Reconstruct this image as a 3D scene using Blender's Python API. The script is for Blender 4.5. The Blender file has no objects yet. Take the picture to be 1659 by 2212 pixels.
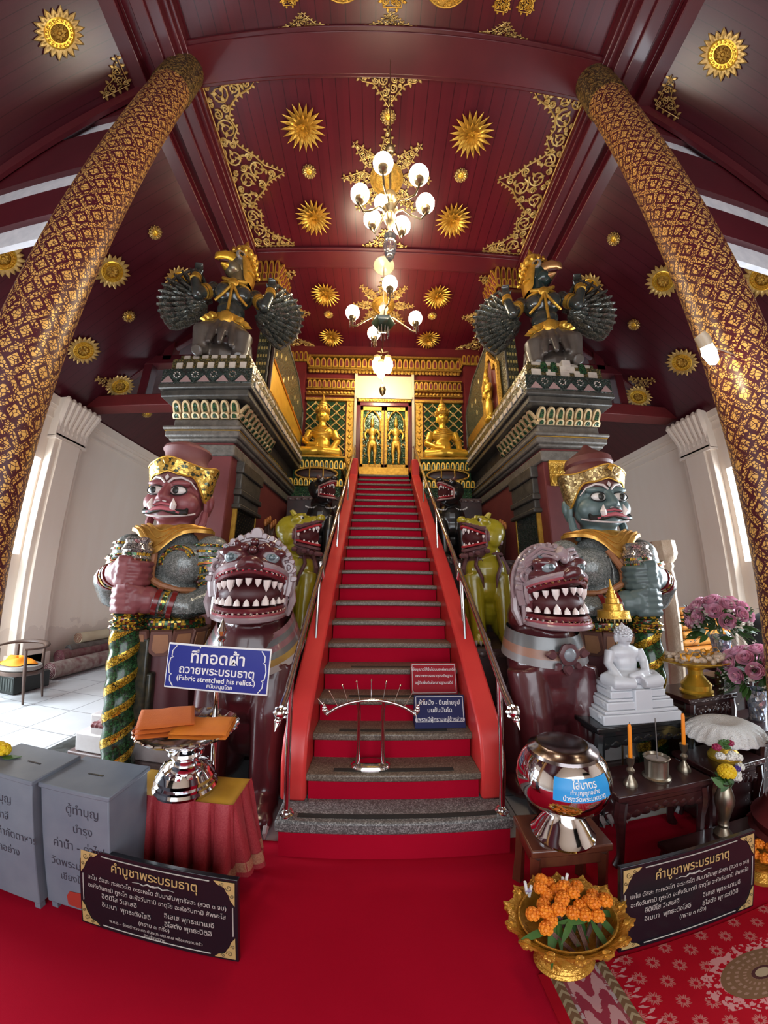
import bpy, bmesh, math, random
from mathutils import Vector, Matrix, Quaternion
S = bpy.context.scene
COL = bpy.context.collection
PI = math.pi
# ---------------------------------------------------------------- camera, world, exposure
cam_d = bpy.data.cameras.new('camera')
cam = bpy.data.objects.new('camera', cam_d)
COL.objects.link(cam)
cam_d.type = 'PANO'                       # the photograph is an ultra-wide, barrel-distorted phone picture
cam_d.panorama_type = 'FISHEYE_LENS_POLYNOMIAL'
cam_d.sensor_fit = 'VERTICAL'
cam_d.sensor_width, cam_d.sensor_height = 27.0, 36.0
cam_d.fisheye_fov = math.radians(175)
cam_d.fisheye_polynomial_k0 = 0
(cam_d.fisheye_polynomial_k1, cam_d.fisheye_polynomial_k2, cam_d.fisheye_polynomial_k3,
 cam_d.fisheye_polynomial_k4) = (-0.0995936953, 0.0025961803, -3.46288e-05, -1.825e-07)
cam.matrix_world = Matrix.Translation((-0.135, 0.0, 1.73)) @ Matrix(
    [[0.999709, -0.013531, -0.019991], [-0.022488, -0.220916, -0.975033], [0.008777, 0.975199, -0.221156]]).to_4x4()
S.camera = cam
S.view_settings.view_transform = 'Standard'
S.view_settings.look = 'None'
S.view_settings.gamma = 1
S.view_settings.exposure = 0.55
S.cycles.use_denoising = True
S.cycles.max_bounces = 6
S.cycles.diffuse_bounces = 3
S.cycles.glossy_bounces = 3
S.cycles.transmission_bounces = 4
S.cycles.sample_clamp_indirect = 4.0
S.cycles.caustics_reflective = False
S.cycles.caustics_refractive = False
W = bpy.data.worlds.new('daylight')
S.world = W
W.use_nodes = True
W.node_tree.nodes['Background'].inputs[0].default_value = (0.80, 0.90, 1.0, 1)
W.node_tree.nodes['Background'].inputs[1].default_value = 1.0

def area(name, loc, aim, sx, sy, power, col):
    d = bpy.data.lights.new(name, 'AREA')
    d.shape = 'RECTANGLE'
    d.size, d.size_y, d.energy, d.color = sx, sy, power, col
    o = bpy.data.objects.new(name, d)
    COL.objects.link(o)
    o.location = loc
    o.rotation_euler = (Vector(aim) - Vector(loc)).to_track_quat('-Z', 'Y').to_euler()
    return o
# daylight through the front doorway behind the camera and the two side doorways
area('daylight_front', (0.0, -3.6, 2.6), (0, 3, 1.6), 6.5, 3.4, 150, (0.93, 0.96, 1.0))
area('daylight_left', (-5.6, 2.3, 1.7), (-2.5, 2.9, 0.2), 1.6, 2.6, 240, (0.80, 0.91, 1.0))
area('daylight_right', (5.7, 2.6, 1.9), (2.3, 2.9, 0.9), 1.6, 2.6, 165, (0.82, 0.92, 1.0))

# ---------------------------------------------------------------- materials
MATS = {}
def nodes(name):
    m = bpy.data.materials.new(name)
    m.use_nodes = True
    nt = m.node_tree
    return m, nt, nt.nodes['Principled BSDF'], (lambda a, b: nt.links.new(a, b)), (lambda t: nt.nodes.new('ShaderNode' + t))

def mat(name, col, rough=0.5, metal=0.0, col2=None, sc=8.0, bump=0.0, bsc=60.0, coat=0.0, emit=0.0, ecol=None, alpha=1.0, trans=0.0, stretch=None):
    if name in MATS:
        return MATS[name]
    m, nt, b, L, N = nodes(name)
    b.inputs['Base Color'].default_value = (*col, 1)
    b.inputs['Roughness'].default_value = rough
    b.inputs['Metallic'].default_value = metal
    b.inputs['Coat Weight'].default_value = coat
    b.inputs['Coat Roughness'].default_value = 0.08
    b.inputs['Transmission Weight'].default_value = trans
    if col2 or bump:
        tc = N('TexCoord')
        src = tc.outputs['Object']
        if stretch:
            mp = N('Mapping')
            mp.inputs['Scale'].default_value = stretch
            L(src, mp.inputs['Vector'])
            src = mp.outputs[0]
    if col2:
        n = N('TexNoise')
        n.inputs['Scale'].default_value = sc
        n.inputs['Detail'].default_value = 6
        L(src, n.inputs['Vector'])
        r = N('ValToRGB')
        r.color_ramp.elements[0].position = 0.35
        r.color_ramp.elements[1].position = 0.68
        r.color_ramp.elements[0].color = (*col, 1)
        r.color_ramp.elements[1].color = (*col2, 1)
        L(n.outputs['Fac'], r.inputs[0])
        L(r.outputs[0], b.inputs['Base Color'])
    if bump:
        n2 = N('TexNoise')
        n2.inputs['Scale'].default_value = bsc
        n2.inputs['Detail'].default_value = 3
        L(src, n2.inputs['Vector'])
        bp = N('Bump')
        bp.inputs['Strength'].default_value = bump
        bp.inputs['Distance'].default_value = 0.02
        L(n2.outputs['Fac'], bp.inputs['Height'])
        L(bp.outputs[0], b.inputs['Normal'])
    if emit:
        b.inputs['Emission Color'].default_value = (*(ecol or col), 1)
        b.inputs['Emission Strength'].default_value = emit
    MATS[name] = m
    return m

def mosaic(name, cols, scale=45.0, rough=0.12, metal=0.0, grout=(0.02, 0.02, 0.018), edge=0.05, tilt=0.25, jit=1.0, box=False):
    """glass tesserae: every cell has its own colour and its own small tilt"""
    if name in MATS:
        return MATS[name]
    m, nt, b, L, N = nodes(name)
    tc = N('TexCoord')
    v = N('TexVoronoi')
    v.inputs['Scale'].default_value = scale
    v.inputs['Randomness'].default_value = jit
    if box:
        v.distance = 'CHEBYCHEV'
    L(tc.outputs['Object'], v.inputs['Vector'])
    r = N('ValToRGB')
    r.color_ramp.interpolation = 'CONSTANT'
    e = r.color_ramp.elements
    while len(e) < len(cols):
        e.new(0.5)
    for i, c in enumerate(cols):
        e[i].position = i / len(cols)
        e[i].color = (*c, 1)
    sp = N('SeparateColor')
    L(v.outputs['Color'], sp.inputs[0])
    L(sp.outputs[0], r.inputs[0])
    d = N('TexVoronoi')
    d.feature = 'DISTANCE_TO_EDGE'
    d.inputs['Scale'].default_value = scale
    d.inputs['Randomness'].default_value = jit
    L(tc.outputs['Object'], d.inputs['Vector'])
    g = N('Math')
    g.operation = 'GREATER_THAN'
    g.inputs[1].default_value = edge
    L(d.outputs['Distance'], g.inputs[0])
    mx = N('Mix')
    mx.data_type = 'RGBA'
    mx.inputs[6].default_value = (*grout, 1)
    L(g.outputs[0], mx.inputs[0])
    L(r.outputs[0], mx.inputs[7])
    L(mx.outputs[2], b.inputs['Base Color'])
    geo = N('NewGeometry')
    va = N('VectorMath')
    va.operation = 'SUBTRACT'
    va.inputs[1].default_value = (0.5, 0.5, 0.5)
    L(v.outputs['Color'], va.inputs[0])
    vs = N('VectorMath')
    vs.operation = 'SCALE'
    vs.inputs['Scale'].default_value = tilt
    L(va.outputs[0], vs.inputs[0])
    vd = N('VectorMath')
    L(geo.outputs['Normal'], vd.inputs[0])
    L(vs.outputs[0], vd.inputs[1])
    vn = N('VectorMath')
    vn.operation = 'NORMALIZE'
    L(vd.outputs[0], vn.inputs[0])
    L(vn.outputs[0], b.inputs['Normal'])
    b.inputs['Roughness'].default_value = rough
    b.inputs['Metallic'].default_value = metal
    MATS[name] = m
    return m

class G:
    """tiny shader-maths helper: values are sockets or floats"""
    def __init__(s, nt):
        s.nt = nt
    def __call__(s, op, a, b=None, c=None):
        n = s.nt.nodes.new('ShaderNodeMath')
        n.operation = op
        for i, x in enumerate((a, b, c)):
            if x is None:
                continue
            if isinstance(x, (int, float)):
                n.inputs[i].default_value = x
            else:
                s.nt.links.new(x, n.inputs[i])
        return n.outputs[0]
    def mix(s, f, a, b):
        n = s.nt.nodes.new('ShaderNodeMix')
        n.data_type = 'RGBA'
        for i, x in ((0, f), (6, a), (7, b)):
            if isinstance(x, tuple):
                n.inputs[i].default_value = (*x, 1)
            elif isinstance(x, (int, float)):
                n.inputs[i].default_value = x
            else:
                s.nt.links.new(x, n.inputs[i])
        return n.outputs[2]
    def noise(s, vec, sc, det=4):
        n = s.nt.nodes.new('ShaderNodeTexNoise')
        n.inputs['Scale'].default_value = sc
        n.inputs['Detail'].default_value = det
        s.nt.links.new(vec, n.inputs['Vector'])
        return n.outputs['Fac']
    def edge(s, vec, sc):
        n = s.nt.nodes.new('ShaderNodeTexVoronoi')
        n.feature = 'DISTANCE_TO_EDGE'
        n.inputs['Scale'].default_value = sc
        s.nt.links.new(vec, n.inputs['Vector'])
        return n.outputs['Distance']
    def xyz(s, kind='Object'):
        tc = s.nt.nodes.new('ShaderNodeTexCoord')
        sp = s.nt.nodes.new('ShaderNodeSeparateXYZ')
        s.nt.links.new(tc.outputs[kind], sp.inputs[0])
        return tc.outputs[kind], sp.outputs[0], sp.outputs[1], sp.outputs[2]
    def comb(s, x, y, z):
        n = s.nt.nodes.new('ShaderNodeCombineXYZ')
        for i, v in enumerate((x, y, z)):
            if isinstance(v, (int, float)):
                n.inputs[i].default_value = v
            else:
                s.nt.links.new(v, n.inputs[i])
        return n.outputs[0]

GOLDC = (0.60, 0.33, 0.06)
def boards(name, c1, c2, axis, pitch, rough=0.3, line=(0.03, 0.0, 0.003)):
    """painted tongue-and-groove boards with a thin dark joint"""
    m, nt, b, L, N = nodes(name)
    g = G(nt)
    o, x, y, z = g.xyz()
    a = (x, y, z)[axis]
    f = g('FRACT', g('DIVIDE', a, pitch))
    joint = g('LESS_THAN', g('ABSOLUTE', g('SUBTRACT', f, 0.5)), 0.03)
    cell = g('FLOOR', g('DIVIDE', a, pitch))
    vary = g('FRACT', g('MULTIPLY', g('SINE', g('MULTIPLY', cell, 12.99)), 43758.5))
    n = g.noise(o, 3.0)
    base = g.mix(g('MULTIPLY', g('ADD', vary, n), 0.5), c1, c2)
    L(g.mix(joint, base, line), b.inputs['Base Color'])
    b.inputs['Roughness'].default_value = rough
    return m

def make_column_mat(r):
    """gold-leaf lattice of diamonds stencilled on dark red lacquer"""
    m, nt, b, L, N = nodes('gold_stencil_on_lacquer')
    g = G(nt)
    o, x, y, z = g.xyz()
    u = g('MULTIPLY', g('ARCTAN2', y, x), 8 / (2 * PI))
    v = g('DIVIDE', z, 0.225)
    p = g('ADD', u, v)
    q = g('SUBTRACT', u, v)
    fp = g('ABSOLUTE', g('SUBTRACT', g('FRACT', p), 0.5))
    fq = g('ABSOLUTE', g('SUBTRACT', g('FRACT', q), 0.5))
    d = g('MAXIMUM', fp, fq)
    uv = g.comb(g('MULTIPLY', u, 2 * PI * r / 8), z, 0.0)
    crack = g('GREATER_THAN', g.edge(uv, 34.0), 0.075)
    core = g('LESS_THAN', d, 0.235)
    crack2 = g('GREATER_THAN', g.edge(uv, 48.0), 0.12)
    band = g('GREATER_THAN', d, 0.362)
    gold = g('ADD', g('MULTIPLY', core, crack), g('MULTIPLY', band, crack2))
    wear = g('GREATER_THAN', g.noise(o, 26.0), 0.36)
    gold = g('MULTIPLY', g('MINIMUM', gold, 1.0), wear)
    gc = g.mix(g.noise(o, 9.0), (0.60, 0.30, 0.06), (0.85, 0.52, 0.15))
    L(g.mix(gold, (0.060, 0.006, 0.012), gc), b.inputs['Base Color'])
    L(g('MULTIPLY', gold, 0.25), b.inputs['Metallic'])
    b.inputs['Roughness'].default_value = 0.36
    return m

def make_carpet():
    m, nt, b, L, N = nodes('red_carpet')
    g = G(nt)
    o, x, y, z = g.xyz()
    c = g.mix(g.noise(o, 2.2, 5), (0.37, 0.002, 0.019), (0.46, 0.004, 0.027))
    c = g.mix(g('MULTIPLY', g.noise(o, 420.0, 2), 0.5), c, (0.26, 0.0, 0.006))
    L(c, b.inputs['Base Color'])
    b.inputs['Roughness'].default_value = 0.95
    b.inputs['Specular IOR Level'].default_value = 0.1
    bp = N('Bump')
    bp.inputs['Strength'].default_value = 0.4
    bp.inputs['Distance'].default_value = 0.004
    L(g.noise(o, 600.0, 2), bp.inputs['Height'])
    L(bp.outputs[0], b.inputs['Normal'])
    return m

def make_granite(name, c1, c2, c3):
    m, nt, b, L, N = nodes(name)
    g = G(nt)
    o, x, y, z = g.xyz()
    v = N('TexVoronoi')
    v.inputs['Scale'].default_value = 150
    L(o, v.inputs['Vector'])
    sp = N('SeparateColor')
    L(v.outputs['Color'], sp.inputs[0])
    r = N('ValToRGB')
    r.color_ramp.interpolation = 'CONSTANT'
    e = r.color_ramp.elements
    e.new(0.5)
    for i, (pp, cc) in enumerate(((0, c1), (0.45, c2), (0.8, c3))):
        e[i].position = pp
        e[i].color = (*cc, 1)
    L(sp.outputs[0], r.inputs[0])
    L(r.outputs[0], b.inputs['Base Color'])
    b.inputs['Roughness'].default_value = 0.42
    return m

def make_tiles():
    m, nt, b, L, N = nodes('white_floor_tiles')
    g = G(nt)
    o, x, y, z = g.xyz()
    jx = g('LESS_THAN', g('ABSOLUTE', g('SUBTRACT', g('FRACT', g('DIVIDE', x, 0.62)), 0.5)), 0.008)
    jy = g('LESS_THAN', g('ABSOLUTE', g('SUBTRACT', g('FRACT', g('DIVIDE', y, 0.62)), 0.5)), 0.008)
    c = g.mix(g.noise(o, 3.0, 7), (0.62, 0.63, 0.64), (0.50, 0.50, 0.51))
    L(g.mix(g('MAXIMUM', jx, jy), c, (0.16, 0.16, 0.16)), b.inputs['Base Color'])
    b.inputs['Roughness'].default_value = 0.22
    return m

def make_plaster():
    m, nt, b, L, N = nodes('white_plaster')
    g = G(nt)
    o, x, y, z = g.xyz()
    st = g.noise(g.comb(g('MULTIPLY', x, 5), g('MULTIPLY', y, 5), z), 1.0, 6)
    c = g.mix(st, (0.80, 0.68, 0.56), (0.86, 0.77, 0.67))
    low = g('MULTIPLY', g('LESS_THAN', z, g('ADD', 0.35, g('MULTIPLY', g.noise(o, 3.0), 0.9))), 0.35)
    L(g.mix(low, c, (0.55, 0.44, 0.38)), b.inputs['Base Color'])
    b.inputs['Roughness'].default_value = 0.8
    return m

def make_rug():
    """printed carpet: borders, guard stripes, rosettes on a grid, one big medallion (object coordinates in metres)"""
    m, nt, b, L, N = nodes('patterned_rug')
    g = G(nt)
    o, x, y, z = g.xyz()
    red, pink, brown, dark = (0.34, 0.003, 0.012), (0.50, 0.22, 0.22), (0.16, 0.085, 0.045), (0.06, 0.02, 0.02)
    nz = g.noise(o, 45.0, 3)
    # rosettes every 8 cm
    a = g('DIVIDE', x, 0.105)
    row = g('FLOOR', a)
    bb = g('ADD', g('DIVIDE', y, 0.105), g('MULTIPLY', g('FRACT', g('MULTIPLY', row, 0.5)), 1.0))
    fx = g('SUBTRACT', g('FRACT', a), 0.5)
    fy = g('SUBTRACT', g('FRACT', bb), 0.5)
    rr = g('SQRT', g('ADD', g('MULTIPLY', fx, fx), g('MULTIPLY', fy, fy)))
    th = g('ARCTAN2', fy, fx)
    pet = g('ADD', 0.27, g('MULTIPLY', g('COSINE', g('MULTIPLY', th, 8.0)), 0.07))
    ros = g('MULTIPLY', g('LESS_THAN', rr, pet), g('GREATER_THAN', rr, 0.10))
    ros = g('MULTIPLY', ros, g('GREATER_THAN', g('ABSOLUTE', g('SINE', g('MULTIPLY', th, 4.0))), 0.25))
    c = g.mix(ros, red, (0.42, 0.13, 0.12))
    # medallion
    mx, my = g('SUBTRACT', x, 0.88), g('MULTIPLY', g('SUBTRACT', y, -0.29), 1.8)
    mr = g('SQRT', g('ADD', g('MULTIPLY', mx, mx), g('MULTIPLY', my, my)))
    mt = g('ARCTAN2', my, mx)
    wav = g('ADD', 0.255, g('MULTIPLY', g('COSINE', g('MULTIPLY', mt, 12.0)), 0.018))
    c = g.mix(g('LESS_THAN', mr, g('ADD', wav, 0.045)), c, g.mix(g('GREATER_THAN', nz, 0.5), red, pink))
    c = g.mix(g('LESS_THAN', mr, 0.215), c, brown)
    ring = g('GREATER_THAN', g('SINE', g('MULTIPLY', mr, 150.0)), 0.1)
    pat = g('GREATER_THAN', g('ADD', g('MULTIPLY', g('SINE', g('MULTIPLY', mt, 24.0)), 0.25), nz), 0.52)
    c = g.mix(g('MULTIPLY', g('LESS_THAN', mr, 0.195), g('MULTIPLY', ring, pat)), c, (0.26, 0.15, 0.11))
    c = g.mix(g('LESS_THAN', mr, 0.06), c, dark)
    c = g.mix(g('LESS_THAN', mr, 0.04), c, (0.33, 0.25, 0.16))
    # vine by the border, then braid / arabesque / braid
    vin = g('LESS_THAN', g('ABSOLUTE', g('SUBTRACT', x, g('ADD', 0.315, g('MULTIPLY', g('SINE', g('MULTIPLY', y, 120.0)), 0.018)))), 0.012)
    c = g.mix(g('MULTIPLY', vin, g('GREATER_THAN', g('SINE', g('MULTIPLY', y, 240.0)), -0.4)), c, pink)
    inb = g('LESS_THAN', x, 0.27)
    ara = g('GREATER_THAN', g('ADD', g('MULTIPLY', g('SINE', g('ADD', g('MULTIPLY', y, 42.0), g('MULTIPLY', g('SINE', g('MULTIPLY', x, 60.0)), 2.2))), 0.3), nz), 0.5)
    cb = g.mix(ara, (0.26, 0.03, 0.05), (0.46, 0.24, 0.24))
    cb = g.mix(g('GREATER_THAN', g('ABSOLUTE', g('SUBTRACT', x, 0.135)), 0.075), cb, g.mix(g('GREATER_THAN', nz, 0.48), (0.40, 0.30, 0.30), (0.24, 0.05, 0.06)))
    br = g('GREATER_THAN', g('ABSOLUTE', g('SUBTRACT', x, 0.135)), 0.09)
    bra = g('GREATER_THAN', g('SINE', g('ADD', g('MULTIPLY', y, 150.0), g('MULTIPLY', g('ABSOLUTE', g('SUBTRACT', g('ABSOLUTE', g('SUBTRACT', x, 0.135)), 0.112)), 150.0))), 0.35)
    cb = g.mix(br, cb, g.mix(bra, brown, (0.33, 0.25, 0.15)))
    c = g.mix(inb, c, cb)
    c = g.mix(g('LESS_THAN', x, 0.0), c, red)
    L(c, b.inputs['Base Color'])
    b.inputs['Roughness'].default_value = 0.95
    b.inputs['Specular IOR Level'].default_value = 0.1
    return m

def make_fret(name, ground, line, pitch=0.16, w=0.10, dots=None, rough=0.25, metal=0.0):
    """diagonal gold lattice on a dark ground, laid out in the object's x-z plane"""
    m, nt, b, L, N = nodes(name)
    g = G(nt)
    o, x, y, z = g.xyz()
    h = g('ADD', x, y)
    p = g('ABSOLUTE', g('SUBTRACT', g('FRACT', g('DIVIDE', g('ADD', h, z), pitch)), 0.5))
    q = g('ABSOLUTE', g('SUBTRACT', g('FRACT', g('DIVIDE', g('SUBTRACT', h, z), pitch)), 0.5))
    ln = g('LESS_THAN', g('SUBTRACT', 0.5, g('MAXIMUM', p, q)), w)
    c = g.mix(ln, ground, line)
    f = ln
    if dots:
        dd = g('LESS_THAN', g('MAXIMUM', p, q), 0.13)
        c = g.mix(dd, c, dots)
        f = g('MAXIMUM', ln, dd)
    L(c, b.inputs['Base Color'])
    L(g('MULTIPLY', f, 0.8), b.inputs['Metallic'])
    b.inputs['Roughness'].default_value = rough
    return m

def make_spiral(name, c1, c2, turns=4.6, share=0.36):
    """spiral bands of gold and green glass on the club shaft"""
    m, nt, b, L, N = nodes(name)
    g = G(nt)
    o, x, y, z = g.xyz()
    t = g('FRACT', g('SUBTRACT', g('MULTIPLY', z, turns), g('DIVIDE', g('ARCTAN2', y, x), PI)))
    v = N('TexVoronoi')
    v.inputs['Scale'].default_value = 48
    L(o, v.inputs['Vector'])
    sp = N('SeparateColor')
    L(v.outputs['Color'], sp.inputs[0])
    gold = g.mix(sp.outputs[0], (0.42, 0.22, 0.01), (0.85, 0.55, 0.06))
    gr = g.mix(sp.outputs[1], (0.006, 0.02, 0.008), (0.03, 0.11, 0.035))
    f = g('LESS_THAN', t, share)
    c = g.mix(f, gr, gold)
    c = g.mix(g('GREATER_THAN', g.edge(o, 48.0), 0.05), (0.01, 0.01, 0.008), c)
    L(c, b.inputs['Base Color'])
    L(g('MULTIPLY', f, 0.6), b.inputs['Metallic'])
    b.inputs['Roughness'].default_value = 0.18
    return m

RED_T = (0.115, 0.006, 0.013)
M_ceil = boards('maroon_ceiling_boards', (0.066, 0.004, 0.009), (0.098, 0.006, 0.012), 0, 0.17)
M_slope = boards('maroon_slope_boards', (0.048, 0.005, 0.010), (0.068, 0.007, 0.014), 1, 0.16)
M_beam = mat('maroon_beam_paint', (0.075, 0.006, 0.011), 0.34, col2=(0.095, 0.008, 0.014), sc=2, coat=0.2)
M_redpaint = mat('red_wall_paint', (0.135, 0.012, 0.014), 0.5, col2=(0.10, 0.008, 0.010), sc=2.5)
M_pedred = mat('terracotta_red_plaster', (0.15, 0.022, 0.020), 0.7, col2=(0.105, 0.013, 0.014), sc=2.2)
M_sidewall = mat('red_stair_wall_paint', (0.60, 0.040, 0.034), 0.36, col2=(0.52, 0.026, 0.026), sc=3)
M_gold = mat('gold_leaf', (0.80, 0.48, 0.08), 0.33, 0.7, col2=(0.58, 0.31, 0.04), sc=14, bump=0.25, bsc=70)
M_goldb = mat('bright_gold', (0.88, 0.56, 0.07), 0.30, 0.65, col2=(0.76, 0.43, 0.04), sc=6, bump=0.12, bsc=40)
M_golds = mat('gilded_carving', (0.62, 0.37, 0.07), 0.32, 0.85, col2=(0.36, 0.19, 0.03), sc=30, bump=0.6, bsc=90)
M_goldp = mat('pale_gilt_cutwork', (0.66, 0.46, 0.17), 0.42, 0.6, col2=(0.48, 0.30, 0.08), sc=12)
M_mirror = mat('mirror_glass', (0.85, 0.85, 0.85), 0.05, 1.0)
M_stone = mat('weathered_grey_stucco', (0.085, 0.074, 0.062), 0.5, col2=(0.145, 0.125, 0.105), sc=14, bump=0.3, bsc=40)
M_dstone = mat('dark_grey_stucco', (0.032, 0.029, 0.025), 0.45, col2=(0.065, 0.058, 0.048), sc=9, bump=0.2)
M_plinth = mat('dark_plinth', (0.022, 0.010, 0.010), 0.45, col2=(0.045, 0.016, 0.016), sc=6)
M_tile = make_tiles()
M_plast = make_plaster()
M_carpet = make_carpet()
M_granite = make_granite('brown_granite', (0.085, 0.062, 0.046), (0.135, 0.105, 0.080), (0.20, 0.165, 0.13))
M_granite2 = make_granite('grey_granite', (0.075, 0.070, 0.068), (0.15, 0.14, 0.135), (0.26, 0.25, 0.24))
M_mos = mosaic('grey_mirror_mosaic', [(0.17, 0.185, 0.18), (0.22, 0.235, 0.225), (0.27, 0.285, 0.275), (0.20, 0.21, 0.195), (0.13, 0.145, 0.135), (0.24, 0.25, 0.235)], 85, 0.22, 0.1, grout=(.07, .075, .07), tilt=0.14)
M_mosd = mosaic('dark_mirror_mosaic', [(0.035, 0.045, 0.042), (0.06, 0.07, 0.065), (0.09, 0.10, 0.09), (0.05, 0.055, 0.045), (0.02, 0.045, 0.035)], 60, 0.14, 0.3)
M_mosg = mosaic('olive_gold_mosaic', [(0.10, 0.085, 0.04), (0.16, 0.13, 0.055), (0.24, 0.19, 0.075), (0.07, 0.075, 0.04), (0.30, 0.22, 0.07)], 75, 0.2, 0.5)
M_mosgr = mosaic('green_glass_mosaic', [(0.008, 0.05, 0.022), (0.015, 0.085, 0.03), (0.004, 0.025, 0.012), (0.05, 0.10, 0.03)], 80, 0.12, 0.2)
M_band = mosaic('gold_and_green_tesserae', [(0.62, 0.36, 0.03), (0.03, 0.11, 0.035), (0.70, 0.42, 0.05), (0.02, 0.06, 0.025), (0.16, 0.03, 0.015)], 42, 0.16, 0.4, jit=0.2)
M_white = mat('white_paint', (0.78, 0.77, 0.75), 0.5)
M_cream = mat('cream_paint', (0.44, 0.37, 0.25), 0.6)
M_steel = mat('polished_steel', (0.72, 0.71, 0.70), 0.10, 1.0)
M_silver = mat('silver_metal', (0.80, 0.80, 0.82), 0.07, 1.0)
M_black = mat('black_lacquer', (0.006, 0.006, 0.007), 0.25, coat=0.3)
M_wood = mat('dark_rosewood', (0.028, 0.008, 0.009), 0.28, col2=(0.045, 0.012, 0.012), sc=5, coat=0.4, stretch=(1, 1, 8))
M_brownwood = mat('brown_stool_wood', (0.085, 0.022, 0.012), 0.3, col2=(0.13, 0.038, 0.018), sc=4, coat=0.35, stretch=(6, 1, 1))
M_glow = mat('lit_glass_globe', (1.0, 0.93, 0.80), 0.3, emit=48.0, ecol=(1.0, 0.83, 0.58))
M_glass = mat('clear_crystal', (0.95, 0.95, 0.95), 0.03, trans=0.9)
M_brass = mat('brass', (0.34, 0.25, 0.13), 0.3, 0.9, col2=(0.24, 0.17, 0.09), sc=12)
M_sky = mat('bright_daylight_pane', (1, 1, 1), 0.5, emit=9.0, ecol=(0.9, 0.95, 1.0))
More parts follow.
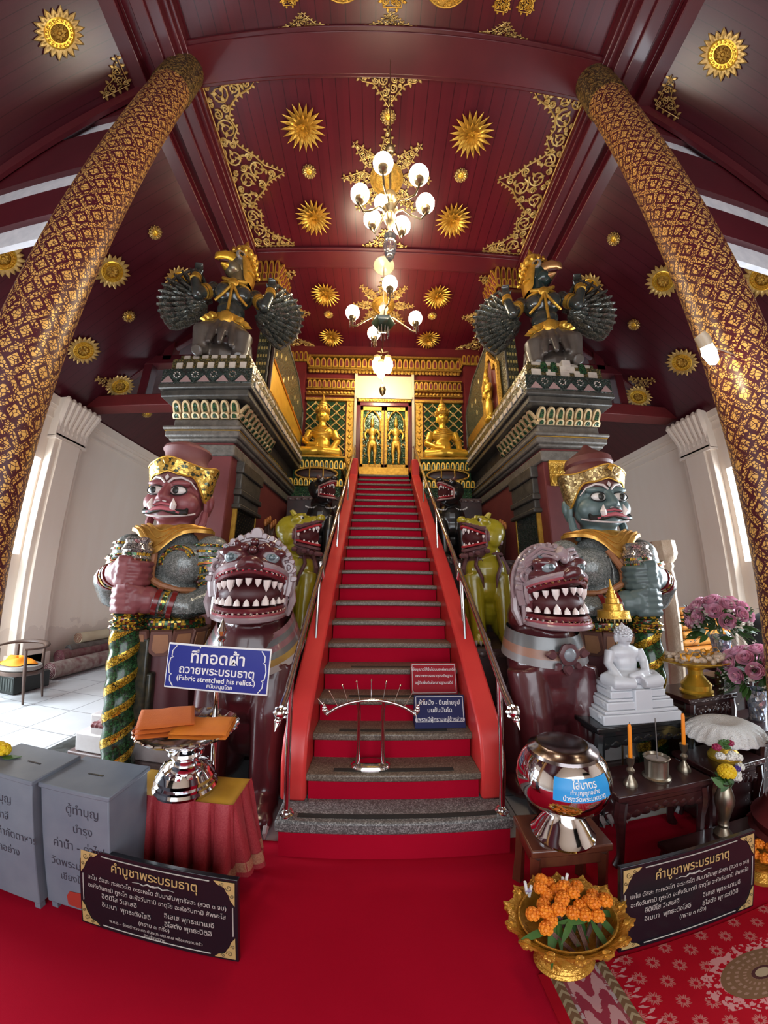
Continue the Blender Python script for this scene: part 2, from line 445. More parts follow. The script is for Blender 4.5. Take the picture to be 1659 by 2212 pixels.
# ---------------------------------------------------------------- mesh helpers
class MB:
    def __init__(s):
        s.v, s.f, s.mi, s.k, s.M = [], [], [], 0, Matrix()
    def add(s, vs, fs):
        n = len(s.v)
        s.v += [s.M @ Vector(v) for v in vs]
        s.f += [tuple(n + i for i in f) for f in fs]
        s.mi += [s.k] * len(fs)
        return s
    def box(s, c, d, R=None):
        hx, hy, hz = d[0] / 2, d[1] / 2, d[2] / 2
        vs = [Vector((x, y, z)) for z in (-hz, hz) for y in (-hy, hy) for x in (-hx, hx)]
        if R is not None:
            vs = [R @ v for v in vs]
        return s.add([v + Vector(c) for v in vs], [(0, 2, 3, 1), (4, 5, 7, 6), (0, 1, 5, 4), (2, 6, 7, 3), (0, 4, 6, 2), (1, 3, 7, 5)])
    def slab(s, x0, x1, y0, y1, z0, z1):
        return s.box(((x0 + x1) / 2, (y0 + y1) / 2, (z0 + z1) / 2), (abs(x1 - x0), abs(y1 - y0), abs(z1 - z0)))
    def grid(s, fn, nu, nv, cu=False, cv=False):
        vs = [fn(i / (nu if cu else nu - 1), j / (nv if cv else nv - 1)) for i in range(nu) for j in range(nv)]
        fs = []
        for i in range(nu if cu else nu - 1):
            for j in range(nv if cv else nv - 1):
                a, b = i, (i + 1) % nu
                c, d = j, (j + 1) % nv
                fs.append((a * nv + c, b * nv + c, b * nv + d, a * nv + d))
        return s.add(vs, fs)
    def lathe(s, prof, n=24, c=(0, 0, 0), lob=None, a0=0.0, a1=2 * PI, ex=1.0, ey=1.0):
        cl = abs(a1 - a0 - 2 * PI) < 1e-6
        m = len(prof)
        vs, fs = [], []
        for i in range(n):
            a = a0 + (a1 - a0) * i / (n if cl else n - 1)
            for j, (r, z) in enumerate(prof):
                if lob:
                    r = r * lob(a, j)
                vs.append((c[0] + r * ex * math.cos(a), c[1] + r * ey * math.sin(a), c[2] + z))
        for i in range(n if cl else n - 1):
            b = (i + 1) % n
            for j in range(m - 1):
                fs.append((i * m + j, b * m + j, b * m + j + 1, i * m + j + 1))
        if cl and prof[0][0] > 1e-5:
            fs.append(tuple(i * m for i in reversed(range(n))))
        if cl and prof[-1][0] > 1e-5:
            fs.append(tuple(i * m + m - 1 for i in range(n)))
        return s.add(vs, fs)
    def tube(s, P, r, n=8, closed=False, flat=1.0):
        P = [Vector(p) for p in P]
        m = len(P)
        R = r if isinstance(r, (list, tuple)) else [r] * m
        vs, fs = [], []
        up = None
        for i in range(m):
            if closed:
                t = P[(i + 1) % m] - P[i - 1]
            else:
                t = P[min(i + 1, m - 1)] - P[max(i - 1, 0)]
            if t.length < 1e-9:
                t = Vector((0, 0, 1))
            t.normalize()
            if up is None:
                up = Vector((0, 0, 1)) if abs(t.z) < 0.9 else Vector((1, 0, 0))
            a = t.cross(up)
            if a.length < 1e-6:
                a = t.cross(Vector((0, 1, 0.1)))
            a.normalize()
            b = a.cross(t).normalized()
            up = b
            for k in range(n):
                w = 2 * PI * k / n
                vs.append(P[i] + a * (R[i] * math.cos(w)) + b * (R[i] * flat * math.sin(w)))
        for i in range(m if closed else m - 1):
            j = (i + 1) % m
            for k in range(n):
                l = (k + 1) % n
                fs.append((i * n + k, i * n + l, j * n + l, j * n + k))
        if not closed:
            fs.append(tuple(reversed(range(n))))
            fs.append(tuple((m - 1) * n + k for k in range(n)))
        return s.add(vs, fs)
    def ell(s, c, r, n=12, R=None):
        r = r if isinstance(r, (list, tuple)) else (r, r, r)
        m = max(5, n // 2 + 1)
        vs = [Vector((0, 0, -r[2]))]
        for j in range(1, m - 1):
            t = PI * j / (m - 1)
            for i in range(n):
                a = 2 * PI * i / n
                vs.append(Vector((r[0] * math.sin(t) * math.cos(a), r[1] * math.sin(t) * math.sin(a), -r[2] * math.cos(t))))
        vs.append(Vector((0, 0, r[2])))
        fs = []
        for i in range(n):
            fs.append((0, 1 + (i + 1) % n, 1 + i))
            for j in range(m - 3):
                a, b = 1 + j * n + i, 1 + j * n + (i + 1) % n
                fs.append((a, b, b + n, a + n))
            e = 1 + (m - 3) * n
            fs.append((e + i, e + (i + 1) % n, len(vs) - 1))
        if R is not None:
            vs = [R @ v for v in vs]
        return s.add([v + Vector(c) for v in vs], fs)
    def prism(s, poly, h, F=None, bevel=0.0):
        """outline (u,v) extruded by h along w; F maps (u,v,w) to local space"""
        F = F or Matrix()
        n = len(poly)
        vs = [F @ Vector((u, v, 0)) for u, v in poly]
        if bevel:
            cx = sum(p[0] for p in poly) / n
            cy = sum(p[1] for p in poly) / n
            top = [(cx + (u - cx) * (1 - bevel), cy + (v - cy) * (1 - bevel)) for u, v in poly]
        else:
            top = poly
        vs += [F @ Vector((u, v, h)) for u, v in top]
        fs = [tuple(reversed(range(n))), tuple(range(n, 2 * n))] + [(i, (i + 1) % n, n + (i + 1) % n, n + i) for i in range(n)]
        return s.add(vs, fs)

def link(o, par=None):
    COL.objects.link(o)
    if par is not None:
        o.parent = par
    return o

def ob(name, mb, mats, par=None, smooth=38, bev=0.0, sub=0):
    me = bpy.data.meshes.new(name)
    me.from_pydata([tuple(v) for v in mb.v], [], mb.f)
    if not isinstance(mats, (list, tuple)):
        mats = [mats]
    for m in mats:
        me.materials.append(m)
    if len(mats) > 1:
        me.polygons.foreach_set('material_index', mb.mi)
    bm = bmesh.new()
    bm.from_mesh(me)
    bmesh.ops.recalc_face_normals(bm, faces=bm.faces)
    bm.to_mesh(me)
    bm.free()
    if smooth:
        me.shade_smooth()
        me.set_sharp_from_angle(angle=math.radians(smooth))
    o = link(bpy.data.objects.new(name, me), par)
    if bev:
        b = o.modifiers.new('edge', 'BEVEL')
        b.width, b.segments, b.limit_method = bev, 2, 'ANGLE'
    if sub:
        o.modifiers.new('sub', 'SUBSURF').levels = sub
        o.modifiers['sub'].render_levels = sub
    return o

def tag(o, label, cat, group=None):
    o['label'] = label
    o['category'] = cat
    if group:
        o['group'] = group
    return o

def thing(name, label, cat, loc=(0, 0, 0), rz=0.0, group=None, M=None):
    o = link(bpy.data.objects.new(name, None))
    o.empty_display_size = 0.05
    if M is not None:
        o.matrix_world = M
    else:
        o.location = loc
        o.rotation_euler = (0, 0, rz)
    return tag(o, label, cat, group)

def struct(o):
    o['kind'] = 'structure'
    return o

def dup(root, M, label, group=None):
    """a copy of a thing with copies of its parts and sub-parts (they share their meshes)"""
    r = link(root.copy())
    r.matrix_world = M
    r['label'] = label
    if group:
        r['group'] = group
    for ch in root.children:
        c = link(ch.copy(), r)
        for gc in ch.children:
            link(gc.copy(), c)
    return r

def blob(name, mb, mats, par=None, vox=0.02, smooth=6, pick=None, fac=0.5):
    """closed pieces fused into ONE continuous skin; pick(co) chooses the paint of each face"""
    me = bpy.data.meshes.new(name)
    me.from_pydata([tuple(v) for v in mb.v], [], mb.f)
    bm = bmesh.new()
    bm.from_mesh(me)
    bmesh.ops.recalc_face_normals(bm, faces=bm.faces)
    bm.to_mesh(me)
    bm.free()
    t = link(bpy.data.objects.new(name, me))
    r = t.modifiers.new('r', 'REMESH')
    r.mode = 'VOXEL'
    r.voxel_size = vox
    if smooth:
        q = t.modifiers.new('s', 'SMOOTH')
        q.iterations, q.factor = smooth, fac
    dg = bpy.context.evaluated_depsgraph_get()
    me2 = bpy.data.meshes.new_from_object(t.evaluated_get(dg))
    bpy.data.objects.remove(t)
    bpy.data.meshes.remove(me)
    me2.name = name
    me2.materials.clear()
    if not isinstance(mats, (list, tuple)):
        mats = [mats]
    for m in mats:
        me2.materials.append(m)
    if pick:
        for p in me2.polygons:
            p.material_index = pick(p.center)
    me2.shade_smooth()
    return link(bpy.data.objects.new(name, me2), par)

def frame(p, n, up):
    """matrix whose local z is the normal n and local y is near up"""
    z = Vector(n).normalized()
    x = Vector(up).cross(z).normalized()
    y = z.cross(x)
    M = Matrix((x, y, z)).transposed().to_4x4()
    M.translation = Vector(p)
    return M

def RX(a): return Matrix.Rotation(a, 4, 'X')
def RY(a): return Matrix.Rotation(a, 4, 'Y')
def RZ(a): return Matrix.Rotation(a, 4, 'Z')
def T(x, y, z): return Matrix.Translation((x, y, z))
def SC(x, y, z): return Matrix.Diagonal((x, y, z, 1))

def arch(w, h, n=7, tip=0.0):
    """pointed petal outline, base centre at the origin"""
    pts = [(-w / 2, 0)]
    for i in range(n + 1):
        t = i / n
        pts.append((-w / 2 * math.cos(t * PI / 2) ** 0.8, h * (0.35 + 0.65 * math.sin(t * PI / 2))))
    for i in range(n - 1, -1, -1):
        t = i / n
        pts.append((w / 2 * math.cos(t * PI / 2) ** 0.8, h * (0.35 + 0.65 * math.sin(t * PI / 2))))
    pts.append((w / 2, 0))
    return pts

def leaf(l, w, n=5):
    """flame-shaped leaf along +v"""
    a = [(w / 2 * math.sin(PI * (t / n) ** 0.75) + 0.001, l * t / n) for t in range(n)]
    return [(-x, y) for x, y in a] + [(0, l)] + [(x, y) for x, y in reversed(a)]

def spiral(mb, c, R, r, turns=1.4, a0=0.0, sgn=1, n=22, F=None):
    P = []
    for i in range(n):
        t = i / (n - 1)
        a = a0 + sgn * turns * 2 * PI * t
        q = R * (1 - 0.85 * t)
        p = Vector((c[0] + q * math.cos(a), c[1] + q * math.sin(a), 0.0))
        P.append(F @ p if F else p)
    mb.tube(P, [r * (1 - 0.45 * i / (n - 1)) for i in range(n)], 5)

def text_mesh(mb, lines, F, bold=0.0, depth=0.0015):
    """lines of (string, cap size, x centre or left, y, align) as thin raised letters"""
    for s_, size, x, y, al in lines:
        cu = bpy.data.curves.new('t', 'FONT')
        cu.body, cu.size, cu.align_x = s_, size, al
        cu.offset = bold * size
        cu.resolution_u = 3
        o = link(bpy.data.objects.new('t', cu))
        dg = bpy.context.evaluated_depsgraph_get()
        me = bpy.data.meshes.new_from_object(o.evaluated_get(dg))
        sv = mb.M
        mb.M = sv @ F
        mb.add([(v.co.x + x, v.co.y + y, depth) for v in me.vertices], [tuple(p.vertices) for p in me.polygons])
        mb.M = sv
        bpy.data.objects.remove(o)
        bpy.data.meshes.remove(me)
        bpy.data.curves.remove(cu)
# ---------------------------------------------------------------- setting: floor, walls, roof
def st(name, boxes, m, **k):
    mb = MB()
    for b in boxes:
        mb.slab(*b)
    return struct(ob(name, mb, m, **k))
st('floor', [(-6.3, 6.4, -3.4, 8.8, -0.12, -0.014)], M_tile)
o = ob('red_carpet', MB().slab(-2.33, 2.62, -3.2, 2.30, -.013, 0), M_carpet)
del_ = tag(o, 'plain crimson carpet covering the floor in front of the stairs', 'carpet')
o = st('floor_strip', [(-3.36, -3.13, -3.2, 7.0, -0.0135, -0.008)], mat('dark_green_marble', (0.018, 0.024, 0.022), 0.15, col2=(0.07, 0.08, 0.08), sc=7))

def side_wall(name, s, xin, ywin):
    x0, x1 = (xin, xin + 0.25 * s)
    lo, hi = min(x0, x1), max(x0, x1)
    z0, z1 = 1.98, 3.62
    bx = [(lo, hi, -3.3, 2.0, -0.02, 4.78), (lo, hi, 2.0, 3.3, 3.1, 4.78),      # doorway between y 2.0 and 3.3
          (lo, hi, 3.3, ywin[0], -0.02, 4.78), (lo, hi, ywin[0], ywin[1], -0.02, z0), (lo, hi, ywin[0], ywin[1], z1, 4.78),
          (lo, hi, ywin[1], 8.6, -0.02, 4.78)]
    w = st(name, bx, M_plast)
    # mouldings along the top of the wall
    mb = MB()
    for d, za, zb in ((0.05, 4.62, 4.79), (0.03, 4.55, 4.62), (0.02, 4.38, 4.42)):
        a, b = sorted((xin, xin - s * d))
        mb.slab(a, b, -3.2, 8.5, za, zb)
    struct(ob('trim_1' if s < 0 else 'trim_2', mb, M_plast))
    # pilaster with a fluted, petalled capital
    t = struct(thing('wall_pilaster', 'white plaster pilaster with fluted capital', 'pilaster'))
    del t['label'], t['category']
    t.location = (xin - s * 0.07, 4.88, 0)
    mb = MB()
    mb.box((0, 0, 2.0), (0.16, 0.58, 4.04))
    mb.box((-s * 0.05, 0, 2.0), (0.16, 0.40, 4.04))
    mb.box((0, 0, 0.2), (0.26, 0.68, 0.4))
    ob('shaft', mb, M_plast, t, bev=0.01)
    mb = MB()
    mb.box((0, 0, 4.035), (0.24, 0.66, 0.05))
    mb.box((0, 0, 4.09), (0.20, 0.62, 0.03))
    for k in range(7):
        yy = -0.30 + 0.10 * k
        mb.tube([(-s * 0.07, yy * 0.92, 4.24), (-s * 0.11, yy, 4.45), (-s * 0.19, yy * 1.15, 4.72), (-s * 0.2, yy * 1.2, 4.78)], [0.03, 0.055, 0.066, 0.02], 7)
        mb.ell((-s * 0.075, yy * 0.95, 4.20), (0.04, 0.045, 0.06), 8)
    mb.box((0, 0, 4.42), (0.2, 0.66, 0.74))
    ob('capital', mb, M_plast, t)
    # tall slit window
    wd = struct(link(bpy.data.objects.new('window_1' if s < 0 else 'window_2', None)))
    wd.location = (xin + s * 0.2, (ywin[0] + ywin[1]) / 2, (z0 + z1) / 2)
    mb = MB()
    mb.box((0, 0, 0), (0.02, ywin[1] - ywin[0], z1 - z0))
    struct(ob('window_pane', mb, M_sky, wd))
    mb = MB()
    for q in (-1, 1):
        mb.box((-s * 0.02, q * (ywin[1] - ywin[0]) / 2, 0), (0.05, 0.04, z1 - z0))
        mb.box((-s * 0.02, 0, q * (z1 - z0) / 2), (0.05, ywin[1] - ywin[0], 0.04))
    struct(ob('window_frame', mb, M_white, wd))
side_wall('wall_left', -1, -5.9, (3.75, 4.55))
side_wall('wall_right', 1, 6.0, (3.75, 4.50))
st('wall_back', [(-6.1, -2.7, 8.4, 8.6, -0.02, 7.9), (2.7, 6.2, 8.4, 8.6, -0.02, 7.9)], M_plast)
st('wall_middle', [(-2.7, 2.7, 6.9, 7.2, 0, 7.9)], M_redpaint)
# front wall behind the photographer with a wide doorway
st('wall_front', [(-6.1, -3.4, -3.4, -3.2, 0, 5.0), (3.4, 6.2, -3.4, -3.2, 0, 5.0), (-6.1, 6.2, -3.4, -3.2, 4.2, 8.0)], M_plast)

def slope_z(x):
    return 7.6 - (abs(x) - 2.9) * (7.6 - 4.75) / 3.05
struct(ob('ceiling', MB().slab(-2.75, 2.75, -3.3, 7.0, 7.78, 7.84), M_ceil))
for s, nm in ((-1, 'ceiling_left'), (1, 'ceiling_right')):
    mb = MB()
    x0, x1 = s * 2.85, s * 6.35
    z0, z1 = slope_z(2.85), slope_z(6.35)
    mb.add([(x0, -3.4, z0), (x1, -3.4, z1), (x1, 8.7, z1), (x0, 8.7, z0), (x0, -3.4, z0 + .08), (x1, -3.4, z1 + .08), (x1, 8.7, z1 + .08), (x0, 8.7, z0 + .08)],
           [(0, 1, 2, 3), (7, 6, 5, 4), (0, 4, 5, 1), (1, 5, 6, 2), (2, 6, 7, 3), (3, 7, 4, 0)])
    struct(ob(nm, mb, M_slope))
    # long beam over the columns with stepped mouldings
    mb = MB()
    a, b = sorted((s * 2.60, s * 3.04))
    mb.slab(a, b, -3.2, 8.5, 7.50, 7.82)
    for d0, d1, z in ((2.50, 2.62, 7.66), (2.54, 2.62, 7.60), (3.0, 3.14, 7.40), (3.0, 3.2, 7.34)):
        a, b = sorted((s * d0, s * d1))
        mb.slab(a, b, -3.2, 8.5, z, 7.82 if d0 < 2.9 else z + 0.09)
    a, b = sorted((s * 2.74, s * 2.9))
    mb.slab(a, b, -3.2, 8.5, 7.46, 7.55)
    struct(ob('trim_5' if s < 0 else 'trim_6', mb, M_beam, bev=0.01))
# cross beams between the coffers
for i, (y0, y1) in enumerate(((1.36, 1.81), (4.32, 4.66))):
    mb = MB()
    mb.slab(-2.62, 2.62, y0, y1, 7.70, 7.82)
    mb.slab(-2.62, 2.62, y0 - 0.05, y0 + 0.02, 7.72, 7.82)
    mb.slab(-2.62, 2.62, y1 - 0.02, y1 + 0.05, 7.74, 7.82)
    struct(ob('trim_%d' % (3 + i), mb, M_beam, bev=0.012))
# the upright partition beside each column: red rails with whitewashed boards between them
M_lime = mat('whitewashed_boards', (0.80, 0.82, 0.86), 0.6, col2=(0.66, 0.69, 0.74), sc=9)
for s, nm in ((-1, 'left'), (1, 'right')):
    def strip(z0, z1, y0, y1, m, name):
        xa = 2.8
        xb0 = 2.9 + (7.6 - z0) * 3.05 / 2.85 + 0.04
        xb1 = 2.9 + (7.6 - z1) * 3.05 / 2.85 + 0.04
        mb = MB()
        P = [(s * xa, z0), (s * xb0, z0), (s * xb1, z1), (s * xa, z1)]
        mb.add([(x, y0, z) for x, z in P] + [(x, y1, z) for x, z in P], [(0, 1, 2, 3), (7, 6, 5, 4), (0, 4, 5, 1), (1, 5, 6, 2), (2, 6, 7, 3), (3, 7, 4, 0)])
        struct(ob(name, mb, m))
    for z0, z1 in ((4.95, 5.40), (5.73, 6.52), (6.86, 7.45)):
        strip(z0, z1, 1.70, 1.86, M_beam, 'wall_partition_' + nm)
    for z0, z1 in ((4.70, 4.95), (5.40, 5.73), (6.52, 6.86)):
        strip(z0, z1, 1.76, 1.82, M_lime, 'wall_boarding_' + nm)
    # moulding where the near slope meets the partition
    mb = MB()
    for d, w in ((0.0, 0.07), (0.09, 0.05)):
        P = [(s * x, 1.66, slope_z(x) - d - 0.03) for x in (2.95, 4.5, 6.1)]
        mb.tube(P, w, 6)
    struct(ob('trim_7' if s < 0 else 'trim_8', mb, M_beam))
# open roof truss over each aisle
for s in (-1, 1):
    t = thing('roof_truss', 'dark red timber truss with tie beam, post and strut ' + ('over the left aisle' if s < 0 else 'over the right aisle'), 'roof truss', (0, 5.2, 0))
    for nm, a, b, w in (('tie_beam', (2.2, 4.99), (5.95, 4.99), (0.30, 0.24)), ('collar_beam', (2.2, 5.92), (5.0, 5.92), (0.2, 0.2)), ('collar_beam', (2.2, 6.9), (3.8, 6.9), (0.18, 0.16)),
                        ('post', (4.72, 5.1), (4.72, 5.95), (0.18, 0.18)), ('post', (4.35, 5.9), (4.35, 6.5), (0.2, 0.2)), ('post', (3.5, 5.9), (3.5, 7.1), (0.2, 0.2)), ('strut', (5.95, 4.96), (3.0, 7.36), (0.10, 0.2))):
        A, B = Vector((s * a[0], 0, a[1])), Vector((s * b[0], 0, b[1]))
        d = B - A
        R = Matrix.Rotation(-math.atan2(d.z, d.x), 3, 'Y')
        ob(nm, MB().box((A + B) / 2, (d.length, w[0], w[1]), R), M_beam if nm != 'tie_beam' else M_redpaint, t, bev=0.012)

# ---------------------------------------------------------------- gilded columns
CR = 0.232
M_col = make_column_mat(CR)
M_colcap = mosaic('speckled_gold_collar', [(0.10, 0.06, 0.02), (0.30, 0.18, 0.05), (0.05, 0.02, 0.01), (0.20, 0.12, 0.03)], 55, 0.4, 0.4)
for s, x, y in ((-1, -2.65, 1.64), (1, 2.53, 1.62)):
    t = thing('gilded_column', 'tall dark red column stencilled with gold diamonds, ' + ('on the left of the hall by the grey boxes' if s < 0 else 'on the right of the hall with a lit bulb on it'), 'column', (x, y, 0))
    ob('shaft', MB().lathe([(CR, 0.30), (CR, 7.25)], 48), M_col, t)
    ob('collar', MB().lathe([(CR + 0.004, 7.12), (CR + 0.02, 7.15), (CR + 0.015, 7.72)], 48), M_colcap, t)
    ob('base', MB().lathe([(0.36, 0), (0.36, 0.1), (0.31, 0.14), (0.33, 0.2), (0.27, 0.26), (0.25, 0.32)], 32), M_redpaint, t)
# bulb lamp clamped to the right-hand column
t = thing('spot_lamp', 'lit bulb in a cylindrical fitting clamped to the right column', 'lamp', (1.99, 1.46, 3.18))
A = Vector((-0.03, -0.02, 0.06)); B = Vector((0.012, 0.0, -0.03))
ob('housing', MB().tube([A + Vector((-0.02, 0, .03)), A, (A + B) / 2], [0.038, 0.042, 0.042], 14), mat('beige_plastic', (0.45, 0.36, 0.24), 0.4), t)
ob('bulb', MB().tube([(A + B) / 2, B, B + Vector((0.03, 0.01, -0.06)), B + Vector((0.038, 0.012, -0.075))], [0.036, 0.045, 0.03, 0.004], 14), mat('lit_bulb', (1, 1, 1), 0.3, emit=45, ecol=(1.0, 0.80, 0.52)), t)
ob('bracket', MB().tube([A, (0.12, 0.04, 0.06), (0.36, 0.06, 0.04)], 0.012, 8), M_steel, t)

# ---------------------------------------------------------------- gold ornaments on the ceilings
def make_sunburst(M, label, group, r=0.27):
    t = thing('sunburst_ornament', label, 'ceiling ornament', M=M, group=group)
    mb = MB()
    for k in range(20):
        a = 2 * PI * k / 20
        L = r * (0.50 if k % 2 else 0.42)
        for (off, l, w) in ((0, L, 0.062), (0.105, L * 0.5, 0.034), (-0.105, L * 0.5, 0.034)):
            F = RZ(a + off) @ T(0, r * 0.54, 0.012) @ RX(0.12)
            mb.prism([(u * r / 0.27, v) for u, v in leaf(l, w)], 0.012, F, bevel=0.35)
    ob('flame_leaves', mb, M_goldp, t)
    mb = MB()
    mb.lathe([(r * .60, 0), (r * .60, .03), (r * .55, .035), (r * .54, .02), (r * .41, .02), (r * .40, .035), (r * .36, .035), (r * .35, 0.0)], 36)
    for k in range(18):
        a = 2 * PI * k / 18
        mb.ell((r * .475 * math.cos(a), r * .475 * math.sin(a), .024), (.017, .017, .012), 6)
    ob('studded_ring', mb, M_goldb, t)
    mb = MB()
    mb.lathe([(r * .35, 0.004), (r * .30, .012), (.001, .012)], 24)
    for k in range(8):
        mb.prism(leaf(r * .30, .05), .012, RZ(2 * PI * k / 8) @ T(0, 0.01, .014) @ RX(0.25), bevel=.4)
    mb.ell((0, 0, .03), (.025, .025, .02), 8)
    ob('centre_flower', mb, M_golds, t)
    return t

def make_rosette(M, label, group):
    t = thing('small_rosette', label, 'ceiling ornament', M=M, group=group)
    mb = MB()
    for k in range(12):
        a = 2 * PI * k / 12
        mb.tube([(.035 * math.cos(a), .035 * math.sin(a), .01), (.075 * math.cos(a), .075 * math.sin(a), .022), (.098 * math.cos(a), .098 * math.sin(a), .012)], [.008, .021, .008], 6)
        mb.ell((.1 * math.cos(a + .26), .1 * math.sin(a + .26), .01), .011, 6)
    ob('petals', mb, M_goldp, t)
    ob('boss', MB().lathe([(.045, 0), (.045, .02), (.034, .03), (.03, .022), (.012, .03), (.001, .036)], 18), M_goldb, t)
    return t

def make_lotus(M, label, group):
    t = thing('lotus_ornament', label, 'ceiling ornament', M=M, group=group)
    for i, (n, l, w, tilt, z) in enumerate(((20, .30, .058, .16, .0), (16, .22, .052, .55, .02), (12, .14, .045, 1.0, .04))):
        mb = MB()
        for k in range(n):
            mb.prism(leaf(l, w), .01, RZ(2 * PI * (k + .5 * i) / n) @ T(0, .02, z + .01) @ RX(tilt), bevel=.3)
        ob('petal_ring', mb, M_gold, t)
    ob('boss', MB().ell((0, 0, .04), (.035, .035, .035), 10), M_goldb, t)
    ob('backing_disc', MB().lathe([(.10, .002), (.06, .02), (.001, .02)], 20), mat('copper_red_ground', (.16, .035, .01), .4, .4), t)
    return t
nl = {-1: Vector((2.85, 0, -3.05)).normalized(), 1: Vector((-2.85, 0, -3.05)).normalized()}
def slope_M(s, x, y):
    return frame(Vector((s * x, y, slope_z(x))) + nl[s] * 0.01, nl[s], (0, -1, 0.3))
sun = ros = lot = None
SUNS = [(-1, 3.56, .77, 'nearest the camera, top left above the column'), (1, 3.51, .75, 'nearest the camera, top right above the column'),
        (-1, 4.32, 3.40, 'peeping out from behind the left column, upper of two'), (1, 4.31, 3.30, 'peeping out from behind the right column, upper of two'),
        (-1, 5.21, 4.15, 'by the left column, lower of two there'), (1, 5.19, 4.13, 'behind the lit bulb on the right column'),
        (-1, 5.27, 5.15, 'just above the tie beam left of the pedestal'), (1, 5.21, 5.23, 'just above the tie beam right of the pedestal'),
        (-1, 5.05, 2.41, 'cut off by the left edge under the white boards'), (1, 5.03, 2.43, 'cut off by the right edge under the white boards'),
        (-1, 3.73, 4.13, 'behind the wing of the left bird-man'), (1, 3.65, 4.11, 'behind the wing of the right bird-man'), (-1, 4.62, 6.02, 'under the cornice at the back left')]
for s, x, y, w in SUNS:
    lb = 'gold sunburst on the sloping ceiling, ' + w
    if sun is None:
        sun = make_sunburst(slope_M(s, x, y), lb, 'sunbursts on the sloping ceilings')
    else:
        dup(sun, slope_M(s, x, y), lb)
ROSS = [(-1, 3.67, 3.27, 'right of the left column, higher one'), (-1, 4.51, 4.15, 'right of the left column, lower one'), (-1, 5.35, 6.11, 'below the tie beam at the left'),
        (1, 3.56, 3.23, 'left of the right column, higher one'), (1, 4.41, 4.16, 'left of the right column, lower one')]
for s, x, y, w in ROSS:
    lb = 'small gold rosette on the sloping ceiling, ' + w
    if ros is None:
        ros = make_rosette(slope_M(s, x, y), lb, 'small rosettes on the ceilings')
    else:
        dup(ros, slope_M(s, x, y), lb)
def flat_M(x, y): return frame((x, y, 7.778), (0, 0, -1), (0, -1, 0))
for x, y, w in ((-.08, 2.31, 'above the big chandelier'), (-1.27, 3.03, 'left of the big chandelier'), (1.07, 3.02, 'right of the big chandelier'),
                (-1.35, 5.88, 'left in the far coffer'), (1.07, 5.85, 'right in the far coffer')):
    dup(ros, flat_M(x, y), 'small gold rosette on the flat ceiling, ' + w)
for x, y, w in ((-1.26, 2.43, 'left of the upper chandelier, nearer one'), (1.10, 2.45, 'right of the upper chandelier, nearer one'), (-1.31, 3.74, 'left of the upper chandelier, farther one'), (1.09, 3.72, 'right of the upper chandelier, farther one'),
                (-1.34, 5.33, 'far coffer, left of the four-globe lamp'), (1.10, 5.31, 'far coffer, right of the four-globe lamp'), (-1.38, 6.56, 'far coffer, at its back left'), (1.09, 6.55, 'far coffer, at its back right')):
    lb = 'gold many-petalled lotus on the flat ceiling, ' + w
    if lot is None:
        lot = make_lotus(flat_M(x, y), lb, 'lotus ornaments on the flat ceiling')
    else:
        dup(lot, flat_M(x, y), lb)

def filigree(poly, seed, r0=0.09, rmin=0.028, w=0.009):
    """openwork scrolls packed into an outline, with a rim and leaf tips"""
    rnd = random.Random(seed)
    def inside(x, y):
        c = False
        j = len(poly) - 1
        for i in range(len(poly)):
            (xi, yi), (xj, yj) = poly[i], poly[j]
            if (yi > y) != (yj > y) and x < (xj - xi) * (y - yi) / (yj - yi) + xi:
                c = not c
            j = i
        return c
    def dist(x, y):
        d = 9
        for i in range(len(poly)):
            (ax, ay), (bx, by) = poly[i - 1], poly[i]
            vx, vy = bx - ax, by - ay
            l = vx * vx + vy * vy + 1e-12
            t = max(0, min(1, ((x - ax) * vx + (y - ay) * vy) / l))
            d = min(d, math.hypot(x - ax - t * vx, y - ay - t * vy))
        return d
    xs, ys = [p[0] for p in poly], [p[1] for p in poly]
    C = []
    R = r0
    while R >= rmin:
        for _ in range(420):
            x, y = rnd.uniform(min(xs), max(xs)), rnd.uniform(min(ys), max(ys))
            if inside(x, y) and dist(x, y) > R * .92 and all(math.hypot(x - a, y - b) > R * .96 + c for a, b, c in C):
                C.append((x, y, R))
        R *= 0.8
    mb = MB()
    for x, y, R in C:
        a = rnd.uniform(0, 6.28)
        spiral(mb, (x, y), R, w, 1.7, a, rnd.choice((-1, 1)), 20, T(0, 0, .012))
        if R > .04:
            for q in range(3):
                b = a + q * 2.1
                mb.prism(leaf(R * .8, R * .4, 4), .012, T(x, y, .008) @ RZ(b) @ T(0, R * .2, 0), bevel=.3)
    got, tries = 0, 0
    while got < 26 and tries < 900:
        tries += 1
        x, y = rnd.uniform(min(xs), max(xs)), rnd.uniform(min(ys), max(ys))
        if inside(x, y) and dist(x, y) > r0 * .12 and all(math.hypot(x - a, y - b) > c * .95 for a, b, c in C):
            mb.prism(leaf(r0 * .7, r0 * .34, 5), .014, T(x, y, .006) @ RZ(rnd.uniform(0, 6.28)) @ T(0, -r0 * .3, 0), bevel=.3)
            got += 1
    n = len(poly)
    mb.tube([(x, y, .01) for x, y in poly], w * .9, 5, closed=True)
    for i in range(n):
        (ax, ay), (bx, by) = poly[i - 1], poly[i]
        l = math.hypot(bx - ax, by - ay)
        for k in range(int(l / .075)):
            t = (k + .5) / max(1, int(l / .075))
            a = math.atan2(by - ay, bx - ax)
            mx, my = ax + (bx - ax) * t, ay + (by - ay) * t
            sg = -1 if inside(mx + .01 * math.cos(a + PI / 2), my + .01 * math.sin(a + PI / 2)) else 1
            mb.prism(leaf(.055, .035, 4), .01, T(mx, my, .006) @ RZ(a if sg > 0 else a + PI), bevel=.3)
    return mb

def flatten_poly(pts):
    return pts
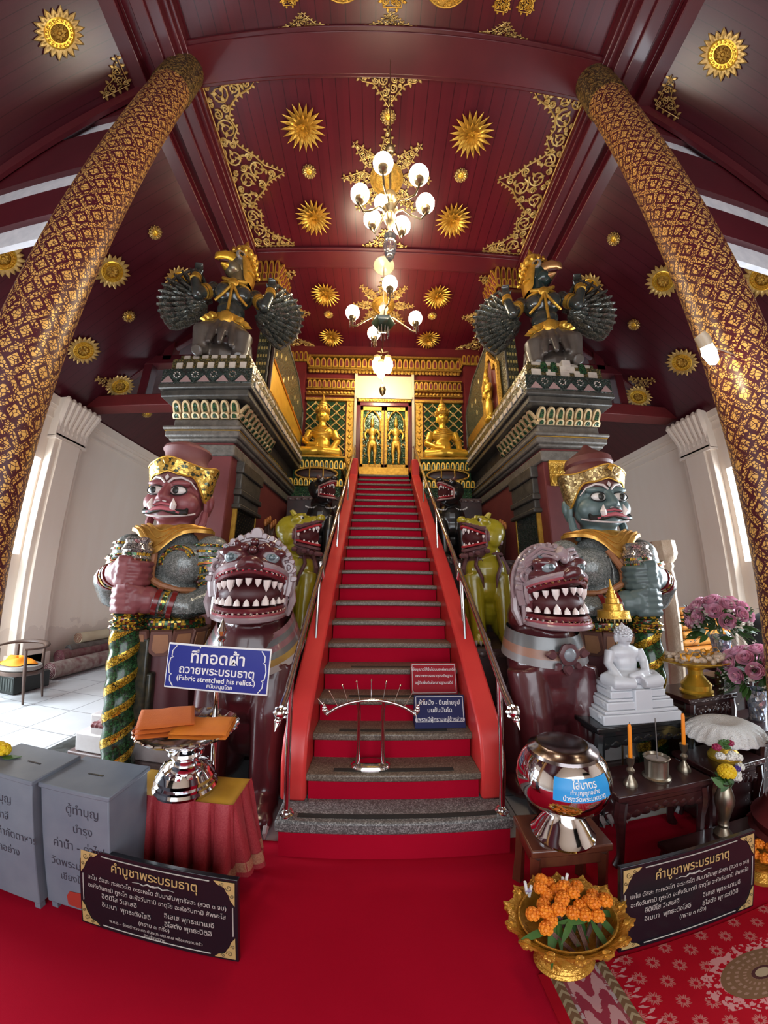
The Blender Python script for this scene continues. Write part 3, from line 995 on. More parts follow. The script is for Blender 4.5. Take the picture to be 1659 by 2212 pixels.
# long cutwork along each side of the coffers: u runs along the beam (depth), v points into the coffer
SIDE = [(-1.22, 0), (-1.22, .74), (-1.10, .62), (-1.02, .42), (-.92, .30), (-.78, .24), (-.62, .30), (-.50, .20), (-.40, .26), (-.26, .44), (-.12, .56), (0, .84),
        (.12, .56), (.26, .44), (.40, .26), (.50, .20), (.62, .30), (.78, .24), (.92, .30), (1.02, .42), (1.10, .62), (1.22, .74), (1.22, 0)]
fg = filigree(SIDE, 4, .13, .024, .0155)
FARS = [(u * .86, v * .86) for u, v in SIDE]
fg2 = filigree(FARS, 9, .115, .024, .0155)
first = {}
for key, mbx, y, w in (('a', fg, 3.03, 'near coffer'), ('b', fg2, 5.86, 'far coffer')):
    for s in (-1, 1):
        M = frame((s * 2.5, y, 7.778), (0, 0, -1), (-s, 0, 0))
        lb = 'pale gold openwork scroll border along the %s side of the %s' % ('left' if s < 0 else 'right', w)
        if key not in first:
            o = ob('cutwork_border', mbx, M_goldp, smooth=30)
            first[key] = o
        else:
            o = link(first[key].copy())
        o.matrix_world = M
        tag(o, lb, 'ceiling ornament', 'openwork borders in the coffers')
TRI = [(-.42, 0), (-.34, .07), (-.2, .1), (-.1, .22), (0, .36), (.1, .22), (.2, .1), (.34, .07), (.42, 0)]
ft = filigree(TRI, 2, .06, .02, .011)
tri = None
for x, y, d, w in ((-.08, 1.83, 1, 'on the far side of the near beam'), (-.08, 4.30, -1, 'near side of the second beam, behind the lamp'),
                   (-.08, 1.34, -1, 'on the near beam at the top of the picture, middle one'), (-1.09, 1.34, -1, 'on the near beam at the top, left one'), (1.24, 1.33, -1, 'on the near beam at the top, right one')):
    if tri is None:
        tri = ob('cutwork_pendant', ft, M_goldp)
        o = tri
    else:
        o = link(tri.copy())
    k = 1.0 if y > 1.5 else .72
    o.matrix_world = frame((x, y, 7.775), (0, 0, -1), (0, d, 0)) @ SC(k, k * (1 if y > 1.5 else .62), 1)
    tag(o, 'gold scroll pendant, ' + w, 'ceiling ornament', 'gold scroll pendants')
# corner scrolls by the columns and the truss
COR = [(0, 0), (.34, 0), (.26, .05), (.2, .12), (.12, .16), (.08, .28), (0, .36)]
fc = filigree(COR, 3, .045, .02, .007)
cor = None
for s, x, y, r, w in ((-1, 3.22, 1.54, 0, 'left of the left column top'), (1, 3.22, 1.54, 0, 'right of the right column top'), (1, 5.15, 5.05, 1, 'above the right end of the tie beam'), (-1, 5.4, 5.05, 1, 'above the left end of the tie beam')):
    M = frame(Vector((s * x, y, slope_z(x))) + nl[s] * .02, nl[s], (0, -1, 0))
    if (s < 0) == (r == 0):
        M = M @ RZ(PI / 2)
    if cor is None:
        cor = ob('corner_scroll', fc, M_goldp)
        o = cor
    else:
        o = link(cor.copy())
    o.matrix_world = M
    tag(o, 'small gold corner scroll on the sloping ceiling, ' + w, 'ceiling ornament', 'gold corner scrolls')
# eight-pointed star behind the near chandelier, and a smaller one in the far coffer
def star(M, k, label):
    mb = MB()
    KITE = [(0, .25), (.11, .42), (.13, .55), (.08, .70), (0, .98), (-.08, .70), (-.13, .55), (-.11, .42)]
    f = filigree([(u * k, v * k) for u, v in KITE], 7, .055 * k, .02 * k, .0135 * k)
    t = thing('star_ornament', label, 'ceiling ornament', M=M, group='openwork stars behind the chandeliers')
    ray = None
    for q in range(8):
        if ray is None:
            ray = ob('star_ray', f, M_goldp, t)
            o = ray
        else:
            o = link(ray.copy(), t)
        o.rotation_euler = (0, 0, q * PI / 4 + PI / 8 * 0)
    ob('disc', MB().lathe([(.36 * k, 0), (.36 * k, .02), (.30 * k, .04), (.26 * k, .02), (.2 * k, .05), (.001, .06)], 32), M_golds, t)
    return t
star(flat_M(-.078, 3.13), 0.72, 'gold openwork star on the ceiling behind the upper chandelier')
star(flat_M(-.078, 5.60), 0.72, 'gold openwork star on the ceiling behind the four-globe lamp')
# carved gold panels cut off by the top edge of the picture
mb = MB()
t = thing('carved_medallion', 'gold carved medallion on the ceiling at the top edge, left of centre', 'ceiling ornament', M=flat_M(-.62, .86), group='carved medallions at the top edge')
mb = filigree([(.24 * math.cos(a * PI / 12), .24 * math.sin(a * PI / 12)) for a in range(24)], 5, .06, .02, .011)
ob('scrollwork', mb, M_gold, t)
ob('disc', MB().lathe([(.23, -.004), (.23, .004), (.001, .02)], 28), M_golds, t)
dup(t, flat_M(.51, .87), 'gold carved medallion on the ceiling at the top edge, right of centre')
t = thing('hanging_leaf_ornament', 'gold leaf-shaped carving on the ceiling at the top edge, middle one', 'ceiling ornament', M=flat_M(-.07, 1.0) @ RZ(PI), group='leaf carvings at the top edge')
ob('leaf_body', filigree([(-.02, -.2), (.02, -.2), (.06, -.08), (.12, .02), (.1, .14), (-.1, .14), (-.12, .02), (-.06, -.08)], 6, .04, .018, .011), M_gold, t)
ob('leaf_tip', MB().prism(leaf(.16, .12), .02, T(0, -.12, .005) @ RZ(PI), bevel=.4), M_golds, t)
for x, y, w in ((1.15, .98, 'right one'), (-1.22, 1.0, 'left one'), (1.42, .95, 'far right one')):
    dup(t, flat_M(x, y) @ RZ(PI) @ SC(.7, .7, 1), 'gold leaf-shaped carving on the ceiling at the top edge, ' + w)
# ---------------------------------------------------------------- staircase
NST = 23
def nose(n):                       # front edge y and top z of tread n
    return (2.14, 0.249) if n == 1 else (2.352 + 0.206 * (n - 2), 0.249 + 0.178 * (n - 1))
t = thing('staircase', 'steep straight staircase with granite treads, red risers and red side walls', 'staircase')
for n in range(1, NST + 1):
    y, z = nose(n)
    mb = MB()
    if n == 1:
        mb.slab(-0.755, 0.750, y, y + 0.33, z - 0.075, z)
        o = ob('tread', mb, M_granite2, t, bev=0.014)
        o['label'] = 'wide grey granite bottom step'
    else:
        mb.slab(-0.605, 0.605, y, min(y + 0.26, 6.86), z - 0.048, z)
        ob('tread', mb, M_granite, t, bev=0.012)
mb = MB()
for n in range(1, NST + 1):
    y, z = nose(n)
    if n == 1:
        mb.slab(-0.735, 0.735, y + .03, y + .3, 0, z - 0.07)
    mb.slab(-0.59, 0.59, y + 0.03, 6.9, max(0, z - 0.19), z - 0.03)
ob('risers', mb, M_carpet, t)
for n, x0, x1 in ((1, -.62, .66), (2, -.42, .42), (3, -.41, .42), (4, -.36, .42), (5, -.36, .36)):
    y, z = nose(n)
    ob('anti_slip_strip', MB().slab(x0, x1, y + .045, y + .085, z, z + .003), mat('black_grip_tape', (.012, .011, .010), .8), t)
for s in (-1, 1):
    mb = MB()
    P = [(2.34, .249), (2.33, .50), (2.37, .64), (2.44, .74), (6.42, .74 + (6.42 - 2.44) * .864), (6.42, 4.22), (6.9, 4.25), (6.9, .3)]
    F = Matrix(((0, 0, s * 1, s * .60), (1, 0, 0, 0), (0, 1, 0, 0), (0, 0, 0, 1)))
    mb.prism(P, .175, F)
    ob('side_wall', mb, M_sidewall, t, bev=0.02)
    mb = MB()
    for y, z in ((6.45, 4.33),):
        mb.slab(min(s * .6, s * .775), max(s * .6, s * .775), 6.2, 6.9, 3.9, 4.36)
    ob('end_pier', mb, M_sidewall, t, bev=0.02)
# stepped dark plinths that carry the lions beside the stair
for s in (-1, 1):
    w = 'left' if s < 0 else 'right'
    for nm, y0, y1, h in (('lower', 3.32, 4.45, 1.06), ('upper', 4.45, 5.62, 2.04), ('rear', 5.64, 6.84, 3.3)):
        t = thing('stepped_plinth', 'dark maroon %s plinth block on the %s of the stairs' % (nm, w), 'plinth', (s * 1.33, (y0 + y1) / 2, 0), group=None)
        ob('block', MB().box((0, 0, h / 2 - .04), (1.08, y1 - y0, h - .08)), M_plinth, t)
        mb = MB().box((0, -.01, h - .04), (1.09, y1 - y0 + .0, .08))
        for k in range(9):
            mb.ell((-.50 + .125 * k, -(y1 - y0) / 2 - .01, h - .05), (.05, .02, .03), 6)
        ob('petalled_rim', mb, mat('plinth_rim', (.05, .022, .022), .4, col2=(.08, .045, .04), sc=8), t)

# ---------------------------------------------------------------- steel handrails
for s in (-1, 1):
    w = 'left' if s < 0 else 'right'
    t = thing('handrail', 'polished steel handrail on the %s wall of the stairs' % w, 'handrail')
    X = s * .69
    def rz(y): return 1.10 + .857 * (y - 2.2)
    P = [(X, 2.02, .98), (X, 2.12, 1.04), (X, 2.98, rz(2.98)), (X, 3.04, rz(3.04) + .02), (X - s * .012, 3.06, rz(3.06) - .08), (X, 3.12, rz(3.12) - .06), (X, 3.2, rz(3.2)), (X, 6.5, rz(6.5)), (X, 6.62, rz(6.55))]
    ob('rail', MB().tube(P, .0225, 12), M_steel, t)
    mb = MB()
    mb.tube([(X, 2.02, .98), (X + s * .01, 1.99, .945)], [.02, .014], 10)
    mb.ell((X + s * .005, 1.99, .965), (.038, .038, .036), 12)
    mb.ell((X + s * .008, 1.965, .93), (.022, .022, .022), 10)
    mb.tube([(X + s * .008, 1.96, .92), (X + s * .012, 1.93, .885)], [.018, .001], 8)
    for a in range(8):
        mb.ell((X + .034 * math.cos(a * PI / 4), 1.99, .965 + .034 * math.sin(a * PI / 4)), .013, 6)
    ob('finial', mb, M_steel, t)
    for y in (2.2, 3.0, 3.16, 4.1, 5.2, 6.45):
        zb = .249 if y < 2.3 else min(.74 + (y - 2.44) * .864, 4.36) - .01
        if y in (3.0, 3.16):
            xx = X + s * (.03 if y == 3.16 else 0)
        else:
            xx = X
        ob('post', MB().tube([(xx, y, zb), (xx, y, rz(y) - .01)], .019 if y < 2.3 else .014, 12), M_steel, t)
        if y < 2.3:
            mb = MB().lathe([(.045, 0), (.045, .012), (.03, .02), (.034, .032), (.022, .042)], 16, (xx, y, zb))
            ob('foot_flange', mb, M_steel, t)

# ---------------------------------------------------------------- the two high pedestals
def petal_row(mb, x0, x1, y, z, h, n, lean, F=Matrix(), w=None, k0=0, k1=1):
    """row of pointed petals along x, leaning out towards -y at the top; slot k0 = rim, k1 = inlay"""
    p = (x1 - x0) / n
    w = w or p * .94
    for i in range(n):
        c = x0 + p * (i + .5)
        Q = F @ T(c, y, z) @ RX(PI / 2 + lean)
        mb.k = k0
        mb.prism(arch(w, h, 5), .035, Q, bevel=.12)
        mb.k = k1
        mb.prism([(u, v + h * .06) for u, v in arch(w * .58, h * .80, 5)], .042, Q, bevel=.25)
    mb.k = 0

def pedestal(s):
    w = 'left' if s < 0 else 'right'
    t = thing('stupa_pedestal', 'high red pedestal with glass-mosaic cornice on the %s of the stairs, carrying a bird-man' % w, 'pedestal', (0, 0, 0))
    xi, xo, yf, yb = 2.0, 2.78, 3.66, 6.85
    def ring(d, z0, z1, dn=0.0):
        """a course that oversails the body by d (inner, front, outer)"""
        return (s * (xi - d), s * (xo + d * .9), yf - d - dn, yb, z0, z1)
    def S_(mb, b):
        a, c = sorted(b[:2])
        return mb.slab(a, c, *b[2:])
    mb = MB()
    S_(mb, ring(0, 0, 3.45))
    S_(mb, ring(.10, 0, .45))
    S_(mb, ring(.08, .45, .62))
    ob('body', mb, M_pedred, t, bev=.012)
    mb = MB()
    S_(mb, ring(.035, 3.26, 3.41))
    S_(mb, ring(.10, 3.49, 3.58))
    S_(mb, ring(.06, 3.45, 3.5))
    S_(mb, ring(.13, 3.58, 3.63))
    S_(mb, ring(.04, 3.63, 3.76))
    ob('lower_moulding', mb, M_stone, t, bev=.02)
    mb = MB()
    S_(mb, ring(.105, 3.565, 3.575))
    S_(mb, ring(.16, 4.015, 4.03))
    ob('gilt_line', mb, M_gold, t)
    mb = MB()
    S_(mb, ring(.03, 3.72, 3.80))
    ob('diamond_band', mb, make_fret('diamond_band_%s' % w, (.03, .03, .022), (.30, .22, .08), .11, .13, (.04, .10, .05)) if s < 0 else MATS['dband'], t)
    if s < 0:
        MATS['dband'] = t.children[-1].data.materials[0]
    mb = MB()
    S_(mb, ring(.02, 3.8, 4.02))
    S_(mb, ring(.20, 4.0, 4.10))
    S_(mb, ring(.235, 4.10, 4.17))
    ob('upper_moulding', mb, M_dstone, t, bev=.015)
    # lotus petals on front and inner side
    mb = MB()
    x0, x1 = sorted((s * (xi - .06), s * (xo + .06)))
    petal_row(mb, x0, x1, yf - .03, 3.84, .18, 7, .55)
    petal_row(mb, x0, x1, yf - .02, 3.78, .09, 7, .75)
    Fi = T(s * (xi - .03), 0, 0) @ RZ(s * -PI / 2)
    petal_row(mb, *sorted((s * -(yf - .06), s * -4.75)), 0, 3.84, .18, 10, .55, Fi)
    petal_row(mb, *sorted((s * -(yf - .06), s * -4.75)), .01, 3.78, .09, 10, .75, Fi)
    ob('lotus_petals', mb, [mat('gilt_petal_rim', (.55, .38, .20), .3, .5, col2=(.70, .55, .32), sc=20), M_mosgr], t)
    # mosaic crown: courses of mirror tile and coloured glass
    mb = MB()
    S_(mb, ring(.225, 4.17, 4.40))
    ob('rosette_course', mb, M_mosd, t, bev=.01)
    mb = MB()
    for k in range(4):
        cx = s * (xi + .02 + (xo - xi - .04) * k / 3)
        mb.k = 0
        mb.prism([(-.13, 0), (0, -.10), (.13, 0), (0, .10)], .012, T(cx, yf - .225, 4.29) @ RX(PI / 2))
        mb.k = 1
        for q in range(8):
            a = q * PI / 4
            mb.ell((cx + .04 * math.cos(a), yf - .24, 4.29 + .04 * math.sin(a)), .012, 6)
    for k in range(5):
        cx = s * (xi - .1 + (xo - xi + .2) * k / 4)
        mb.k = 2
        mb.prism([(-.08, -.1), (.08, -.1), (0, 0)], .01, T(cx, yf - .225, 4.29) @ RX(PI / 2))
    ob('glass_rosettes', mb, [mosaic('green_grey_glass', [(.03, .05, .045), (.05, .07, .06), (.02, .035, .03)], 90, .15, .2), M_mirror, mat('pink_glass', (.28, .18, .17), .3)], t)
    tile = mat('pale_mirror_tile', (.62, .56, .48), .22, .1, col2=(.46, .40, .36), sc=9)
    mb = MB()
    dz = 0
    mb.k = 0
    S_(mb, ring(.16, 4.40, 4.60))
    S_(mb, ring(.10, 4.60, 4.70))
    mb.k = 1
    rows = ((.165, 4.42, .11), (.105, 4.615, .075))
    for d, z, h in rows:
        n = 7 if s < 0 else 5
        for k in range(n):
            cx = s * (xi - d + .03 + (xo - xi + 1.8 * d - .06) * (k + .5) / n)
            wq = .085 if s < 0 else .13
            mb.slab(cx - wq / 2, cx + wq / 2, yf - d - .008, yf - d + .01, z, z + h)
    if s > 0:                                   # on the right a stepped pale motif and leaf shapes
        for k, (cx, zz, ww) in enumerate(((2.42, 4.5, .22), (2.42, 4.6, .12))):
            mb.slab(cx - ww / 2, cx + ww / 2, yf - .168, yf - .1, zz, zz + .1)
        mb.k = 2
        for cx in (2.08, 2.22, 2.64):
            mb.prism(arch(.10, .16), .012, T(cx, yf - .165, 4.49) @ RX(PI / 2))
    mb.k = 1
    for k in range(20):                         # tiles along the inner edge, over the stairs
        cy = yf - .1 + k * .16
        mb.slab(s * (xi - .17), s * (xi - .15), cy, cy + .11, 4.43, 4.53) if s > 0 else mb.slab(-(xi - .15), -(xi - .17), cy, cy + .11, 4.43, 4.53)
        mb.slab(*sorted((s * (xi - .24), s * (xi - .22))), cy, cy + .12, 4.19, 4.27)
    ob('mirror_tile_crown', mb, [M_mosg, tile, M_mosgr], t, bev=.004)
    # dark pilaster on the inner face, gilt capital
    mb = MB()
    a, b = sorted((s * (xi - .05), s * (xi + .05)))
    mb.slab(a, b, 3.86, 4.46, .9, 3.02)
    ob('inner_pilaster', mb, M_mosd if s > 0 else MATS.setdefault('pil', make_fret('dark_lattice_with_gold_studs', (.010, .010, .009), (.05, .045, .03), .075, .06, (.42, .33, .16))), t)
    mb = MB()
    for z0, z1, d in ((2.62, 2.68, .06), (2.68, 2.80, .02), (2.80, 2.88, .05), (2.88, 3.10, .025), (3.10, 3.26, .05)):
        a, b = sorted((s * (xi - .05 - d), s * (xi + .05)))
        mb.slab(a, b, 3.86 - d, 4.46 + d, z0, z1)
    ob('pilaster_capital', mb, M_dstone, t, bev=.015)
    mb = MB()
    for y in (3.855, 4.465):
        a, b = sorted((s * (xi - .055), s * (xi)))
        mb.slab(a, b, y - .012, y + .012, .9, 2.62)
    ob('pilaster_edging', mb, M_gold, t)
    return t
PED = {s: pedestal(s) for s in (-1, 1)}
# gilt apron panel behind the head of the right guardian
t = thing('gilt_apron_panel', 'gold carved apron panel behind the red cap of the green-faced guardian', 'panel', (2.46, 3.66, 0))
mb = MB()
mb.box((0, -.012, 3.10), (.80, .02, .34))
ob('backing', mb, M_golds, t)
mb = MB()
for k in range(9):
    mb.prism(leaf(.16, .075), .014, T(-.35 + .0875 * k, -.02, 3.08) @ RX(PI / 2) @ RZ(PI), bevel=.3)
    mb.prism(leaf(.10, .06), .012, T(-.35 + .0875 * k, -.02, 3.10) @ RX(PI / 2), bevel=.3)
mb.box((0, -.022, 3.265), (.8, .02, .02))
mb.box((0, -.022, 3.09), (.8, .015, .012))
ob('leaf_relief', mb, M_gold, t)
# plants of gilded iron on the red inner wall, behind the yellow lions
for s in (-1, 1):
    t = thing('carved_flame_spray', 'small carved flame spray on the red wall above the %s yellow lion' % ('left' if s < 0 else 'right'), 'carving', (s * 1.93, 5.0, 2.1))
    mb = MB()
    rnd = random.Random(5)
    for k in range(7):
        a = -.7 + .2 * k
        mb.tube([(0, 0, 0), (s * -.02, .25 * a, .25), (s * -.03, .42 * a, .48 + rnd.uniform(0, .12))], [.03, .022, .008], 6)
    ob('stems', mb, mat('dark_bronze', (.05, .02, .012), .5), t)
    mb = MB()
    for k in range(7):
        a = -.7 + .2 * k
        mb.ell((s * -.04, .42 * a, .5 + .04 * (k % 3)), (.03, .035, .07), 8)
    ob('flame_tips', mb, mat('dull_orange_gilt', (.36, .13, .03), .5, .3), t)

# ---------------------------------------------------------------- shrine slabs on the inner edge of the pedestals
M_slabg = mosaic('grey_green_slab_mosaic', [(.09, .085, .055), (.12, .115, .07), (.075, .085, .055), (.15, .14, .085)], 60, .22, .3)
for s in (-1, 1):
    w = 'left' if s < 0 else 'right'
    t = thing('mosaic_screen', 'tall grey-green mosaic screen with gold lozenges standing on the %s pedestal' % w, 'screen', (s * 2.05, 0, 0))
    mb = MB()
    P = [(4.28, 4.78), (4.28, 6.15), (4.46, 6.40), (5.98, 6.12), (6.55, 5.62), (6.55, 4.78)]
    F = Matrix(((0, 0, 1, -.10), (1, 0, 0, 0), (0, 1, 0, 0), (0, 0, 0, 1)))
    mb.prism(P, .20, F)
    ob('slab', mb, M_slabg, t, bev=.01)
    mb = MB()
    for a, b in zip(P[:-1], P[1:]):
        mb.tube([(s * -.10, a[0], a[1]), (s * -.10, b[0], b[1])], .02, 6)
    ob('edge_moulding', mb, M_dstone, t)
    mb = MB()
    for k, (y, z) in enumerate(((4.6, 6.0), (4.85, 5.75), (4.62, 5.6), (5.1, 5.9), (5.35, 5.65), (5.1, 5.42), (5.6, 5.85), (5.85, 5.55), (5.45, 5.3), (5.8, 5.25), (6.1, 5.6))):
        mb.prism([(-.03, 0), (0, -.06), (.03, 0), (0, .06)], .012, T(s * -.10, y, z) @ RY(-s * PI / 2) @ RZ(PI / 2), bevel=.2)
    for r in range(9):
        for q in range(4):
            mb.slab(-.08 + .045 * q, -.055 + .045 * q, 4.268, 4.279, 4.95 + r * .15, 5.0 + r * .15)
    ob('gold_dot_pattern', mb, mat('pale_gold_glass', (.70, .52, .18), .25, .4), t)
    if s < 0:
        mb = MB()
        mb.k = 0
        mb.prism([(4.42, 4.5), (4.42, 5.32), (6.45, 4.98), (6.45, 4.5)], .03, T(-s * 0, 0, 0) @ Matrix(((0, 0, 1, .10), (1, 0, 0, 0), (0, 1, 0, 0), (0, 0, 0, 1))))
        ob('gilt_panel', mb, M_goldb, t)
        mb = MB()
        mb.tube([(.13, 4.42, 5.34), (.13, 6.45, 5.0)], .03, 6)
        mb.tube([(.13, 4.42, 4.72), (.13, 4.75, 4.72), (.14, 6.45, 4.50)], .022, 6)
        ob('orange_rail', mb, mat('orange_lacquer', (.55, .17, .01), .35), t)
        mb = MB()
        mb.tube([(.13, 4.36, 4.5), (.13, 4.36, 5.55)], .03, 6)
        ob('dark_post', mb, M_plinth, t)
    else:
        # niche with a standing deity
        mb = MB()
        mb.prism([(4.55, 4.5), (4.55, 5.45), (4.9, 5.85), (5.25, 5.45), (5.25, 4.5)], .02, Matrix(((0, 0, -1, -.10), (1, 0, 0, 0), (0, 1, 0, 0), (0, 0, 0, 1))))
        ob('niche_back', mb, M_redpaint, t)
        mb = MB()
        Q = [(4.55, 4.5), (4.55, 5.45), (4.72, 5.65), (4.9, 5.95), (5.08, 5.65), (5.25, 5.45), (5.25, 4.5)]
        mb.tube([(-.13, y, z) for y, z in Q], .05, 6)
        for y, z in Q:
            for q in range(4):
                mb.ell((-.15, y, z - .05 * q), (.035, .05, .04), 6)
        ob('gilt_niche_frame', mb, M_golds, t)
        mb = MB()
        Y0 = 4.9
        for c, r in (((-.2, Y0, 4.56), (.09, .12, .06)), ((-.2, Y0, 4.78), (.07, .09, .24)), ((-.2, Y0, 5.08), (.075, .10, .16)), ((-.2, Y0, 5.22), (.06, .12, .07)), ((-.21, Y0, 5.37), (.055, .055, .075)), ((-.21, Y0, 5.49), (.04, .04, .06))):
            mb.ell(c, r, 12)
        mb.tube([(-.21, Y0, 5.5), (-.21, Y0, 5.64)], [.035, .004], 8)
        for q in (-1, 1):
            mb.tube([(-.2, Y0 + q * .11, 5.22), (-.24, Y0 + q * .15, 5.06), (-.27, Y0 + q * .05, 5.06)], [.035, .03, .022], 8)
        blob('standing_deity', mb, M_goldb, t, .014, 3)
        ob('gilt_panel', MB().slab(-.13, -.1, 5.3, 6.4, 4.5, 4.95), M_golds, t)

# square pillars with gold lotus capitals behind the bird-men
for s in (-1, 1):
    t = thing('square_pillar', 'dark maroon square pillar with gold petalled capital behind the %s bird-man' % ('left' if s < 0 else 'right'), 'pillar', (s * 2.42, 4.85, 0))
    ob('shaft', MB().slab(-.26, .26, -.22, .22, 4.78, 7.55), M_beam, t)
    mb = MB()
    petal_row(mb, -.34, .34, -.25, 7.42, .32, 6, .25, k0=0, k1=1)
    petal_row(mb, -.34, .34, -.24, 7.30, .16, 6, .4, k0=0, k1=1)
    for q in (-1, 1):
        petal_row(mb, -.3, .3, 0, 7.42, .32, 6, .25, T(q * .29, 0, 0) @ RZ(q * PI / 2), k0=0, k1=1)
        petal_row(mb, -.3, .3, 0, 7.30, .16, 6, .4, T(q * .29, 0, 0) @ RZ(q * PI / 2), k0=0, k1=1)
    ob('petal_capital', mb, [M_gold, M_redpaint], t)

# ---------------------------------------------------------------- back wall: cornices, door, panels, altars
YB = 6.88
t = thing('gilded_cornice', 'gilded cornice of petal rows above the door', 'cornice', (0, YB, 0))
mb = MB()
petal_row(mb, -1.95, 1.95, -.06, 7.05, .26, 26, .22)
ob('upper_petals', mb, [M_gold, M_redpaint], t)
mb = MB()
petal_row(mb, -1.95, -.74, -.04, 6.46, .22, 10, .22)
petal_row(mb, .74, 1.95, -.04, 6.46, .22, 10, .22)
ob('lower_petals', mb, [M_gold, M_redpaint], t)
mb = MB()
for z, h, d in ((7.33, .05, .14), (6.99, .04, .10), (6.70, .03, .08), (6.42, .03, .08), (6.28, .08, .06), (6.12, .07, .07)):
    if z > 6.9:
        mb.slab(-1.97, 1.97, -d, .02, z, z + h)
    else:
        mb.slab(-1.97, -.74, -d, .02, z, z + h)
        mb.slab(.74, 1.97, -d, .02, z, z + h)
for x in [i * .09 - 1.9 for i in range(43)]:
    mb.ell((x, -.10, 6.92), (.05, .03, .05), 6)
    if abs(x) > .78:
        mb.ell((x, -.08, 6.33), (.045, .03, .04), 6)
ob('carved_bands', mb, M_golds, t)
for s in (-1, 1):
    u = thing('corner_capital', 'gold petalled corner capital at the %s end of the gilded cornice' % ('left' if s < 0 else 'right'), 'capital', (s * 2.28, 6.72, 0))
    mb = MB()
    petal_row(mb, -.34, .34, -.06, 7.10, .26, 6, .2)
    petal_row(mb, -.09, .09, 0, 7.10, .26, 2, .2, T(-s * .30, .06, 0) @ RZ(-s * PI / 2))
    ob('petals', mb, [M_gold, M_redpaint], u)
    ob('shaft', MB().slab(-.27, .27, -.0, .17, 4.6, 7.36), M_redpaint, u)
door = thing('door_1', '', '', (0, YB, 0))
del door['label'], door['category']
struct(door)
mb = MB()
mb.slab(-.76, -.70, -.10, .03, 4.2, 6.9)
mb.slab(.68, .74, -.10, .03, 4.2, 6.9)
mb.slab(-.70, .68, -.04, .03, 6.22, 6.86)
mb.slab(-.70, .68, -.14, .03, 6.16, 6.24)
struct(ob('door_surround', mb, M_cream, door))
mb = MB()
mb.slab(-.70, -.60, -.10, .03, 4.3, 6.1)
mb.slab(.58, .68, -.10, .03, 4.3, 6.1)
mb.slab(-.70, .68, -.10, .03, 5.98, 6.14)
struct(ob('door_frame', mb, M_beam, door, bev=.01))
mb = MB()
mb.slab(-.66, .64, -.13, .02, 6.08, 6.15)
for k in range(16):
    mb.ell((-.62 + .083 * k, -.13, 6.115), (.04, .02, .03), 6)
struct(ob('door_lintel_carving', mb, M_golds, door))
mb = MB()
mb.slab(-.60, .58, -.16, .0, 4.18, 4.36)
struct(ob('door_sill', mb, M_gold, door))
for s in (-1, 1):
    u = thing('door_leaf', 'carved gold door leaf with a standing guardian, %s of the pair' % ('left' if s < 0 else 'right'), 'door', (-.305 if s < 0 else .285, YB - .04, 4.36))
    ob('panel', MB().slab(-.285, .285, -.02, .02, 0, 1.6), M_mosgr, u)
    mb = MB()
    mb.slab(-.285, -.225, -.05, .02, 0, 1.6)
    mb.slab(.225, .285, -.05, .02, 0, 1.6)
    mb.slab(-.285, .285, -.05, .02, 1.5, 1.6)
    mb.slab(-.285, .285, -.05, .02, 0, .10)
    mb.tube([(-.2, -.05, .95), (-.2, -.05, 1.22), (-.12, -.05, 1.4), (0, -.05, 1.5), (.12, -.05, 1.4), (.2, -.05, 1.22), (.2, -.05, .95)], .02, 6)
    rnd = random.Random(11)
    for k in range(60):
        x = rnd.choice((-1, 1)) * rnd.uniform(.17, .22)
        mb.ell((x, -.03, rnd.uniform(.12, 1.3)), rnd.uniform(.01, .025), 5)
    ob('carved_frame', mb, M_golds, u)
    mb = MB()
    for c, r in (((0, -.06, 1.12), (.055, .05, .075)), ((0, -.05, 1.22), (.045, .04, .06)), ((0, -.05, .92), (.10, .06, .13)), ((0, -.05, .74), (.09, .055, .10)), ((0, -.05, .62), (.13, .06, .09))):
        mb.ell(c, r, 12)
    mb.tube([(0, -.05, 1.24), (0, -.05, 1.40)], [.035, .003], 8)
    for q in (-1, 1):
        mb.tube([(q * .10, -.05, .99), (q * .18, -.06, .86), (q * .15, -.08, .72)], [.04, .033, .028], 8)
        mb.tube([(q * .06, -.05, .6), (q * .075, -.07, .38), (q * .06, -.05, .16), (q * .08, -.08, .12)], [.06, .045, .03, .03], 8)
    blob('guardian_relief', mb, M_gold, u, .012, 2)
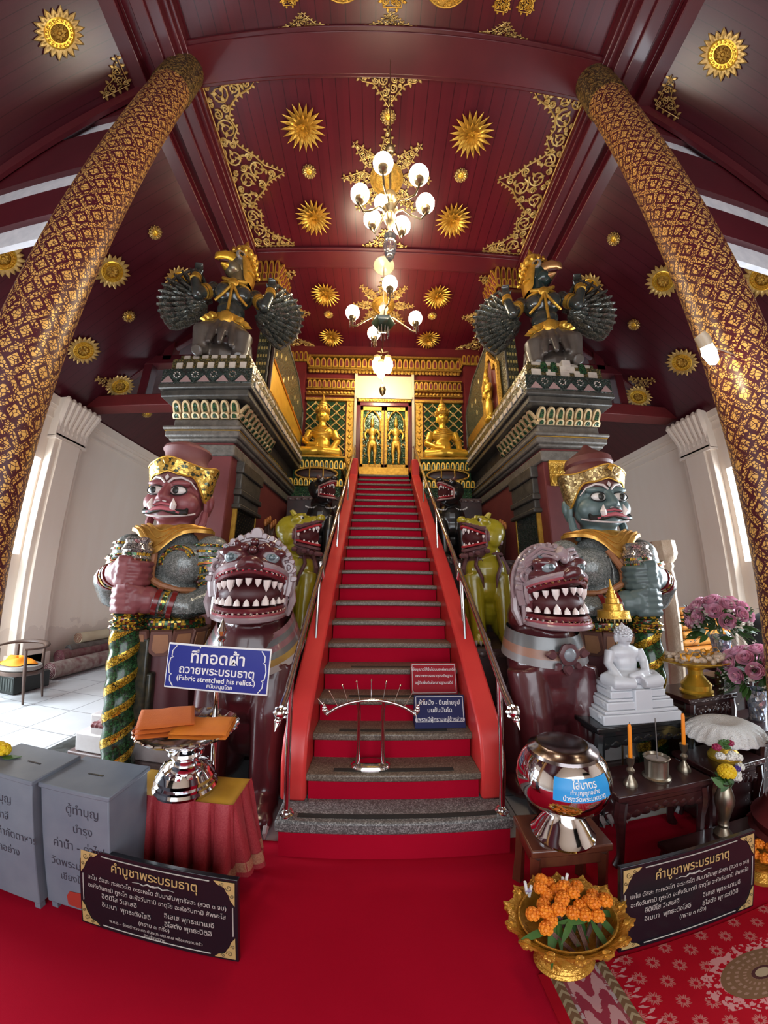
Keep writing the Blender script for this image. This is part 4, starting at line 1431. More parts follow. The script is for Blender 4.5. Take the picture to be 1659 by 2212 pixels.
for s in (-1, 1):
    w = 'left' if s < 0 else 'right'
    u = thing('lattice_panel', 'dark green glass panel with gold lattice on the back wall, %s of the door' % w, 'panel', (s * 1.47, YB, 5.3))
    ob('glass_ground', MB().slab(-.48, .48, -.01, .015, -.82, .82), M_mosgr, u)
    mb = MB()
    for k in range(-8, 9):
        for d in (-1, 1):
            a = Vector((-.48, -.02, k * .26 - d * .0))
            P = [Vector((x, -.02, k * .26 + d * x)) for x in (-.48, -.24, 0, .24, .48)]
            P = [p for p in P if abs(p.z) < .82]
            if len(P) > 1:
                mb.tube(P, .016, 5)
    for i in range(-1, 2):
        for k in range(-6, 7):
            z = k * .26 + (.13 if 0 else 0)
            if abs(z) < .8:
                mb.prism([(-.025, 0), (0, -.07), (.025, 0), (0, .07)], .014, T(i * .26 * 1.0, -.015, z) @ RX(PI / 2), bevel=.2)
    ob('gold_lattice', mb, M_goldp, u)
    u = thing('gilded_pilaster', 'gold carved pilaster strip beside the %s jamb of the door' % w, 'pilaster', (s * .86, YB - .03, 5.2))
    ob('strip', MB().slab(-.09, .09, -.02, .04, -1.0, .92), M_golds, u)
    mb = MB()
    for k in range(11):
        mb.prism([(-.06, 0), (0, -.075), (.06, 0), (0, .075)], .02, T(0, -.02, -.88 + .17 * k) @ RX(PI / 2), bevel=.45)
    ob('diamond_relief', mb, M_gold, u)
    # altar below the gilded figure
    u = thing('gilded_altar', 'tiered altar with gold petals and dark oval openings under the %s golden buddha' % w, 'altar', (-1.45 if s < 0 else 1.35, 6.45, -.27))
    mb = MB()
    mb.slab(-.56, .56, -.38, .42, 4.50, 4.58)
    mb.slab(-.50, .50, -.34, .42, 3.58, 4.5)
    ob('body', mb, M_mosgr, u)
    mb = MB()
    petal_row(mb, -.56, .56, -.36, 4.30, .20, 11, .2)
    petal_row(mb, -.56, .56, -.36, 3.92, .17, 11, .25)
    for q in (-1, 1):
        petal_row(mb, -.36, .36, 0, 4.30, .20, 8, .2, T(q * .52, .03, 0) @ RZ(q * PI / 2))
    mb.slab(-.58, .58, -.40, .42, 4.56, 4.60)
    ob('petal_rows', mb, [M_gold, M_mosgr], u)
    mb = MB()
    mb.ell((0, -.36, 4.19), (.42, .06, .12), 24)
    ob('oval_opening', mb, M_plinth, u)
    mb = MB()
    mb.tube([(.44 * math.cos(a * PI / 12), -.41, 4.19 + .13 * math.sin(a * PI / 12)) for a in range(24)], .022, 6, closed=True)
    for x in (-.14, .14):
        mb.tube([(x, -.42, 4.08), (x, -.42, 4.30)], .016, 6)
    ob('oval_frame', mb, M_golds, u)

# seated golden crowned buddhas
for s in (-1, 1):
    w = 'left' if s < 0 else 'right'
    u = thing('golden_buddha', 'seated golden crowned buddha on the altar at the %s of the door' % w, 'statue', (-1.45 if s < 0 else 1.34, 6.40, 4.335))
    mb = MB()
    mb.ell((0, .05, .16), (.33, .26, .16), 16)
    mb.ell((0, .05, .38), (.21, .15, .28), 16)
    mb.ell((0, .04, .70), (.27, .15, .18), 16)
    mb.tube([(0, .03, .8), (0, .02, .98)], [.09, .075], 10)
    mb.ell((0, 0, 1.10), (.125, .135, .165), 16)
    mb.ell((0, -.13, 1.08), (.022, .03, .04), 8)
    for q in (-1, 1):
        mb.tube([(q * .16, .02, .18), (q * .38, -.12, .14), (q * .40, -.2, .12), (q * .1, -.33, .10), (-q * .12, -.32, .13)], [.15, .15, .13, .10, .08], 12)
        mb.ell((q * .135, .02, 1.08), (.022, .035, .09), 8)
    # one arm down to the knee, the other folded in the lap
    mb.tube([(.27, .03, .74), (.36, .0, .48), (.32, -.18, .30), (.30, -.30, .18)], [.085, .08, .06, .05], 10)
    mb.tube([(-.27, .03, .74), (-.36, -.02, .46), (-.22, -.22, .30), (0, -.28, .27)], [.085, .08, .06, .05], 10)
    blob('body', mb, M_goldb, u, .018, 4)
    mb = MB()
    mb.lathe([(.14, 1.17), (.165, 1.20), (.14, 1.24), (.155, 1.27), (.12, 1.32), (.125, 1.35), (.09, 1.40), (.095, 1.43), (.05, 1.50), (.03, 1.58), (.002, 1.68)], 20, (0, .01, 0))
    for k in range(14):
        a = 2 * PI * k / 14
        mb.prism(leaf(.09, .05), .02, T(.15 * math.cos(a), .01 + .15 * math.sin(a), 1.21) @ RZ(a + PI / 2) @ RX(PI / 2), bevel=.3)
    ob('crown', mb, M_gold, u)
    mb = MB()
    for k in range(5):
        zz = .86 - .05 * k
        mb.tube([((.10 + .035 * k) * math.cos(a), -.04 - (.10 + .02 * k) * abs(math.sin(a)) , zz - .10 * math.sin(a)) for a in [PI * j / 10 for j in range(11)]], .011, 5)
    for q in (-1, 1):
        mb.lathe([(.09, -.02), (.10, 0), (.09, .02)], 12, (q * .345, 0, .54))
    ob('jewellery', mb, M_gold, u)
    mb = MB()
    for q in (-1, 1):
        mb.ell((q * .05, -.122, 1.115), (.028, .012, .010), 8)
        mb.tube([(q * .02, -.13, 1.14), (q * .055, -.128, 1.155), (q * .095, -.105, 1.14)], .005, 5)
    mb.tube([(-.035, -.125, 1.03), (0, -.135, 1.025), (.035, -.125, 1.03)], .008, 5)
    ob('painted_markings', mb, mat('dark_gilt_line', (.22, .11, .01), .4, .5), u)

# ---------------------------------------------------------------- chandeliers
def globe(par, c, r, cup=True, cap=False):
    g = ob('globe', MB().lathe([(.35 * r, -.92 * r), (.7 * r, -.72 * r), (.96 * r, -.25 * r), (r, .1 * r), (.86 * r, .55 * r), (.5 * r, .9 * r), (.15 * r, 1.08 * r), (.001, 1.1 * r)], 20, c), M_glow, par)
    if cup:
        mb = MB().lathe([(.12 * r, -1.45 * r), (.42 * r, -1.25 * r), (.55 * r, -.85 * r), (.42 * r, -.75 * r)], 16, c)
        ob('globe_cup', mb, mat('bronze_lamp_metal', (.26, .19, .10), .3, .8), par)
    return g
cx, cy = -.075, 1.655
t = thing('globe_chandelier', 'brass chandelier with six lit glass globes hanging over the foot of the stairs', 'chandelier', (cx, cy, 4.45))
mb = MB()
mb.tube([(0, 0, .98), (0, 0, 3.26)], .005, 6)
ob('chain', mb, M_brass, t)
mb = MB()
mb.ell((0, 0, .95), .045, 12)
mb.tube([(0, 0, .1), (0, 0, .92)], .010, 8)
mb.lathe([(.01, -.30), (.03, -.26), (.012, -.2), (.03, -.12), (.05, -.06), (.03, 0), (.06, .05), (.035, .1), (.012, .16)], 16)
mb.ell((0, 0, .2), (.055, .055, .08), 12)
ob('stem', mb, M_brass, t)
ob('crystal_drop', MB().lathe([(.012, -.52), (.03, -.48), (.045, -.42), (.05, -.36), (.03, -.30), (.045, -.27), (.012, -.24)], 14), M_glass, t)
for k, (gx, gy, gz) in enumerate(((-.135, 1.40, 4.63), (.13, 1.465, 4.62), (-.31, 1.62, 4.63), (.205, 1.67, 4.62), (-.215, 1.815, 4.63), (.03, 1.855, 4.62))):
    p = Vector((gx - cx, gy - cy, gz - 4.45))
    globe(t, p, .074)
    d = Vector((p.x, p.y, 0))
    ob('arm', MB().tube([(0, 0, .0), d * .35 + Vector((0, 0, .07)), d * .6 + Vector((0, 0, -.0)), d * .85 + Vector((0, 0, -.03)), d * 1.0 + Vector((0, 0, .05)), p + Vector((0, 0, -.09))], .008, 7), M_brass, t)
globe(t, (-.07, .0, .14), .055, False)
cx, cy = -.085, 4.60
t = thing('four_globe_chandelier', 'chandelier with four lit globes and crystal prisms in the far coffer', 'chandelier', (cx, cy, 6.25))
mb = MB()
mb.tube([(0, 0, .5), (0, 0, 1.46)], .012, 6)
mb.lathe([(.09, .0), (.10, .05), (.07, .1), (.08, .2), (.05, .28), (.09, .36), (.05, .46), (.03, .5)], 16)
mb.lathe([(.06, 1.40), (.2, 1.44), (.24, 1.5)], 20)
ob('stem', mb, mat('porcelain_and_brass', (.60, .50, .34), .3, .2), t)
ob('bowl', MB().lathe([(.03, -.12), (.12, -.09), (.20, .0), (.22, .03), (.05, .05)], 6), mat('dark_green_glass', (.02, .03, .02), .15), t)
mb = MB()
for k in range(10):
    a = k * PI / 5
    mb.tube([(.1 * math.cos(a), .1 * math.sin(a), -.08), (.1 * math.cos(a), .1 * math.sin(a), -.26)], [.008, .012], 6)
pr = ob('prisms', mb, M_glass, t)
for gx, gy, gz in ((.007, 3.93, 6.42), (-.636, 4.5, 6.40), (.50, 4.595, 6.40), (-.258, 4.97, 6.40)):
    p = Vector((gx - cx, gy - cy, gz - 6.25))
    globe(t, p, .125)
    d = Vector((p.x, p.y, 0))
    ob('arm', MB().tube([(0, 0, .02), d * .3 + Vector((0, 0, .16)), d * .55 + Vector((0, 0, .04)), d * .85 + Vector((0, 0, -.12)), d + Vector((0, 0, -.14)), p + Vector((0, 0, -.16))], .014, 7), M_brass, t)
    mb = MB()
    for k in range(5):
        a = k * 2 * PI / 5
        q = p + Vector((.05 * math.cos(a), .05 * math.sin(a), -.16))
        mb.tube([q, q + Vector((0, 0, -.13))], [.006, .009], 5)
    ob('prisms', mb, M_glass, t)
cx, cy = -.07, 6.05
t = thing('three_lamp_pendant', 'pendant of three lit lamps with caps in front of the door transom', 'lamp', (cx, cy, 6.55))
ob('rod', MB().tube([(0, 0, .3), (0, 0, 1.24)], .01, 6), M_brass, t)
mb = MB()
for dx, dy in ((-.13, 0), (.12, 0), (-.04, -.12)):
    mb.tube([(0, 0, .34), (dx, dy, .36), (dx, dy, .16)], .012, 6)
mb.tube([(0, 0, .3), (0, 0, -.6)], .008, 6)
mb.lathe([(.01, -.78), (.06, -.72), (.08, -.62), (.05, -.56), (.015, -.5)], 14)
ob('frame', mb, M_brass, t)
for dx, dy, dz in ((-.13, 0, 0), (.12, 0, 0), (-.04, -.12, -.22)):
    ob('lamp_shade', MB().lathe([(.005, -.2), (.07, -.16), (.115, -.02), (.105, .08), (.06, .14)], 16, (dx, dy, dz)), M_glow, t)
    ob('lamp_cap', MB().lathe([(.06, .13), (.085, .15), (.08, .22), (.03, .26)], 16, (dx, dy, dz)), mat('gilt_cap', (.8, .6, .3), .3, .3), t)
# ---------------------------------------------------------------- giant guardians (yaksha)
M_skinr = mat('rose_red_painted_skin', (.235, .062, .068), .42, col2=(.19, .045, .052), sc=5, bump=.08, bsc=25)
M_sking = mat('grey_green_painted_skin', (.105, .155, .155), .38, col2=(.08, .12, .12), sc=4)
M_line = mat('pale_painted_line', (.58, .50, .48), .5)
M_blackp = mat('black_painted_line', (.012, .014, .013), .4)
M_pink = mat('pink_painted_lip', (.42, .10, .12), .4)
M_eye = mat('painted_eye_white', (.62, .58, .55), .25)
M_tooth = mat('ivory_tooth', (.72, .62, .58), .35)
M_strap = mat('ochre_strap', (.36, .15, .06), .45, col2=(.26, .10, .04), sc=12, bump=.2)
M_collar = mat('gold_collar', (.62, .34, .07), .35, .6, col2=(.46, .22, .04), sc=20)
M_sarong = mat('maroon_carved_cloth', (.085, .020, .026), .5, col2=(.12, .03, .035), sc=3)
M_crownl = mosaic('gold_crown_with_dark_gems', [(.60, .36, .06), (.66, .42, .08), (.04, .05, .03), (.55, .33, .05), (.70, .46, .10)], 34, .25, .6, grout=(.30, .17, .03), edge=.06)
M_crownr = mosaic('dull_gold_crown', [(.36, .24, .08), (.46, .33, .13), (.22, .14, .05), (.52, .38, .16)], 38, .3, .6, grout=(.14, .08, .03), edge=.07)
M_whitestep = mat('whitewashed_step', (.66, .63, .62), .6, col2=(.50, .44, .43), sc=5)

def yaksha(s):
    w = 'left' if s < 0 else 'right'
    skin = M_skinr if s < 0 else M_sking
    lab = ('giant standing guardian with rose-red face, tusks and gold crown, hands on a club' if s < 0 else
           'giant standing guardian with grey-green face, white tusks and red cap, hands on a club')
    t = thing('guardian_statue', lab, 'statue', (s * 2.27, 3.18, 0), s * -.06)
    q = -s                                     # local x of the inner (stair-side) arm
    # torso, arms: mirror mosaic, one skin
    mb = MB()
    for c, r in (((0, 0, 1.90), (.39, .23, .27)), ((-.2, -.12, 1.87), (.21, .15, .21)), ((.2, -.12, 1.87), (.21, .15, .21)), ((0, -.02, 1.55), (.34, .24, .32)), ((0, 0, 1.30), (.38, .26, .24)), ((0, 0, 2.12), (.26, .18, .12))):
        mb.ell(c, r, 18)
    for e in (-1, 1):
        up = e == s                            # the outer hand is the upper one
        wz = 1.76 if up else 1.53
        mb.ell((e * .42, .0, 2.0), (.17, .18, .18), 16)
        mb.tube([(e * .42, 0, 2.02), (e * .48, .0, 1.80), (e * .51, -.04, 1.58)], [.165, .15, .135], 14)
        mb.ell((e * .51, -.05, 1.56), (.14, .14, .14), 14)
        mb.tube([(e * .51, -.05, 1.56), (e * .40 + s * .05, -.24, wz - .06), (e * .16 + s * .1, -.36, wz)], [.14, .125, .10], 14)
    body = blob('body', mb, [M_mos, M_mosd], t, .022, 5, pick=lambda c: 1 if c.z < 1.42 else 0)
    # green and gold stripes on the upper arms and the breast
    mb = MB()
    for e in (-1, 1):
        for z, r in ((1.74, .165), (1.68, .16), (1.62, .155)):
            f = (2.02 - z) / .44
            mb.tube([(e * (.425 + .09 * f), -.02 * f, z + .018), (e * (.425 + .095 * f), -.025 * f, z - .018)], r, 18)
        if s < 0:
            for z, r in ((2.06, .192), (2.00, .2), (1.94, .196)):
                mb.lathe([(r - .012, -.012), (r - .008, 0), (r - .012, .012)], 20, (e * .42, 0, z))
    ob('arm_stripes', mb, M_band, t)
    mb = MB()
    for e in (-1, 1):
        mb.tube([(e * .445, 0, 1.90), (e * .452, 0, 1.87)], .195, 20)
        mb.tube([(e * .455, 0, 1.86), (e * .472, 0, 1.80)], .18, 20)
    ob('armlets', mb, [M_band], t)
    mb = MB()
    for e in (-1, 1):
        mb.tube([(e * .45, 0, 1.885), (e * .452, 0, 1.872)], .202, 20)
    ob('armlet_rims', mb, mat('red_gold_rim', (.40, .10, .03), .35, .4), t)
    for e in (-1, 1):
        wz = 1.76 if e == s else 1.53
        A, B = Vector((e * .40 + s * .05, -.24, wz - .06)), Vector((e * .16 + s * .1, -.36, wz))
        mb = MB()
        for k, f in enumerate((.30, .5, .7)):
            mb.k = k % 2
            mb.tube([A.lerp(B, f), A.lerp(B, f + .13)], .135 - .02 * f, 18)
        ob('bracelet', mb, [mat('dark_red_glass', (.16, .012, .012), .2), M_band], t)
    # breast ornament
    mb = MB()
    if s < 0:
        for k, r in enumerate((.17, .14)):
            for e in (-1, 1):
                P = [(e * .2 + r * math.cos(a) * 1.0, -.12 - .15 * math.sqrt(max(0, 1 - (r / .205) ** 2)) - .012, 1.87 + r * math.sin(a)) for a in [PI * (.05 + .9 * j / 12) * 1.0 - (0.3 if e < 0 else -.3) for j in range(13)]]
                mb.tube(P, .013, 5)
    else:
        for k in range(-4, 5):
            mb.tube([(k * .09, -.245 + .018 * abs(k), 1.98), (k * .085, -.285 + .02 * abs(k), 1.86), (k * .075, -.262 + .02 * abs(k), 1.70)], .008, 5)
    ob('breast_ornament', mb, M_band if s < 0 else M_mos, t)
    # hands: palm, four knuckled fingers round the club, thumb
    cl = Vector((s * .10, -.37, 0))
    for e in (-1, 1):
        wz = 1.76 if e == s else 1.53
        mb = MB()
        mb.ell((cl.x + e * .14, -.36, wz), (.14, .115, .125), 14)
        mb.ell((cl.x + e * .08, -.44, wz), (.10, .07, .12), 12)
        for k in range(4):
            z = wz + .085 - .056 * k
            L = (1.0, 1.08, 1.02, .88)[k]
            P = []
            for j in range(7):
                a = -PI / 2 + e * (PI * .32 - j * PI * .19 * L)
                P.append((cl.x + .125 * math.cos(a), cl.y + .125 * math.sin(a), z + .004 * math.sin(j * 1.6)))
            mb.tube(P, [.040, .041, .036, .037, .032, .031, .024], 10)
            mb.ell(P[2], (.037, .037, .036), 8)
        mb.tube([(cl.x + e * .12, -.42, wz + .08), (cl.x + e * .04, -.50, wz + .125), (cl.x - e * .05, -.49, wz + .12)], [.045, .038, .028], 10)
        blob('hand', mb, skin, t, .010, 2)
    # head
    mb = MB()
    Z = 0
    for c, r in (((0, .02, 2.60), (.265, .265, .28)), ((0, -.05, 2.45), (.262, .222, .18)), ((0, -.15, 2.345), (.13, .085, .075)), ((-.145, -.13, 2.48), (.13, .12, .13)), ((.145, -.13, 2.48), (.13, .12, .13)),
                 ((0, -.19, 2.41), (.15, .075, .06)), ((0, -.285, 2.51), (.052, .06, .05)), ((-.05, -.255, 2.495), (.04, .045, .035)), ((.05, -.255, 2.495), (.04, .045, .035)),
                 ((-.11, -.205, 2.67), (.115, .055, .04)), ((.11, -.205, 2.67), (.115, .055, .04))):
        mb.ell(c, r, 16)
    mb.tube([(0, -.21, 2.68), (0, -.265, 2.58), (0, -.29, 2.52)], [.035, .04, .05], 10)
    mb.tube([(0, .02, 2.08), (0, .01, 2.38)], [.185, .175], 16)
    blob('head', mb, skin, t, .014, 3)
    for e in (-1, 1):
        mb = MB()
        mb.ell((e * .285, .06, 2.52), (.03, .085, .15), 12)
        mb.ell((e * .30, .08, 2.54), (.035, .05, .10), 10)
        mb.tube([(e * .28, .03, 2.42), (e * .285, .0, 2.30), (e * .265, -.03, 2.24)], [.035, .04, .03], 8)
        if s > 0:
            mb.tube([(e * .27 + .05 * math.cos(a) * .3, -.04 + .05 * math.cos(a), 2.22 + .05 * math.sin(a)) for a in [j * PI / 5 for j in range(10)]], .022, 6, closed=True)
        ob('ear', mb, skin, t)
        mb = MB()
        mb.ell((e * .115, -.232, 2.590), (.078, .034, .046), 16)
        ob('eye', mb, M_eye, t)
        mb = MB()
        ix = e * .115 + s * .012
        mb.ell((ix, -.260, 2.588), (.034, .014, .036), 12)
        mb.tube([(e * .115 + .086 * math.cos(a), -.232 - .028 * max(0, 1 - abs(math.cos(a))), 2.590 + .050 * math.sin(a)) for a in [j * PI / 8 for j in range(16)]], .006, 5, closed=True)
        ob('eye_outline', mb, M_blackp, t)
    mb = MB()
    for e in (-1, 1):
        mb.tube([(e * .015, -.262, 2.665), (e * .06, -.257, 2.712), (e * .13, -.238, 2.728), (e * .20, -.185, 2.70), (e * .245, -.13, 2.63)], [.010, .014, .013, .010, .005], 6)
        mb.tube([(e * .012, -.30, 2.47), (e * .05, -.30, 2.463)], .006, 5)
    mb.tube([(.255 * math.cos(a), -.05 + .222 * math.sin(a) - .01, 2.40 - .085 * abs(math.sin(a))) for a in [PI + j * PI / 14 for j in range(1, 14)]], .009, 5)
    mb.prism([(-.022, 0), (0, -.035), (.022, 0), (0, .035)], .01, T(0, -.265, 2.72) @ RX(PI / 2 - .1), bevel=.2)
    ob('painted_lines', mb, M_line, t)
    mb = MB()
    P = [(-.215, -.185, 2.45), (-.205, -.205, 2.375), (-.12, -.247, 2.372), (0, -.262, 2.395), (.12, -.247, 2.372), (.205, -.205, 2.375), (.215, -.185, 2.45)]
    mb.tube(P, [.006, .032, .030, .022, .030, .032, .006], 8, flat=1.0)
    ob('moustache', mb, M_blackp, t)
    mb = MB()
    mb.tube([(-.165, -.245, 2.362), (-.08, -.272, 2.392), (0, -.282, 2.402), (.08, -.272, 2.392), (.165, -.245, 2.362)], [.014, .021, .021, .021, .014], 7)
    mb.tube([(-.10, -.262, 2.432), (0, -.275, 2.45), (.10, -.262, 2.432)], [.010, .016, .010], 7)
    ob('lips', mb, M_pink, t)
    mb = MB()
    for e in (-1, 1):
        mb.tube([(e * .105, -.268, 2.395), (e * .12, -.285, 2.43), (e * .105, -.28, 2.50)], [.026, .030, .003], 8)
    ob('tusks', mb, M_tooth, t)
    # crown band, sweeping down in front of the ears
    mc = M_crownl if s < 0 else M_crownr
    def band(u, v):
        a = -PI + 2 * PI * u
        b = abs(a)
        f = min(1, max(0, (b - .75) / .8))
        f = f * f * (3 - 2 * f)
        k = min(1, max(0, (b - 1.75) / .5))
        lo = 2.755 + .035 * math.exp(-(b / .25) ** 2) - .25 * f * (1 - k) - .02 * k
        hi = 2.885 + .045 * math.exp(-(b / .5) ** 2) - .02 * min(1, b) + .04 * math.exp(-((b - 1.5) / .25) ** 2)
        ring = [(0.0, 0.0), (0.0, 1.0), (.025, 1.0), (.025, 0.0)]
        d, h = ring[int(round(v * 4)) % 4]
        z = lo + (hi - lo) * h
        r = .272 + d + .035 * h + .04 * math.exp(-((b - 1.5) / .3) ** 2) * h
        return (r * math.sin(a), -r * math.cos(a) * .98 + .02, z)
    mb = MB()
    mb.grid(band, 64, 4, cu=True, cv=True)
    ob('crown_band', mb, mc, t, smooth=30)
    mb = MB()
    for k in (-1, 0):
        for rr in (0.0, 1.0):
            P = []
            for i in range(40):
                a = -PI + 2 * PI * i / 40
                p0 = band(i / 40, .5)
                p1 = band(i / 40, .75)
                P.append(Vector(p0) if rr else Vector(p1))
            mb.tube(P, .009, 5, closed=True)
        break
    mb.prism([(-.035, 0), (0, -.045), (.035, 0), (0, .045)], .03, T(0, -.33, 2.875) @ RX(PI / 2 - .2), bevel=.5)
    ob('crown_beading', mb, M_gold, t)
    if s < 0:
        ob('headdress', MB().lathe([(.27, 2.70), (.27, 2.86), (.225, 2.94), (.205, 3.0), (.225, 3.07), (.245, 3.10), (.235, 3.13), (.13, 3.19), (.02, 3.225), (.001, 3.225)], 28, (0, .03, 0)), mat('terracotta_headdress', (.19, .062, .058), .6, col2=(.16, .05, .048), sc=4), t)
    else:
        ob('headdress', MB().lathe([(.27, 2.70), (.275, 2.88), (.265, 2.96), (.235, 3.0), (.25, 3.03), (.235, 3.10), (.14, 3.17), (.10, 3.20), (.06, 3.24), (.02, 3.29), (.001, 3.29)], 28, (0, .03, 0)), mat('oxblood_headdress', (.095, .022, .020), .5, col2=(.12, .03, .026), sc=4), t)
    # collar
    def col(u, v):
        a = -PI + 2 * PI * u
        dr = math.exp(-(a / .42) ** 2)
        ring = [(0, 0), (.5, .03), (1, .02), (1, -.015), (.5, -.02), (0, -.04)]
        f, h = ring[int(round(v * 6)) % 6]
        r = .185 + f * (.145 + .055 * abs(math.sin(a)))
        return (r * math.sin(a) * 1.05, -r * math.cos(a) * (.82 + .10 * dr), 2.255 - .10 * f - .20 * f * dr + h + .05 * f * abs(math.sin(a)))
    mb = MB()
    mb.grid(col, 48, 6, cu=True, cv=True)
    for f in (.35, .6, .85):
        P = []
        for i in range(48):
            a = -PI + 2 * PI * i / 48
            dr = math.exp(-(a / .42) ** 2)
            r = .185 + f * (.145 + .055 * abs(math.sin(a)))
            P.append((r * math.sin(a) * 1.05, -r * math.cos(a) * (.82 + .10 * dr), 2.285 - .10 * f - .20 * f * dr + .05 * f * abs(math.sin(a))))
        mb.tube(P, .010, 5, closed=True)
    ob('collar', mb, M_collar, t, smooth=50)
    # crossed straps
    mb = MB()
    mb.tube([(0, -.27, 2.0), (0, -.275, 1.9), (0, -.29, 1.78), (0, -.285, 1.70)], [.03, .035, .04, .045], 8)
    for e in (-1, 1):
        mb.tube([(e * .0, -.285, 1.72), (e * .12, -.29, 1.66), (e * .25, -.235, 1.62), (e * .36, -.13, 1.62)], [.035, .033, .03, .028], 8)
        if s > 0:
            mb.tube([(e * .11, -.255, 2.04), (e * .05, -.285, 1.92), (0, -.30, 1.82)], [.03, .032, .035], 8)
    ob('chest_straps', mb, M_strap, t)
    mb = MB()
    mb.slab(-.06, .06, -.29, -.22, 1.40, 1.68)
    mb.lathe([(.395, 1.24), (.42, 1.28), (.41, 1.34), (.38, 1.36)], 30, ey=.72)
    ob('belt', mb, M_band, t)
    # hanging panels and sarong
    mb = MB()
    for k in range(14):
        a = -PI / 2 + 2 * PI * k / 14
        mb.k = 0
        F = T(.43 * math.cos(a), .34 * math.sin(a), 1.27) @ RZ(a + PI / 2) @ RX(PI / 2 + .16)
        mb.prism([(-.088, 0), (.088, 0), (.10, -.19), (.05, -.235), (-.05, -.235), (-.10, -.19)], .03, F, bevel=.06)
        mb.k = 1
        mb.prism([(-.062, -.03), (.062, -.03), (.07, -.17), (.035, -.205), (-.035, -.205), (-.07, -.17)], .036, F, bevel=.06)
    ob('waist_panels', mb, [mat('brown_panel_edge', (.15, .065, .05), .5), mat('peach_panel', (.40, .19, .095), .5, col2=(.30, .14, .08), sc=6)], t)
    mb = MB()
    mb.lathe([(.36, 1.28), (.40, 1.05), (.40, .8), (.42, .55), (.44, .44), (.40, .42)], 44, ey=.72, lob=lambda a, j: 1 + (.045 * math.sin(a * 11) if j else 0))
    ob('sarong', mb, M_sarong, t)
    mb = MB()
    mb.slab(-.11, .11, -.36, -.28, .5, 1.2)
    mb.slab(-.15, .15, -.34, -.26, .42, .9)
    ob('front_sash', mb, mat('dark_green_sash', (.012, .016, .012), .35, col2=(.05, .04, .02), sc=20), t, bev=.02)
    mb = MB()
    for e in (-1, 1):
        mb.ell((e * .2, -.25, .48), (.11, .2, .07), 12)
        for k in range(5):
            mb.ell((e * .2 - .08 + .04 * k, -.44, .465), (.022, .045, .03), 8)
    blob('feet', mb, skin, t, .014, 2)
    # club
    mb = MB()
    mb.lathe([(.145, .02), (.15, .06), (.135, 1.22), (.13, 1.30)], 64, (cl.x, cl.y, 0))
    cy_ = ob('club_shaft', MB(), M_band, t) if False else None
    prof = []
    sh = MB()
    def tw(u, v):
        a = 2 * PI * u
        z = .02 + 1.27 * v
        r = (.135 - .012 * v) * (1 + .06 * math.sin(2 * PI * z * 4.6 - 2 * a))
        return (r * math.cos(a), r * math.sin(a), z)
    sh.grid(tw, 40, 70, cu=True)
    o = ob('club_shaft', sh, M_spiral, t)
    o.location = cl
    mb = MB()
    for z, r in ((1.29, .155), (1.34, .15), (1.40, .14)):
        mb.lathe([(r - .02, z - .02), (r, z), (r - .02, z + .02)], 28, (cl.x, cl.y, 0))
    mb.lathe([(.12, 1.30), (.12, 1.95)], 24, (cl.x, cl.y, 0))
    ob('club_rings', mb, M_band, t)
    mb = MB()
    mb.lathe([(.10, 1.86), (.125, 1.90), (.115, 1.94), (.135, 1.97), (.12, 2.0), (.105, 2.03), (.115, 2.06), (.09, 2.09), (.001, 2.10)], 26, (cl.x, cl.y, 0))
    ob('club_knob', mb, mosaic('silver_mirror_knob', [(.5, .48, .45), (.62, .6, .57), (.40, .38, .36)], 45, .1, .7), t)
    # stepped whitewashed base
    b = thing('whitewashed_plinth', 'whitewashed stepped base under the %s guardian' % ('red-faced' if s < 0 else 'green-faced'), 'plinth', (s * 2.27, 3.22, 0))
    mb = MB()
    mb.box((0, 0.01, .35), (1.02, .52, .19))
    mb.box((0, 0.01, .18), (1.30, .56, .17))
    ob('upper_steps', mb, M_whitestep, b, bev=.012)
    mb = MB()
    mb.box((0, 0.0, .045), (1.44, .58, .09))
    ob('lower_step', mb, mat('brown_painted_step', (.10, .055, .05), .5, col2=(.22, .17, .16), sc=4), b, bev=.01)
    return t
M_spiral = make_spiral('spiral_gold_and_green_mosaic', None, None)
for s in (-1, 1):
    yaksha(s)

# ---------------------------------------------------------------- lions
M_lred = mat('oxblood_glazed_skin', (.062, .010, .013), .28, col2=(.085, .018, .022), sc=3, coat=.5)
M_lgrn = mat('yellow_green_glazed_skin', (.30, .24, .010), .3, col2=(.24, .19, .012), sc=3, coat=.5)
M_lblk = mat('black_glazed_skin', (.007, .006, .006), .3, coat=.4)
M_trim = mat('mauve_grey_relief', (.24, .15, .16), .32, col2=(.30, .24, .25), sc=9, coat=.4)
M_gum = mat('dark_red_gum', (.11, .010, .015), .35)
M_mouth = mat('red_mouth', (.05, .004, .006), .5)
M_plum = mat('plum_brown_relief', (.085, .028, .035), .4, col2=(.12, .05, .05), sc=20)

